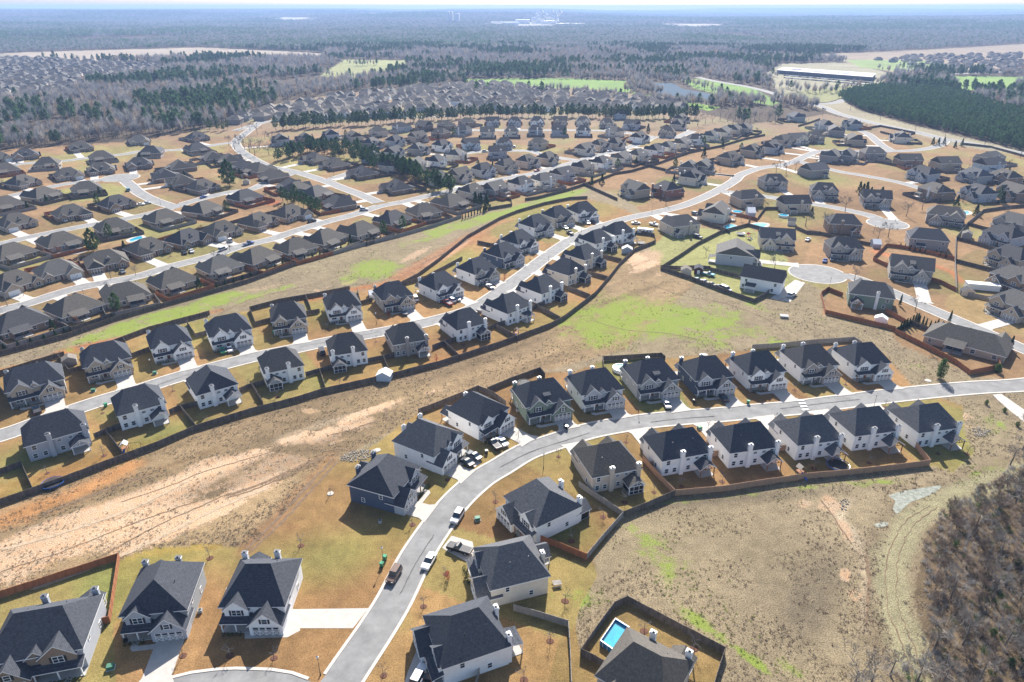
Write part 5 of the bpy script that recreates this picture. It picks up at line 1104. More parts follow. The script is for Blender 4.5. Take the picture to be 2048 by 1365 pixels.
# pools
def inground(pts, label, deck=1.0):
    P = GP(pts); cx = sum(p[0] for p in P)/len(P); cy = sum(p[1] for p in P)/len(P); root = empty('swimming_pool', (cx, cy, 0), label=label, cat='pool', group='swimming pools')
    loc = smooth([(p[0]-cx, p[1]-cy) for p in P + [P[0]]], .6)[:-1]
    def ring(k): return [tuple(p*(1 + k/max(np.linalg.norm(p), .5))) for p in loc]
    b = MB(); o = ring(1.8*deck); n = len(loc)
    b.v += [(*p, .07) for p in o] + [(*p, .07) for p in map(tuple, loc)] + [(*p, 0) for p in o]
    for i in range(n): j = (i+1) % n; b.f += [(i, j, n+j, n+i), (2*n+i, 2*n+j, j, i)]; b.m += [0, 0]
    part('pool_deck', b.mesh('pool_deck', CONC), root); b = MB(); b.face([(*map(float, p), .03) for p in loc]); part('water', b.mesh('water', WATER), root)
inground([(120,506),(140,501),(160,498),(172,500),(160,505),(140,508)], 'long blue in-ground pool beside a large round pine'); inground([(259,480),(272,475),(282,473),(284,477),(272,481),(262,484)], 'blue kidney-shaped pool behind a bungalow')
inground([(1506,449),(1520,447),(1534,449),(1524,456),(1510,456)], 'turquoise pool with a wide pale deck behind the steep dark roof'); inground([(1923,424),(1935,423),(1938,427),(1928,430)], 'small bright pool near the dark evergreen on the right')
WATD = mat('pool_cover_dark', (.03, .045, .09), .5)
def above(px, py, r, wm, label, h=1.2):
    root = empty('round_pool', (*G(px, py, .6), 0), label=label, cat='pool'); b = MB(); n = 24
    A = [2*math.pi*i/n for i in range(n)]
    for (ra, rb, z0, z1) in ((r, r, 0, h), (r, r-.18, h, h), (r-.18, r-.18, h, h-.3)):
        for i in range(n):
            a, e = A[i], A[(i+1) % n]; b.face([(ra*math.cos(a), ra*math.sin(a), z0), (ra*math.cos(e), ra*math.sin(e), z0), (rb*math.cos(e), rb*math.sin(e), z1), (rb*math.cos(a), rb*math.sin(a), z1)])
    part('pool_wall', b.mesh('pool_wall', METW), root); b = MB(); b.face([((r-.17)*math.cos(a), (r-.17)*math.sin(a), h-.2) for a in A]); part('water', b.mesh('water', wm), root)
GRW = mat('pool_water_green', (.10, .38, .30), .1, .15, .8, spec=.6)
above(1241,738,2.7,GRW,'round above-ground pool with pale green water'); above(1474,425,3.0,WATER,'round above-ground pool with bright blue water by the carport'); above(1567,432,2.8,WATER,'small round blue pool behind the beige house')
inground([(1450,452),(1462,449),(1474,454),(1462,460),(1450,458)], 'dark covered pool with a pale edge beside the tall cream house', .5)
r_ = empty('rectangular_pool', (*G(1229.5, 1268, 0), 0), label='raised rectangular blue pool in the bottom yard', cat='pool')
q = [np.array(G(*p, 1.3)) - np.array(G(1229.5, 1268, 0)) for p in ((1231,1236),(1259,1253.5),(1230,1302),(1200,1281))]
b = MB(); ctr = sum(q)/4; qi = [ctr + (p-ctr)*.93 for p in q]; P = [(*p, 0) for p in q] + [(*p, 1.3) for p in q] + [(*p, 1.3) for p in qi] + [(*p, .75) for p in qi]
for i in range(4):
    j = (i+1) % 4; b.face([P[i], P[j], P[4+j], P[4+i]], 0); b.face([P[4+i], P[4+j], P[8+j], P[8+i]], 1); b.face([P[8+i], P[8+j], P[12+j], P[12+i]], 0)
    for k in (.2, .5, .8): s = np.array(P[i])*(1-k) + np.array(P[j])*k; b.tube(s, s + (0, 0, 1.3), .06, .06, 4, 1)
part('pool_wall', b.mesh('pool_wall', [TARP, METW]), r_); b = MB(); b.face(P[12:16]); part('water', b.mesh('water', WATER), r_)
# trampolines
TM = mat('trampoline_mat', (.012, .012, .014), .7)
def trampoline(px, py, label, net=True, r=2.3):
    root = empty('trampoline', (*G(px, py, .8), 0), label=label, cat='trampoline'); n = 20; A = [2*math.pi*i/n for i in range(n)]
    b = MB(); b.solid([(r*.86*math.cos(a), r*.86*math.sin(a), .88) for a in A], [tuple(range(n))]); part('jumping_mat', b.mesh('jumping_mat', TM), root)
    b = MB()
    for i in range(n): b.tube((r*math.cos(A[i]), r*math.sin(A[i]), .9), (r*math.cos(A[(i+1) % n]), r*math.sin(A[(i+1) % n]), .9), .1, .1, 5)
    part('frame_ring', b.mesh('frame_ring', paint('blue') if not net else METB), root)
    for i in range(6):
        a = 2*math.pi*i/6; ca, sa = r*math.cos(a), r*math.sin(a)
        part('leg', cm(('tleg', net), lambda: (lambda q: (q.tube((0, 0, 0), (0, 0, 2.7 if net else .9), .03, .03, 5), q.mesh('leg', METB))[1])(MB())), root, (ca, sa, 0))
    if net:
        b = MB(); 
        for i in range(n): b.tube((r*math.cos(A[i]), r*math.sin(A[i]), 2.65), (r*math.cos(A[(i+1) % n]), r*math.sin(A[(i+1) % n]), 2.65), .03, .03, 4)
        part('net_ring', b.mesh('net_ring', METB), root)
trampoline(1676,930,'big black round trampoline behind the right row houses', False, 2.9); trampoline(1049,766,'netted trampoline behind the sage-green house'); trampoline(105,966,'blue-edged trampoline against the long fence at the left', False, 2.6)
trampoline(1282,486,'round trampoline in the small green fenced yard'); trampoline(1482,468,'trampoline behind the pale grey gable-ended house', False)
# play sets
def playset(px, py, rz, label, c1='tan'):
    root = empty('playset', (*G(px, py, 1), 0), math.radians(rz), label=label, cat='playset')
    b = MB()
    for x in (-.7, .7):
        for y in (-.7, .7): b.bar((x, y, 0), (x, y, 2.6), .09)
    b.box(-.8, .8, -.8, .8, 1.2, 1.3); part('tower', b.mesh('tower', WOODP), root)
    b = MB(); gable_slabs(b, 0, -.9, .9, .8, 2.5, .7, oh=.15, th=.05); part('canopy', b.mesh('canopy', [paint(c1), paint(c1)]), root)
    b = MB(); b.bar((.8, 0, 2.4), (4.0, 0, 2.4), .09)
    for s in (-1, 1): b.bar((4.0, 0, 2.4), (4.3, s*1.2, 0), .08)
    part('swing_beam', b.mesh('swing_beam', WOODP), root)
    for x in (1.7, 2.8):
        b = MB(); b.box(-.22, .22, -.1, .1, .45, .5)
        for s in (-.2, .2): b.tube((s, 0, .5), (s, 0, 2.35), .015, .015, 4)
        part('swing', b.mesh('swing', METB), root, (x, 0, 0))
    b = MB(); b.solid([(-.3, -.8, 1.25), (.3, -.8, 1.25), (.3, -2.8, .15), (-.3, -2.8, .15), (-.3, -.8, 1.3), (.3, -.8, 1.3), (.3, -2.8, .2), (-.3, -2.8, .2)], [(4, 5, 6, 7)[::-1], (0, 1, 2, 3), (0, 3, 7, 4), (1, 5, 6, 2), (2, 6, 7, 3)]); part('slide', b.mesh('slide', paint('blue')), root)
playset(1600,944,20,'wooden playset in the fenced yard left of the black trampoline'); playset(1033,667,-10,'wooden playset behind the sideways-garage white house','brown'); playset(250,897,15,'swing set on the green lawn behind a tall-chimney house','white'); playset(1497,474,30,'orange and red playset beside the blue-ringed trampoline','red')
# street lamps
def lamp():
    root = empty('street_lamp'); b = MB(); b.tube((0, 0, 0), (0, 0, .8), .14, .09, 8); b.tube((0, 0, .8), (0, 0, 4.4), .06, .045, 8); b.tube((0, 0, 4.35), (0, 0, 4.5), .12, .15, 8); part('pole', b.mesh('pole', METB), root)
    b = MB(); b.tube((0, 0, 4.5), (0, 0, 4.8), .15, .24, 10); b.tube((0, 0, 4.8), (0, 0, 5.05), .24, .10, 10); part('lantern', b.mesh('lantern', mat('lantern_glass', (.8, .8, .78), .3)), root)
    b = MB(); b.tube((0, 0, 5.05), (0, 0, 5.15), .13, .03, 8); part('finial', b.mesh('finial', METB), root); return root
LP = lamp()
for x, y, l in [(767,1129,'black street lamp with a white lantern beside green bins near the bottom'),(1087,937,'street lamp on the inner side of the bend, above the small stone-brown yard'),(1277,823,'street lamp standing by the house next to the green pool'),(305,745,'street lamp among the lawns of the upper street, at the left'),(753,649,'street lamp in front of the white house on the upper street'),
   (1747,816,'street lamp on the lower side of the straight road'),(1097,533,'street lamp beside the near side of the upper street'),(1163,463,'street lamp at the top of the upper street'),(641,1351,'street lamp at the kerb of the bottom street corner'),(322,411,'street lamp at the collector corner of the left estate'),(171,602,'street lamp on the lowest bungalow street, left'),(1658,577,'street lamp at the round cul-de-sac'),(1747,468,'street lamp at the small upper cul-de-sac'),(1304,425,'street lamp where the upper street sweeps right'),(1457,387,'street lamp at the corner of the side street')]:
    place(LP, *G(x, y), label=l, cat='street lamp', group='street lamps')
# bins and utility boxes
def bin_(c):
    root = empty('wheeled_bin'); b = MB(); P = [(-.26, -.3, .08), (.26, -.3, .08), (.26, .26, .08), (-.26, .26, .08), (-.32, -.36, 1.0), (.32, -.36, 1.0), (.32, .36, 1.0), (-.32, .36, 1.0)]
    b.solid(P, [(0, 3, 2, 1), (4, 5, 6, 7), (0, 1, 5, 4), (1, 2, 6, 5), (2, 3, 7, 6), (3, 0, 4, 7)]); part('bin_body', b.mesh('bin_body', paint(c)), root); b = MB(); b.box(-.34, .34, -.4, .38, 1.0, 1.08); part('lid', b.mesh('lid', paint(c)), root)
    for s in (-1, 1): part('wheel', cm('bw', lambda: (lambda q: (q.tube((-.04, 0, 0), (.04, 0, 0), .13, .13, 8), q.mesh('wheel', TYRE))[1])(MB())), root, (s*.3, .3, .13))
    return root
BC = {c: bin_(c) for c in ('green', 'black')}
for x, y, c, l in [(770,1120,'green','green wheeled bin behind the bottom street lamp'),(764,1134,'green','green wheeled bin in front of the bottom street lamp'),(1496,808,'green','green bin at the kerb between two driveways of the straight road'),(1133,859,'black','black bin at the kerb below the sage-green house'),(973,908,'black','black bin beside the driveway at the bend'),(1388,806,'black','dark bin left of the slate-blue house driveway'),(330,719,'green','green bin at the garage of a white house'),(212,814,'green','green bin left of a tall-chimney house'),(252,1284,'black','dark bin beside the x-pattern garage'),(548,668,'green','green bin beside the pale stone house garage'),(1130,856,'black','second black bin below the sage-green house')]:
    place(BC[c], *G(x, y), rz=rnd.uniform(0, 3), label=l, cat='bin', group='wheeled bins', scale=1.15)
def util(): root = empty('utility_box'); b = MB(); b.box(-.6, .6, -.5, .5, .08, .85); part('cabinet', b.mesh('cabinet', mat('utility_green', (.05, .16, .10), .6)), root); b = MB(); b.box(-.75, .75, -.65, .65, 0, .1); part('pad', b.mesh('pad', CONC), root); return root
UB = util()
for x, y, l in [(222,1337,'green utility box on a pad left of the bottom driveway'),(955,1040,'pale green utility box on the lawn above the cream house'),(1399,858,'utility box on the verge between two driveways, below the road'),(310,748,'utility box beside the left street lamp'),(187,783,'utility box on the lawn of the stone-fronted row')]: place(UB, *G(x, y), rz=.3, label=l, cat='utility box', group='utility boxes')
ACM = mat('condenser_grey', (.35, .36, .36), .6)
def acu(): root = empty('air_conditioner'); b = MB(); b.box(-.4, .4, -.4, .4, .06, .8); part('casing', b.mesh('casing', ACM), root); b = MB(); b.tube((0, 0, .8), (0, 0, .84), .33, .33, 12); part('fan_grille', b.mesh('fan_grille', METB), root); return root
AC = acu()
for x, y, l in [(401,1225,'air conditioner right of the grey bottom house'),(457,1184,'air conditioner left of the sideways-driveway house'),(1050,1049,'air conditioner beside the small dark-roofed shed'),(175,885,'air conditioner left of the tall-chimney house'),(760,1046,'air conditioner below the slate-blue corner house'),(927,861,'air conditioner beside the white house above the bend'),(1305,917,'air conditioner left of the leftmost rear-facing house'),(1035,823,'air conditioner beside the sage-green house')]: place(AC, *G(x, y), rz=.2, label=l, cat='air conditioner', group='air conditioners')
# odd pieces
b = MB(); 
for y in (-.45, -.15, .15, .45): b.box(-.9, .9, y-.13, y+.13, .72, .77)
for s in (-1, 1): b.box(-.9, .9, s*.85-.14, s*.85+.14, .42, .46); b.bar((-.7, s*.9, 0), (-.6, s*.1, .72), .06); b.bar((.7, s*.9, 0), (.6, s*.1, .72), .06)
single('picnic_table', b.mesh('picnic_table', FENCE_G), (*G(1114, 1171), 0), .2, label='grey wooden picnic table on the green lawn patch', cat='picnic table')
b = MB(); b.box(-1.4, 1.4, -1, 1, 0, .7); b.box(-1.6, 1.6, -1.2, 1.2, .7, .85); single('storm_drain_inlet', b.mesh('storm_drain_inlet', [SLAB]), (*G(1568, 635), 0), -.2, label='concrete storm inlet standing alone in the green field', cat='drain inlet')
for i, (x, y, r, l) in enumerate([(755,901,.9,'flat concrete manhole cover near the rock pile'),(661,988,.8,'manhole ring on the brown lawn left of the slate-blue house'),(1410,710,1.0,'pale manhole cover behind the slate-blue house'),(1856,762,1.0,'pale manhole cover on the grass right of the last house'),(1124,840,.7,'manhole cover set in the road near the sage-green house')]):
    b = MB(); b.tube((0, 0, 0), (0, 0, .12), r, r, 16); b.tube((0, 0, .12), (0, 0, .15), r*.6, r*.6, 14); single('manhole', b.mesh('manhole', CONC), (*G(x, y), .03), 0, label=l, cat='manhole', group='manholes')
MUL = mat('mulch', (.10, .045, .025), .95, .4, 4)
ROCK = mat('riprap_rock', (.30, .265, .22), .9, .4, 2)
def rocks(px, py, rx, ry, n, label, ang=0):
    cx, cy = G(px, py); b = MB()
    for i in range(n):
        a = rnd.uniform(0, 6.28); k = math.sqrt(rnd.random()); x = rx*k*math.cos(a); y = ry*k*math.sin(a); s = rnd.uniform(.07, .20); x, y = x*math.cos(ang)-y*math.sin(ang), x*math.sin(ang)+y*math.cos(ang)
        v = [(x + s*rnd.uniform(.6, 1.1)*dx, y + s*rnd.uniform(.6, 1.1)*dy, max(0, s*.7 + s*rnd.uniform(.5, .9)*dz)) for dx, dy, dz in ((-1, -1, -1), (1, -1, -1), (1, 1, -1), (-1, 1, -1), (-.7, -.7, 1), (.7, -.7, 1), (.7, .7, 1), (-.7, .7, 1))]
        b.solid(v, [(0, 3, 2, 1), (4, 5, 6, 7), (0, 1, 5, 4), (1, 2, 6, 5), (2, 3, 7, 6), (3, 0, 4, 7)])
    single('rock_pile', b.mesh('rock_pile', ROCK), (cx, cy, 0), label=label, cat='rocks', kind='stuff')
rocks(717,912,5.0,2.6,320,'grey rock pile at the head of the dirt field', .2); rocks(1963,862,2.6,1.6,90,'dark rock pile on the right grass slope'); rocks(1962,870,2.2,1.0,50,'pale stones below the dark rock pile'); rocks(1688,1010,3,1,40,'scattered stones in the right washout', 1.0)
# shallow swamp water, walkway, road patches, far pond
SW = mat('shallow_water', (.30, .31, .26), .35, spec=.3, col2=(.10, .11, .08), nscale=1.1)
def sheet(name, pts, m, z, world=False, kind='structure'):
    P = pts if world else GP(pts); b = MB(); b.face([(*map(float, p), z) for p in P]); return struct(name, b.mesh(name, m))
sheet('swamp_water', [tuple(p) for p in smooth(GP([(1776,992),(1800,984),(1829,979),(1860,974),(1882,972),(1872,984),(1846,996),(1822,1005),(1806,1018),(1793,1028),(1786,1018),(1790,1002),(1776,992)]), .8)[:-1]], SW, .02, True)
sheet('puddle', [tuple(p) for p in smooth(GP([(1747,1050),(1765,1044),(1778,1046),(1768,1054),(1756,1056),(1747,1050)]), .8)[:-1]], SW, .024, True)
PW = mat('pond_water', (.11, .14, .17), 1, spec=0)
sheet('pond', [tuple(p) for p in smooth(GP([(1298,167),(1345,167),(1366,178),(1419,188),(1420,199),(1382,195),(1333,190),(1310,182),(1298,167)]), 6)[:-1]], PW, .03, True)
sheet('walkway', [(1985,790),(2002,788),(2020,800),(2060,828),(2120,868),(2120,895),(2055,850),(2020,822),(1995,800)], CONC, .02)
sheet('walkway', [(560,1232),(600,1248),(600,1262),(575,1275),(490,1278),(488,1262),(545,1266),(572,1258)], CONC, .026); sheet('side_driveway', [(572,1219),(737,1217),(706,1257),(580,1257)], CONC, .024)
sheet('side_driveway', [(903,1072),(945,1084),(952,1118),(940,1128),(895,1103),(884,1096)], CONC, .024); sheet('side_driveway', [(838,1290),(905,1312),(885,1400),(800,1400),(815,1345)], CONC, .024); sheet('side_driveway', [(905,918),(950,935),(962,925),(925,905)], CONC, .024)
sheet('side_driveway', [(1590,560),(1610,566),(1580,605),(1540,598)], CONC, .024)
RM = mat('road_patch_white', (.62, .62, .60), .8)
for i in range(4):
    x = 1600 + i*3.2; y = 802 + i*6.2; sheet('road_marking', [(x-7, y-1.6), (x+6, y-2.4), (x+9, y+.6), (x-4, y+1.6)], RM, .16)
# far school building
sb = empty('school_building', (*G(1640, 152), 0), label='long low building with a white roof by the far highway', cat='building')
o0 = np.array(G(1640, 152)); c4 = [np.array(G(*p)) - o0 for p in ((1553,148),(1742,163),(1750,155),(1566,142))]
b = MB(); b.solid([(*p, 0) for p in c4] + [(*p, 6) for p in c4], [(0, 1, 5, 4), (1, 2, 6, 5), (2, 3, 7, 6), (3, 0, 4, 7)]); part('wall', b.mesh('wall', mat('school_wall', (.10, .11, .13), .8, .2, .1)), sb)
cc_ = sum(c4)/4; c5 = [cc_ + (p-cc_)*1.01 for p in c4]; b = MB(); b.solid([(*p, 6) for p in c5] + [(*p, 6.5) for p in c5], [(4, 5, 6, 7), (0, 3, 2, 1), (0, 1, 5, 4), (1, 2, 6, 5), (2, 3, 7, 6), (3, 0, 4, 7)]); part('roof', b.mesh('roof', mat('school_roof', (.38, .38, .38), .8, .1, .05)), sb)
for k in (.18, .42, .7):
    p = c4[0] + (c4[1]-c4[0])*k + (c4[3]-c4[0])*.5; b = MB(); b.box(-8, 8, -5, 5, 6.5, 8); part('roof_unit', b.mesh('roof_unit', METW), sb, (p[0], p[1], 0))
b = MB()
for i in range(90):
    x, y = G(1570 + (i % 45)*3.9, 152 + (i % 45)*.33 + (i // 45)*4.5); b.box(x-2.4, x+2.4, y-1, y+1, .2, 1.5, rnd.choice([0, 1, 2]))
single('distant_cars', b.mesh('distant_cars', [paint('white'), paint('silver'), paint('black')]), label='rows of tiny parked cars in front of the long low building', cat='cars', kind='stuff')
# hazy industrial plant with steam
b = MB()
for x, y, w, h in [(985,52,60,14),(1010,51,90,18),(1045,49,50,26),(1075,48,40,40),(1100,49,60,22),(1140,52,90,14),(915,50,14,60),(898,50,8,70),(904,50,8,70)]:
    X, Y = G(x, y); z = float(hillz(np.array([X]), np.array([Y]))[0]); b.box(X-w, X+w, Y-40, Y+40, z, z+h)
single('distant_factory', b.mesh('distant_factory', METR), label='white factory sheds and stacks far off under the steam plume', cat='factory', kind='stuff')
b = MB(); X, Y = G(1088, 50); z0 = float(hillz(np.array([X]), np.array([Y]))[0])
for i in range(26):
    x = X + rnd.uniform(-70, 110); z = z0 + 30 + rnd.random()*50; s = rnd.uniform(10, 24)
    P = []; F = []
    for a in range(6): P.append((x + s*math.cos(a*1.047), Y + s*math.sin(a*1.047), z))
    P += [(x, Y, z+s), (x, Y, z-s)]
    b.solid(P, [(a, (a+1) % 6, 6) for a in range(6)] + [((a+1) % 6, a, 7) for a in range(6)])
single('steam_plume', b.mesh('steam_plume', mat('steam_white', (.85, .85, .85), 1)), label='white steam plume over the far factory', cat='steam', kind='stuff')
# power poles along the highway
def pole():
    root = empty('power_pole'); b = MB(); b.tube((0, 0, 0), (0, 0, 12), .2, .14, 6); part('pole', b.mesh('pole', FENCE_W), root); b = MB(); b.box(-1.3, 1.3, -.08, .08, 11, 11.2); part('crossarm', b.mesh('crossarm', FENCE_W), root); return root
PP = pole(); pts = []
for i, (x, y) in enumerate([(1700,222),(1760,240),(1830,262),(1890,274),(1968,294),(2040,316)]):
    place(PP, *G(x, y), rz=-.6, label=f'wooden power pole along the highway, {nth(i, 6)}', cat='power pole', group='power poles'); pts.append(G(x, y))
b = MB()
for a, c in zip(pts[:-1], pts[1:]):
    for s in (-1.1, 1.1):
        pr = None
        for k in range(9):
            t = k/8; p = (a[0] + (c[0]-a[0])*t + s*.8, a[1] + (c[1]-a[1])*t + s*.5, 11.3 - 4*t*(1-t)*1.2)
            if pr: b.tube(pr, p, .018, .018, 3, cap=False)
            pr = p
single('power_line', b.mesh('power_line', mat('wire_dark', (.03, .03, .03), .95, spec=.05)), label='thin dark wires strung between the highway power poles', cat='power line')

# ruts, washed gullies and tar patches
RUT = mat('rut_soil', (.15, .10, .06), 1, .4, 1.2, .3, 4); RUTL = mat('washed_sand', (.36, .27, .18), 1, .25, 1.2); TAR = mat('tar_patch', (.10, .10, .10), .9, .25, 2)
def ribbon(name, pts, w, m, z, step=1.2, wig=.5):
    c = smooth(GP(pts), step); c = c + RS.normal(0, wig*.25, c.shape); t = np.gradient(c, axis=0); t /= np.linalg.norm(t, axis=1)[:, None] + 1e-9; nn = np.c_[-t[:, 1], t[:, 0]]
    ww = w*(.35 + 1.1*fbm(c[:, 0], c[:, 1], 5, 3, int(pts[0][0]))); ww[0] = ww[-1] = .03; b = MB()
    for p, q, k in zip(c, nn, ww): b.v += [(*(p + q*k), z), (*(p - q*k), z)]
    for i in range(len(c)-1): b.f.append((2*i, 2*i+1, 2*i+3, 2*i+2)); b.m.append(0)
    struct(name, b.mesh(name, m))
for i, (p, w, m) in enumerate([([(82,1030),(150,1004),(234,972),(300,948)], .45, RUT), ([(448,992),(490,980),(527,966),(590,940),(650,912)], .55, RUT), ([(452,997),(500,982),(560,958),(640,925)], .3, RUT), ([(0,1193),(140,1146),(240,1092),(330,1045),(448,992)], .22, RUT), ([(-20,1150),(120,1105),(260,1050),(400,1000)], .18, RUT),
   ([(490,1102),(560,1034),(610,978),(668,916)], .5, RUT), ([(500,1106),(570,1038),(622,982),(676,922)], .35, RUT), ([(240,1005),(330,975),(420,940),(560,900)], .16, RUT), ([(660,870),(700,862),(730,850),(760,842)], .35, RUT), ([(640,905),(680,898),(712,905)], .4, RUT), ([(770,815),(775,835),(790,850)], .3, RUT),
   ([(60,1180),(200,1130),(330,1070),(450,1010),(540,975)], .6, RUTL), ([(0,1100),(120,1068),(260,1020),(380,960)], .5, RUTL), ([(1640,1000),(1672,1040),(1700,1085)], .22, RUT), ([(1733,1110),(1738,1170),(1732,1250)], .25, RUT),
   ([(1860,1010),(1808,1048),(1774,1120),(1776,1214),(1804,1290),(1838,1400)], .10, RUT), ([(1876,1014),(1824,1056),(1796,1122),(1797,1214),(1827,1290),(1860,1400)], .10, RUT), ([(1180,640),(1250,660),(1340,668),(1440,690)], .2, RUT), ([(1280,560),(1360,590),(1460,610),(1560,650)], .18, RUT), ([(840,530),(870,515),(905,500),(940,478)], .5, RUT), ([(420,640),(500,600),(620,570),(700,545)], .25, RUT)]): ribbon('tyre_rut' if m is RUT else 'sand_wash', p, w, m, .035 + i*.001)
for i, (p, w) in enumerate([([(800,1190),(830,1130),(868,1070)], .12), ([(1000,935),(1060,905),(1120,885),(1180,866)], .10), ([(1300,845),(1360,838),(1430,833)], .12), ([(1560,818),(1640,808),(1720,799)], .10), ([(300,776),(370,752),(440,733)], .1), ([(600,694),(680,680),(760,664)], .1)]): ribbon('tar_seam', p, w, TAR, .115 + i*.001, .6, .15)
# ------------------------------------------------------------------ vegetation prototypes
BARK = mat('bark_grey', (.17, .14, .115), .95, .3, 3); TWIG = mat('bare_twigs', (.22, .222, .23), .95, .35, .35); TWIGR = mat('russet_twigs', (.27, .215, .17), .95, .4, .4)
TWIGP = mat('pale_twigs', (.34, .31, .28), .95, .3, .4); NEED = mat('pine_needles', (.045, .10, .03), .9, .45, .5, spec=.15); NEED2 = mat('cedar_leaves', (.03, .065, .024), .9, .4, .8, spec=.15)
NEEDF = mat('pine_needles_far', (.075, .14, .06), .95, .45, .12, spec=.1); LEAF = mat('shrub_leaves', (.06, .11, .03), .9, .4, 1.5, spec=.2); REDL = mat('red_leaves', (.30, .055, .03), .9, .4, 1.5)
ORL = mat('russet_leaves', (.26, .13, .07), .95, .35, .6)
def leafy(m, k=.4):
    """thin leaves and twigs let sunlight through"""
    t = m.node_tree; p = t.nodes['Principled BSDF']; tr = t.nodes.new('ShaderNodeBsdfTranslucent'); mx = t.nodes.new('ShaderNodeMixShader'); mx.inputs[0].default_value = k
    lk = p.inputs['Base Color'].links
    if lk: t.links.new(lk[0].from_socket, tr.inputs[0])
    else: tr.inputs[0].default_value = p.inputs['Base Color'].default_value
    t.links.new(p.outputs[0], mx.inputs[1]); t.links.new(tr.outputs[0], mx.inputs[2]); t.links.new(mx.outputs[0], t.nodes['Material Output'].inputs['Surface']); return m
for _m in (TWIG, TWIGR, TWIGP, NEED, NEED2, NEEDF, LEAF, REDL, ORL): leafy(_m)
def add_branch(b, p, d, L, r, lev, R, spread=.6, mi=0, kids=3, minr=.01, up=.25):
    q = p + d * L; b.tube(p, q, r, max(r*.62, minr), 3 if lev > 0 else 6, mi, cap=False)
    if lev >= R['lev']: return
    n = kids if lev < R['lev'] - 1 else kids + R.get('fine', 1)
    for k in range(n):
        t = R['rs'].uniform(.45, 1.0) if k else 1.0
        v = d + R['rs'].normal(0, spread, 3); v[2] += up; v /= np.linalg.norm(v)
        add_branch(b, p + d*L*t, v, L * R['rs'].uniform(.55, .8), max(r*.55, minr), lev + 1, R, spread, mi, kids, minr, up)
def bare_proto(seed, h=10, lev=5, kids=3, mt=None, minr=.018, spread=.55, multi=1, fine=1):
    """returns (trunk mesh, crown mesh)"""
    rs = np.random.RandomState(seed); tb = MB(); cb = MB()
    for s in range(multi):
        a = rs.uniform(0, 6.28); lean = .08 if multi == 1 else .35
        d = np.array((math.cos(a)*lean, math.sin(a)*lean, 1)); d /= np.linalg.norm(d); th = h * (.28 if multi == 1 else .12)
        p = np.array((0., 0., -.1)); q = p + d * th; tb.tube(p, q, h*.022, h*.015, 7, 0, cap=False)
        tp = q + np.array((rs.normal(0, .04), rs.normal(0, .04), 1)) * h * .3; tb.tube(q, tp, h*.015, h*.007, 6, 0, cap=False)
        R = dict(lev=lev, rs=rs, fine=fine)
        for k in range(kids + 4):
            t = rs.uniform(0, 1) if k else 1; v = np.array((rs.normal(0, 1), rs.normal(0, 1), rs.uniform(.4, 1.3))); v /= np.linalg.norm(v)
            add_branch(cb, q + (tp-q)*t, v, h*rs.uniform(.14, .22), h*.007, 1, R, spread, 0, kids, minr)
    return tb.mesh('trunk', BARK), cb.mesh('crown', mt or TWIG)
def clumps(b, rs, cs, per, size, mi=0, flat=.7):
    for (x, y, z, r) in cs:
        for k in range(per):
            v = rs.normal(0, 1, 3); v /= np.linalg.norm(v); c = np.array((x, y, z)) + v * r * rs.uniform(.5, 1.0) * np.array((1, 1, flat))
            a = rs.normal(0, 1, 3); a /= np.linalg.norm(a); w = np.cross(a, v + .3*rs.normal(0, 1, 3)); w /= np.linalg.norm(w) + 1e-6; s = size * rs.uniform(.6, 1.3)
            b.face([tuple(c - a*s), tuple(c + w*s*.55), tuple(c + a*s), tuple(c - w*s*.55)], mi)
def pine_proto(seed, h=14, nc=46, per=26, size=.42, m=NEED, low=.28, wide=.26, cone=False):
    rs = np.random.RandomState(seed); tb = MB(); tb.tube((0, 0, -.1), (0, 0, h*.55), h*.018, h*.011, 6, 0, cap=False); tb.tube((0, 0, h*.55), (0, 0, h*.97), h*.011, h*.003, 5, 0, cap=False)
    cb = MB(); cs = []
    for i in range(nc):
        t = (i + rs.random()) / nc; z = h*(low + (1-low)*t); prof = (1-t)*1.0 + .12 if cone else (math.sin(math.pi*min(1, (t*.82+.2)))**.8)
        a = i * 2.4 + rs.uniform(-.5, .5); rr = h*wide*prof*rs.uniform(.35, 1.0); x, y = rr*math.cos(a), rr*math.sin(a)
        tb.tube((0, 0, z - rr*.25), (x, y, z), h*.005, h*.002, 3, 0, cap=False); cs.append((x, y, z, h*.075*rs.uniform(.7, 1.3)*(1.1 - .5*t)))
    clumps(cb, rs, cs, per, size); return tb.mesh('trunk', BARK), cb.mesh('crown', m)
def shrub_proto(seed, h=2.2, m=NEED2, cone=True, r=.75, nc=24, per=24, size=.13):
    rs = np.random.RandomState(seed); tb = MB(); tb.tube((0, 0, 0), (0, 0, h*.6), .06, .03, 5, 0, cap=False); cb = MB(); cs = []
    for i in range(nc):
        t = (i+.5)/nc; a = i*2.4; w = r*((1-t)**.8 if cone else math.sin(math.pi*(t*.85+.12))); k = rs.uniform(.3, .75)
        cs.append((w*k*math.cos(a), w*k*math.sin(a), h*(.08+.86*t), r*.38*(1.1-.7*t if cone else 1)))
    clumps(cb, rs, cs, per, size, flat=1); return tb.mesh('trunk', BARK), cb.mesh('crown', m)
def tree_obj(name, ms):
    r = empty(name); part('trunk', ms[0], r); part('crown', ms[1], r); return r
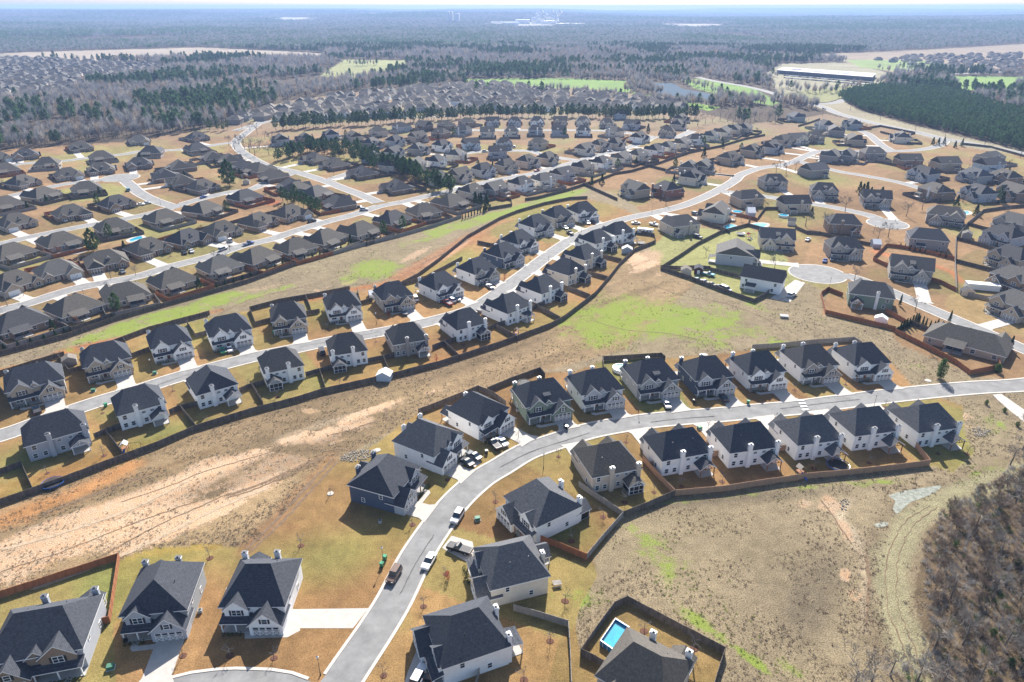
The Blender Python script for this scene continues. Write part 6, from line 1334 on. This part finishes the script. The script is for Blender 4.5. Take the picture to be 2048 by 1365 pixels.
class Kit:
    def __init__(s, name, makers): s.name = name; s.makers = makers; s.c = {}
    def at(s, x, y, label, cat, group, sc=1.0, v=None, world=False, z=0):
        v = rnd.randrange(len(s.makers)) if v is None else v
        if v not in s.c: s.c[v] = tree_obj(s.name, s.makers[v]())
        X, Y = (x, y) if world else G(x, y)
        return place(s.c[v], X, Y, rnd.uniform(0, 6.28), z=z, scale=(sc*rnd.uniform(.92, 1.08), sc*rnd.uniform(.92, 1.08), sc*rnd.uniform(.92, 1.1)), label=label, cat=cat, group=group)
PINE = Kit('pine_tree', [lambda i=i: pine_proto(20+i, 14) for i in range(4)])
CEDAR = Kit('evergreen_tree', [lambda i=i: pine_proto(40+i, 9, 50, 30, .34, NEED2, .06, .27, True) for i in range(2)])
BIGR = Kit('round_pine', [lambda: pine_proto(61, 15, 90, 34, .42, NEED, .10, .36)])
SHR = Kit('conical_shrub', [lambda i=i: shrub_proto(70+i) for i in range(2)]); RSH = Kit('round_shrub', [lambda i=i: shrub_proto(75+i, 1.8, LEAF, False, 1.0) for i in range(2)])
CYP = Kit('cypress', [lambda i=i: shrub_proto(80+i, 4.0, NEED2, True, .7, 34, 24, .14) for i in range(2)])
YT = Kit('young_tree', [lambda i=i: bare_proto(90+i, 3.6, 3, 3, TWIG, .012, .45) for i in range(4)]); RT = Kit('red_tree', [lambda: shrub_proto(97, 2.6, REDL, False, .8, 16, 16, .1)])
BT = Kit('bare_tree', [lambda i=i: bare_proto(100+i, 9, 4, 3, TWIG, .02, .5, fine=2) for i in range(4)]); OT = Kit('russet_tree', [lambda: bare_proto(110, 8, 4, 3, ORL, .03, .5, fine=2)])
PT = Kit('pale_tree', [lambda i=i: bare_proto(115+i, 11, 4, 3, TWIGP, .022, .5, fine=2) for i in range(2)])
# young street trees of the near estate, each with its mulch ring
yt = [(661,989,'left of the dark slate-blue house'),(602,1092,'in the middle of the brown lawn above the white house'),(825,1050,'on the lawn below the slate-blue house'),(891,1149,'in a red mulch ring left of the cream house'),(847,1214,'on the verge above the bottom centre house'),(767,1352,'on the verge at the bottom edge'),(548,1317,'on the grass corner at the bottom'),(991,1004,'in a dark ring beside the curving road'),(1206,1035,'in the corner of the black screened porch yard'),(1143,1083,'in the green patch of the black screened porch yard'),(1130,1203,'on the green lawn near the picnic table'),(1100,1283,'in the brown yard right of the bottom centre house'),(1048,1361,'at the bottom edge of the brown fenced yard'),(1288,1263,'beside the blue rectangular pool'),(1388,1298,'in the corner of the bottom pool yard'),
 (420,1117,'on the brown lawn between the two bottom left houses, high up'),(366,1312,'in the pale stone ring by the bottom driveway'),(460,1312,'in front of the white bottom house'),(1117,914,'on the inner side of the bend'),(1252,885,'right of the beige house front'),(1416,858,'between the two leftmost rear-facing houses'),(1037,875,'below the white house with the dark pickup'),(1363,973,'in the new-fenced yard, far left'),(1444,964,'in the new-fenced yard, second from left'),(1308,985,'in the yard of the beige house'),(1249,1005,'below the screened porch of the beige house'),(1589,781,'in front of the timber-post white house'),
 (1934,908,'on the open slope right of the last house'),(1738,926,'in the new-fenced yard, right part'),(1876,908,'below the last house of the right row'),(1628,938,'in the new-fenced yard beside the playset'),(1550,841,'behind the second rear-facing house'),(1770,814,'behind the fourth rear-facing house'),(1691,770,'in front of the taupe-gabled house'),(346,783,'between two tall-chimney houses'),(205,827,'left of the swing-set house'),(95,947,'in the yard of the light grey house'),(415,845,'in the yard of the one-chimney house'),(554,795,'in the yard left of the metal shed yard'),(208,912,'near the right fence of the light grey house yard'),(679,772,'left of the pale metal shed'),(752,684,'left of the taupe house'),(654,658,'in front of the pale stone house'),(895,960,'on the lawn beside the driveway at the bend'),(1252,960,'in the lower beige house yard'),(1051,533,'on the lawn of the slate-blue upper street house'),(1060,519,'above the slate-blue house lawn tree'),(497,775,'in the corner right of the one-chimney house'),(1500,866,'behind the second house below the straight road'),(926,690,'in the glazed porch yard'),(1160,905,'left of the beige house')]
MR = cm('mulchring', lambda: (lambda q: (q.tube((0, 0, .0), (0, 0, .07), .75, .6, 12), q.mesh('mulch_ring', MUL))[1])(MB()))
for i, (x, y, l) in enumerate(yt):
    t = YT.at(x, y, 'young leafless tree ' + l, 'tree', 'young trees in the lawns', rnd.uniform(.8, 1.15), v=i % 4)
    if not any(k.name.startswith('mulch_ring') for k in KIDS[t.name]): part('mulch_ring', MR, t)
for x, y, l in [(1972,809,'small leafless tree on the far right slope, left one'),(2008,824,'small leafless tree on the far right slope, middle one'),(2034,853,'small leafless tree on the far right slope, lowest one')]: RSH.at(x, y, l, 'shrub', None, .8)
for x, y, l in [(873,722,'small red-leaved tree in the taupe house yard'),(777,634,'red-leaved tree beside the grey car driveway'),(1009,560,'red-leaved tree on an upper street lawn'),(896,1160,'russet shrub at the corner of the cream house')]: RT.at(x, y, l, 'tree', 'small red-leaved trees')
SL = [(9,699),(37,693),(63,686),(89,679),(111,672),(130,666),(226,639),(434,575),(451,570),(468,565),(486,559),(502,554),(518,546),(534,541),(551,536),(566,531),(580,528),(595,524),(610,520),(625,515),(640,511),(655,507),(682,498),(697,496),(712,490),(734,485),(748,483),(761,479),(774,474)]
for i, (x, y) in enumerate(SL): SHR.at(x, y, f'dark conical shrub inside the long bungalow fence, {nth(i, len(SL))}', 'shrub', 'shrubs along the bungalow fence', 1.1)
cy = [(1800,496),(1809,498),(1819,501),(1829,503),(1839,505),(1849,507),(1870,511),(1880,514),(1890,517)]
for i, (x, y) in enumerate(cy): CYP.at(x, y, f'small cypress above the stone and beige house, {nth(i, len(cy))}', 'cypress', 'small cypresses in a row', .75)
cy = [(1837,648),(1844,652),(1850,656),(1858,660),(1866,662),(1873,657)]
for i, (x, y) in enumerate(cy): CYP.at(x, y, f'slim cypress behind the long brown-roofed house, {nth(i, len(cy))}', 'cypress', 'slim cypresses', 1.0)
cy = [(1799,664),(1805,660),(1811,657),(1817,654),(1823,651),(1829,648),(1834,646)]
for i, (x, y) in enumerate(cy): CYP.at(x, y, f'dense cypress in the hedge above the red fence, {nth(i, len(cy))}', 'cypress', 'cypress hedge', 1.1)
CYP.at(1799, 612, 'single dark cypress right of the olive-green house', 'cypress', None, 1.2); CYP.at(2019, 700, 'single tall cypress at the end of the long brown-roofed house', 'cypress', None, 1.4); CYP.at(1898, 645, 'single cypress behind the long brown-roofed house ridge', 'cypress', None, 1.2)
BUSH = Kit('bushy_tree', [lambda: shrub_proto(131, 7, LEAF, False, 2.2, 40, 40, .22)])
BUSH.at(1879, 757, 'bushy olive-green tree standing above the straight road', 'tree', None, .95); RSH.at(1994, 744, 'round dark shrub at the corner of the red fence', 'shrub', None, 1.6)
BIGR.at(187, 503, 'large round dark pine beside the long in-ground pool', 'tree', None, .72); BIGR.at(459, 372, 'very large round dark pine among the bungalow yards', 'tree', None, 1.12)
def many(kit, pts, txt, cat, grp, sc, jit=.0):
    pts = sorted(pts)
    for i, (x, y) in enumerate(pts): kit.at(x, y, f'{txt}, {nth(i, len(pts))}', cat, grp, sc*rnd.uniform(1-jit, 1+jit))
many(PINE, [(566,404),(576,408),(586,412),(598,410),(607,416),(616,420),(626,426),(637,430),(592,402)], 'pine in the cluster among the bungalow yards', 'pine', 'pines among the bungalows', .68, .15)
many(CEDAR, [(951,411),(962,413),(973,419)], 'dark pine beside the cornered fence', 'pine', 'three dark pines', .95, .1)
many(CYP, [(925,440),(931,438),(937,436),(943,434),(949,432),(955,430),(961,427),(967,425),(972,422)], 'evergreen in the hedge above the green strip', 'evergreen', 'evergreen hedge', 1.0, .1)
many(CEDAR, [(902,383),(1204,368),(1183,372),(1296,265),(1445,296),(1408,315),(1724,392),(1718,386),(1731,392),(1740,394),(1729,309),(1912,413),(1951,431),(2003,408)], 'dark evergreen standing alone in the middle distance', 'evergreen', 'lone evergreens', .85, .25)
many(CEDAR, [(1865,290),(1876,291),(1887,290),(1909,296),(1923,293)], 'round dark tree by the highway slope', 'tree', 'round trees by the slope', .7, .1)
def rowpts(line, n, j=3):
    P = np.array(line, float); L = np.r_[0, np.cumsum(np.hypot(*np.diff(P, axis=0).T))]; out = []
    for k in range(n):
        t = (k + rnd.uniform(-.3, .3)) / n * L[-1]; out.append((np.interp(t, L, P[:, 0]) + rnd.uniform(-j, j), np.interp(t, L, P[:, 1]) + rnd.uniform(-j, j)*.5))
    return out
many(PINE, rowpts([(562,322),(620,306),(690,316),(740,334),(800,350),(850,372),(905,388)], 58, 7), 'pine in the near pine belt', 'pine', 'pines of the near belt', .80, .2)
many(PINE, rowpts([(572,315),(640,300),(700,303),(745,320),(760,338),(850,358)], 38, 6), 'pine at the back of the near belt', 'pine', 'pines of the near belt', .80, .2)
many(PINE, rowpts([(556,262),(610,256),(680,252),(740,250),(800,246),(850,244)], 42, 4), 'pine in the left far belt', 'pine', 'pines of the far belt', .95, .2)
many(PINE, rowpts([(850,243),(950,236),(1060,235),(1160,236),(1260,238),(1330,238),(1400,240)], 88, 4), 'pine in the long far belt', 'pine', 'pines of the far belt', .95, .2)
many(BT, [(1548,542),(1332,410),(1844,420),(1876,405),(1812,433),(1925,404),(1969,413),(1776,475),(1755,480),(1611,453),(1552,345),(1572,348),(1520,318),(1560,332),(1590,343),(1690,424),(2010,440),(1652,458),(1830,622),(1709,562)], 'bare tree among the right side houses', 'tree', 'bare trees in the right estate', 1.05, .2)
many(BT, [(15,612),(272,552),(222,558),(545,404),(533,398),(668,352),(460,502),(430,520),(860,408),(760,350),(1180,348),(1135,350),(1244,330),(1262,330),(1290,318),(1225,348),(1160,372),(1145,382),(300,338),(730,360)], 'bare tree among the left and middle houses', 'tree', 'bare trees of the older streets', .7, .2)
many(OT, [(802,262),(938,278),(925,272),(1315,310),(848,285),(838,290),(1290,322),(1108,256),(690,262),(610,322),(1168,350)], 'russet tree between the middle houses', 'tree', 'russet trees', .8, .2)
many(PT, [(1395,252),(1410,248),(1425,245),(1440,240),(1455,244),(1470,240),(1485,238),(1500,244),(1518,240),(1535,244),(1550,246),(1465,252),(1482,250),(1540,236),(1560,240),(1588,215),(1600,212),(1613,214),(1622,218),(1645,232)], 'pale bare tree near the highway bend', 'tree', 'bare trees near the highway', 1.15, .25)
many(BT, [(470,300),(458,292),(478,290),(490,300),(500,306),(510,312),(486,284),(520,300),(538,310),(552,296),(545,286),(530,280),(560,306),(515,270),(500,262),(484,258)], 'tall bare tree at the collector road bend', 'tree', 'bare trees at the collector bend', 1.35, .2)
# street trees of the bungalow and middle streets, one per front lawn
k = 0; STV = {}
for (X, Y, r, w, d, lab, grp, px, py) in HOUSES:
    if grp not in ('bungalows of the left estate', 'two-storey houses in the middle distance'): continue
    if rnd.random() < .25: continue
    s = 1 if rnd.random() < .5 else -1; lx = s*w*.22; ly = -(d/2 + 6.5); ca, sa = math.cos(r), math.sin(r); x = X + lx*ca - ly*sa; y = Y + lx*sa + ly*ca
    if road_dist(x, y)[0] < 1.2: continue
    YT.at(x, y, 'street tree before the house, ' + lab.split(', ', 1)[1], 'tree', 'small street trees', 1.1, world=True)
# planting round the older houses: a front hedge and a back yard tree
def hedge_mesh(w):
    rs = np.random.RandomState(5); b = MB(); clumps(b, rs, [(x, 0, .45, .5) for x in np.arange(-w/2, w/2, .8)], 26, .16, flat=1); return b.mesh('front_hedge', NEED2)
HM1 = [hedge_mesh(5), hedge_mesh(3.5)]
for (X, Y, r, w, d, lab, grp, px, py), gx_ in zip(HOUSES, HGX):
    if 'distant' in grp: continue
    ca, sa = math.cos(r), math.sin(r); f = -1 if gx_ > 0 else 1; tail = lab.split(', ', 1)[1] if (', ' in lab and 'estate' not in grp or 'left estate' in grp) and ', ' in lab else lab
    lx, ly = w*.30*f, -(d/2 + 2.75); x = X + lx*ca - ly*sa; y = Y + lx*sa + ly*ca
    if road_dist(x, y)[0] > 2: single('front_hedge', rnd.choice(HM1), (x, y, 0), r, label='hedge before the ' + tail if len(tail.split()) <= 13 else 'hedge, ' + ' '.join(tail.split()[:15]), cat='hedge', group='front hedges')
    if 'new estate' in grp or rnd.random() < .15: continue
    lx, ly = w*.35*rnd.choice((-1, 1)), d/2 + rnd.uniform(4, 7); x = X + lx*ca - ly*sa; y = Y + lx*sa + ly*ca
    if road_dist(x, y)[0] < 2 or np.hypot(HXY[:, 0]-x, HXY[:, 1]-y).min() < 8.2: continue
    kt = rnd.choice((CEDAR, BT, BT, OT, PINE)); kt.at(x, y, ('evergreen' if kt in (CEDAR, PINE) else 'bare tree') + ' behind the ' + tail if len(tail.split()) <= 12 else 'tree, ' + ' '.join(tail.split()[:15]), 'tree', 'back yard trees', .6 if kt is not OT else .7, world=True)
# ------------------------------------------------------------------ forest edge trees and the thicket, one by one
many(BT, rowpts([(-30,292),(60,290),(130,286),(200,280),(260,274),(330,268),(380,262),(440,256),(475,250)], 62, 4), 'bare tree at the forest edge above the bungalows', 'tree', 'forest edge trees', 1.25, .2)
many(BT, rowpts([(-30,272),(60,274),(130,268),(200,262),(260,256),(330,250),(380,246),(450,238)], 44, 5), 'bare tree second deep in the left forest', 'tree', 'forest edge trees', 1.35, .2)
many(PINE, [(62,294),(70,293),(108,290),(118,289),(8,280),(14,276),(36,280),(420,262),(436,262),(447,264),(455,260),(400,258),(395,250),(340,246),(190,272),(228,258)], 'pine among the forest edge trees', 'pine', 'forest edge pines', .8, .2)
TH = Kit('thicket_tree', [lambda i=i: bare_proto(140+i, 5.0, 4, 4, TWIGR, .014, .6, multi=2, fine=1) for i in range(4)])
TG = Kit('grey_thicket_tree', [lambda i=i: bare_proto(150+i, 9.5, 5, 3, TWIGP, .016, .5, fine=1) for i in range(3)])
thp = [p for p in scatter_px([(1905,1010),(2000,960),(2080,900),(2150,1000),(2200,1400),(1850,1420),(1840,1330),(1870,1240),(1850,1150),(1860,1080)], 5.2) if True]
thp = sorted((p for p in thp), key=lambda p: p[0])
thp = thp[:95]
for i, p in enumerate(thp): TH.at(p[0], p[1], f'russet bare shrub tree in the right thicket, {nth(i, len(thp))}', 'shrub tree', 'russet shrub trees of the thicket', rnd.uniform(.7, 1.15), world=True)
tg = [(1880,1380),(1925,1290),(1868,1300),(1960,1360),(2010,1290),(2040,1200),(1995,1120),(2050,1100),(2030,1010),(2060,960),(2020,930),(1985,1200),(1900,1200),(1780,1350),(1740,1375),(1830,1372),(2040,1340),(2060,1040),(1950,1060),(2045,900),(1700,1390)]
many(TG, tg, 'pale grey leafless tree over the right thicket', 'tree', 'grey trees over the thicket', 1.0, .25)
many(RSH, [(2010,1165),(1985,1270),(2020,1330),(2035,1130)], 'leafy pale green bush inside the thicket', 'bush', 'green bushes in the thicket', 1.1, .2)

# ------------------------------------------------------------------ masses: woods, plantation, undergrowth, field tufts
def gn_scatter(name, pts, rot, scl, idx, protos, label, cat):
    """points carrying prototype index, turn and scale; geometry nodes put a plant on each"""
    pc = bpy.data.collections.new(name + '_kinds')
    for i, me in enumerate(protos): o = bpy.data.objects.new(f'{name}_kind_{i:02d}', me); pc.objects.link(o)
    me = bpy.data.meshes.new(name); me.vertices.add(len(pts)); me.vertices.foreach_set('co', np.asarray(pts, float).ravel())
    for nm, ty, a, f in (('turn', 'FLOAT', rot, 'value'), ('kindno', 'INT', idx, 'value'), ('size', 'FLOAT_VECTOR', scl, 'vector')):
        at = me.attributes.new(nm, ty, 'POINT'); at.data.foreach_set(f, np.asarray(a).ravel().astype(np.int32 if ty == 'INT' else np.float32))
    me.update(); o = single(name, me, label=label, cat=cat, kind='stuff')
    g = bpy.data.node_groups.new(name, 'GeometryNodeTree'); g.interface.new_socket('Geometry', in_out='INPUT', socket_type='NodeSocketGeometry'); g.interface.new_socket('Geometry', in_out='OUTPUT', socket_type='NodeSocketGeometry')
    N = g.nodes; L = g.links.new; gi = N.new('NodeGroupInput'); go = N.new('NodeGroupOutput'); ip = N.new('GeometryNodeInstanceOnPoints'); ci = N.new('GeometryNodeCollectionInfo')
    ci.inputs['Collection'].default_value = pc; ci.inputs['Separate Children'].default_value = True; ci.inputs['Reset Children'].default_value = True
    def na(n, t): x = N.new('GeometryNodeInputNamedAttribute'); x.data_type = t; x.inputs['Name'].default_value = n; return x.outputs['Attribute']
    mp = N.new('GeometryNodeMeshToPoints'); L(gi.outputs[0], mp.inputs[0]); L(mp.outputs[0], ip.inputs['Points']); L(ci.outputs[0], ip.inputs['Instance']); ip.inputs['Pick Instance'].default_value = True
    L(na('kindno', 'INT'), ip.inputs['Instance Index']); cx = N.new('ShaderNodeCombineXYZ'); L(na('turn', 'FLOAT'), cx.inputs[2]); e2r = N.new('FunctionNodeEulerToRotation'); L(cx.outputs[0], e2r.inputs[0]); L(e2r.outputs[0], ip.inputs['Rotation'])
    L(na('size', 'FLOAT_VECTOR'), ip.inputs['Scale']); L(ip.outputs[0], go.inputs[0])
    md = o.modifiers.new('plants', 'NODES'); md.node_group = g
    return o
def lod_bare(seed, h=12, m=TWIG, n=170):
    rs = np.random.RandomState(seed); b = MB(); b.tube((0, 0, 0), (0, 0, h*.55), .22, .1, 4, 0, cap=False)
    for i in range(n):
        a = rs.uniform(0, 6.28); t = rs.random()**.7; z0 = h*(.28 + .5*t*rs.random()); R = h*.30*rs.uniform(.3, 1); z1 = min(h, z0 + h*rs.uniform(.12, .40)); k = rs.uniform(.0, .55)
        p0 = np.array((R*k*math.cos(a), R*k*math.sin(a), z0)); p1 = np.array((R*math.cos(a+rs.normal(0, .3)), R*math.sin(a+rs.normal(0, .3)), z1)); w = np.array((-math.sin(a), math.cos(a), rs.normal(0, .5))) * rs.uniform(.05, .13)
        b.face([tuple(p0 - w), tuple(p0 + w), tuple(p1)], 0)
    return b.mesh('far_tree', m)
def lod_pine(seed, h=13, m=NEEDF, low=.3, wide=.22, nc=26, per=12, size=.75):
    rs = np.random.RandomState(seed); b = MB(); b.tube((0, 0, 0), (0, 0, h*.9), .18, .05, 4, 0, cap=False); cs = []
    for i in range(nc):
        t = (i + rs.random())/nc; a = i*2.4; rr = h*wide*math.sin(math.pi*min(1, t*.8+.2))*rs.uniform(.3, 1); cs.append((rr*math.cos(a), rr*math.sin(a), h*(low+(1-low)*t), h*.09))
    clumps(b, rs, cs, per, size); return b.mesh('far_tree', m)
LB = [lod_bare(200+i, 12, (TWIG, TWIG, TWIGP, TWIGR)[i]) for i in range(4)] + [lod_pine(210+i) for i in range(3)]
def patch(seed, m_b, m_p, n=34, R=26, pine=.3):
    rs = np.random.RandomState(seed); b = MB()
    for i in range(n):
        x, y = rs.uniform(-R, R, 2); h = rs.uniform(9, 15); pn = rs.random() < pine; mi = 1 if pn else 0
        for k in range(16):
            v = rs.normal(0, 1, 3); v /= np.linalg.norm(v); c = np.array((x, y, h*.62)) + v*np.array((3.6, 3.6, h*.32))*rs.uniform(.5, 1); a = rs.normal(0, 1, 3); a[2] += .8*(not pn); a /= np.linalg.norm(a); w = np.cross(a, rs.normal(0, 1, 3)); w /= np.linalg.norm(w); s = rs.uniform(.9, 2.0)
            b.face([tuple(c - a*s), tuple(c + w*s*(.6 if pn else .28)), tuple(c + a*s), tuple(c - w*s*(.6 if pn else .28))], mi)
    return b.mesh('far_patch', [m_b, m_p])
CLEAR = [pl for _, pl, _ in POLY] + [LAWN3, VILL1, VILL2, [(1673,197),(1750,177),(1830,182),(1920,190),(1990,215),(2100,240),(2300,300),(2300,380),(2048,306),(1930,275),(1820,250),(1720,225)],
  [(1290,164),(1350,162),(1425,188),(1428,206),(1380,204),(1330,194)], [(1380,195),(1440,215),(1560,215),(1700,228),(1660,240),(1400,240)], [(560,160),(640,150),(700,160),(640,170)]]
def in_view(X, Y): return (np.abs(X) < .95*Y + 60)
def wood_points():
    P = []
    n = 46000; rr = np.sqrt(RS.uniform(430**2, 2300**2, n)); aa = RS.uniform(-.76, .76, n); X = rr*np.sin(aa); Y = rr*np.cos(aa); u, v = PXA(X, Y)
    ok = v < 300
    for pl in CLEAR: ok &= ~pip(u, v, pl)
    dens = fbm(X, Y, 90, 3, 31); ok &= (dens > .34)
    ok &= (u < 560) | (v < 262)
    rd = np.zeros(n, bool)
    for k in ('highway', 'cross_highway', 'collector_road', 'far_street'):
        c, w = RC[k]; cc = c[::4]; 
        for x, y in cc: rd |= np.hypot(X-x, Y-y) < w + 9
    ok &= ~rd
    return X[ok], Y[ok]
X, Y = wood_points(); pf = fbm(X, Y, 130, 3, 77); pine = (pf + RS.uniform(-.12, .12, len(X))) > .57
idx = np.where(pine, 4 + RS.randint(0, 3, len(X)), RS.choice([0, 1, 2, 3], len(X), p=[.4, .3, .15, .15])); sc = RS.uniform(.8, 1.35, len(X))
gn_scatter('woods', np.c_[X, Y, np.zeros(len(X))], RS.uniform(0, 6.28, len(X)), np.c_[sc, sc, sc*RS.uniform(.9, 1.15, len(X))], idx, LB, 'grey leafless woods mixed with dark pines beyond the houses', 'woods')
# scattered trees in front of the school and round the fields
TL = rowpts([(1560,176),(1620,186),(1680,182),(1720,176)], 46, 8) + rowpts([(1480,165),(1540,160),(1560,150)], 20, 6) + rowpts([(1290,205),(1340,206),(1400,214),(1460,210),(1500,208)], 90, 7) + rowpts([(1300,162),(1360,166),(1420,182),(1480,204),(1530,212)], 60, 5) + rowpts([(950,186),(1020,182),(1100,184),(1180,190),(1250,196)], 60, 5) + rowpts([(950,158),(1060,157),(1160,158),(1250,160)], 60, 2) + rowpts([(640,150),(700,160),(780,158)], 24, 6) + rowpts([(1790,140),(1850,142),(1900,148)], 20, 5) + rowpts([(2030,170),(2060,190),(2020,200),(1940,196)], 50, 6) + rowpts([(690,128),(720,132),(760,130)], 14, 6)
XY = np.array([G(*p) for p in TL]); n = len(XY)
gn_scatter('tree_lines', np.c_[XY, np.zeros(n)], RS.uniform(0, 6.28, n), np.repeat(RS.uniform(.8, 1.3, n)[:, None], 3, 1), RS.choice([0, 1, 2, 3, 4], n, p=[.3, .3, .15, .15, .1]), LB, 'thin lines of bare trees round the far green fields and pond', 'trees')
pl = [(1676,196),(1750,178),(1830,183),(1920,191),(1985,216),(2100,244),(2300,300),(2300,378),(2048,303),(1930,272),(1820,246),(1720,220)]
XY = np.array(scatter_px(pl, 5.2, .3)); n = len(XY)
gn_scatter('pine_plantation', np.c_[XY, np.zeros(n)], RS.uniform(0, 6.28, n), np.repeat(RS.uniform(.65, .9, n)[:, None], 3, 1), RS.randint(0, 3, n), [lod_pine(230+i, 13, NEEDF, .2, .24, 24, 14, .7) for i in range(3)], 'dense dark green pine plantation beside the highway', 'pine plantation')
# very far woods, patch by patch
pts = []; scs = []
d = 2200.0
while d < 24000:
    st = .016*d*max(.6, 1); na = int(1.56*d/st*1.0)
    a = -.78 + 1.56*(np.arange(na) + RS.uniform(-.4, .4, na))/na; r = d + RS.uniform(-.5, .5, na)*st; pts.append(np.c_[r*np.sin(a), r*np.cos(a)]); scs.append(np.full(na, st/34.)); d += st
P = np.concatenate(pts); sc = np.concatenate(scs); u, v = PXA(P[:, 0], P[:, 1]); ok = fbm(P[:, 0], P[:, 1], 700, 3, 41) > .30
for q in CLEAR[:2] + [p for c, p, r in POLY]: ok &= ~pip(u, v, q)
P = P[ok]; sc = sc[ok]; n = len(P); pf = fbm(P[:, 0], P[:, 1], 900, 3, 43)
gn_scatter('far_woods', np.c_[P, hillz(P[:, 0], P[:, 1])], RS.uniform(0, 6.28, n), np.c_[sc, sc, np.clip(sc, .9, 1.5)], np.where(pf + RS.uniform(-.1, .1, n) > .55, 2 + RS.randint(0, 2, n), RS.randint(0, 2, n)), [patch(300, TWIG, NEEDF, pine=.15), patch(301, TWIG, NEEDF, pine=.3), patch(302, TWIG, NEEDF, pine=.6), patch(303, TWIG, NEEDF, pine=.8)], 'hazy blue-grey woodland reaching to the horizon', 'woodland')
# undergrowth below the thicket
def under(seed, m, h=1.1, n=60):
    rs = np.random.RandomState(seed); b = MB()
    for i in range(n):
        a = rs.uniform(0, 6.28); r = rs.uniform(0, .7); p = np.array((r*math.cos(a), r*math.sin(a), 0)); q = p + np.array((rs.normal(0, .35), rs.normal(0, .35), h*rs.uniform(.5, 1.1))); w = np.array((math.sin(a), -math.cos(a), 0))*.03; b.face([tuple(p-w), tuple(p+w), tuple(q)], 0)
    return b.mesh('brush', m)
XY = np.array(scatter_px([(1890,1015),(2000,955),(2080,880),(2260,1000),(2300,1450),(1800,1420),(1760,1365),(1835,1310),(1850,1220),(1840,1130),(1850,1070)], 1.35, .5)); n = len(XY)
gn_scatter('undergrowth', np.c_[XY, np.zeros(n)], RS.uniform(0, 6.28, n), np.repeat(RS.uniform(.6, 1.4, n)[:, None], 3, 1), RS.choice([0, 1, 2, 3], n, p=[.45, .25, .2, .1]), [under(320, TWIGR), under(321, TWIG), under(322, TWIGP), under(323, LEAF, .7, 90)], 'tangled russet undergrowth of the right thicket', 'undergrowth')
# dry tufts over the open fields
TF = [mat('tuft_straw', (.40, .33, .235), .95, .3, .3), mat('tuft_brown', (.24, .18, .12), .95, .3, .3), mat('tuft_green', (.20, .25, .05), .95, .3, .3), mat('tuft_pale', (.48, .41, .30), .95, .3, .3)]
for _m in TF: leafy(_m, .45)
def tuft(seed, m, n=9):
    rs = np.random.RandomState(seed); b = MB()
    for i in range(n):
        a = rs.uniform(0, 6.28); p = np.array((rs.normal(0, .10), rs.normal(0, .10), 0)); q = p + np.array((.22*math.cos(a), .22*math.sin(a), rs.uniform(.12, .34))); w = np.array((math.sin(a), -math.cos(a), 0))*.05; b.face([tuple(p-w), tuple(p+w), tuple(q)], 0)
    return b.mesh('tuft', m)
n = 120000; yy = 78*np.exp(RS.uniform(0, math.log(330/78), n)); xx = RS.uniform(-1.05, 1.05, n)*yy
u, v = PXA(xx, yy); Cc, gg, bb, il, _s = gpaint(xx, yy, u, v)
ok = ~il & (RS.random_sample(n) > bb*.75) & (fbm(xx, yy, 6, 3, 61) > .43)
ok &= ~((u < 620) & (v > 1150) & (v < 1200) & False)
dk = np.ones(n, bool)
rr = RALL[::2]
rr = rr[np.hypot(rr[:, 0], rr[:, 1]) < 380]
for x, y, w in rr: dk &= np.hypot(xx-x, yy-y) > w + 1.2
for p in ([(1776,992),(1829,979),(1882,972),(1846,996),(1793,1028)], [(1985,790),(2002,788),(2060,828),(2120,895),(2020,822)]): dk &= ~pip(u, v, p)
tk = pip(u, v, [(2100,880),(2000,945),(1925,972),(1862,1000),(1800,1045),(1765,1120),(1765,1220),(1795,1300),(1835,1420),(1885,1420),(1845,1290),(1808,1210),(1806,1130),(1838,1060),(1890,1018),(1950,995),(2020,965),(2110,925)])
ok &= ~tk; ok &= ~((u > 1180) & (v > 985) & (RS.random_sample(n) < .55)); ok &= dk; ok &= RS.random_sample(n) > gg*.7; xx, yy, gg, bb = xx[ok], yy[ok], gg[ok], bb[ok]; n = len(xx)
r1 = RS.random_sample(n); kind = np.where(r1 < gg*1.1, 2, np.where(bb > .35, np.where(RS.random_sample(n) < .6, 3, 1), np.where(RS.random_sample(n) < .62, 0, 1)))
s = RS.uniform(.45, 1.05, n) * (.6 + .9*fbm(xx, yy, 14, 3, 63))
gn_scatter('field_grass', np.c_[xx, yy, np.zeros(n)], RS.uniform(0, 6.28, n), np.c_[s*1.3, s*1.3, s], kind, [tuft(330+i, TF[i]) for i in range(4)], 'dry tufted grass and weeds covering the open fields', 'grass')
print('tufts', n, 'woods', len(X), 'far', len(P))
# ------------------------------------------------------------------ haze
hz = MB(); hz.box(-29000, 29000, -3200, 26500, -1.0, 150.0)
HM = bpy.data.materials.new('haze_air'); HM.use_nodes = True; t = HM.node_tree; t.nodes.remove(t.nodes['Principled BSDF'])
pv = t.nodes.new('ShaderNodeVolumePrincipled'); pv.inputs['Color'].default_value = (.37, .54, .92, 1); pv.inputs['Density'].default_value = .00011; pv.inputs['Anisotropy'].default_value = .1
t.links.new(pv.outputs[0], t.nodes['Material Output'].inputs['Volume'])

single('haze', hz.mesh('haze', HM), kind='stuff', label='pale blue haze thickening toward the horizon', cat='haze')
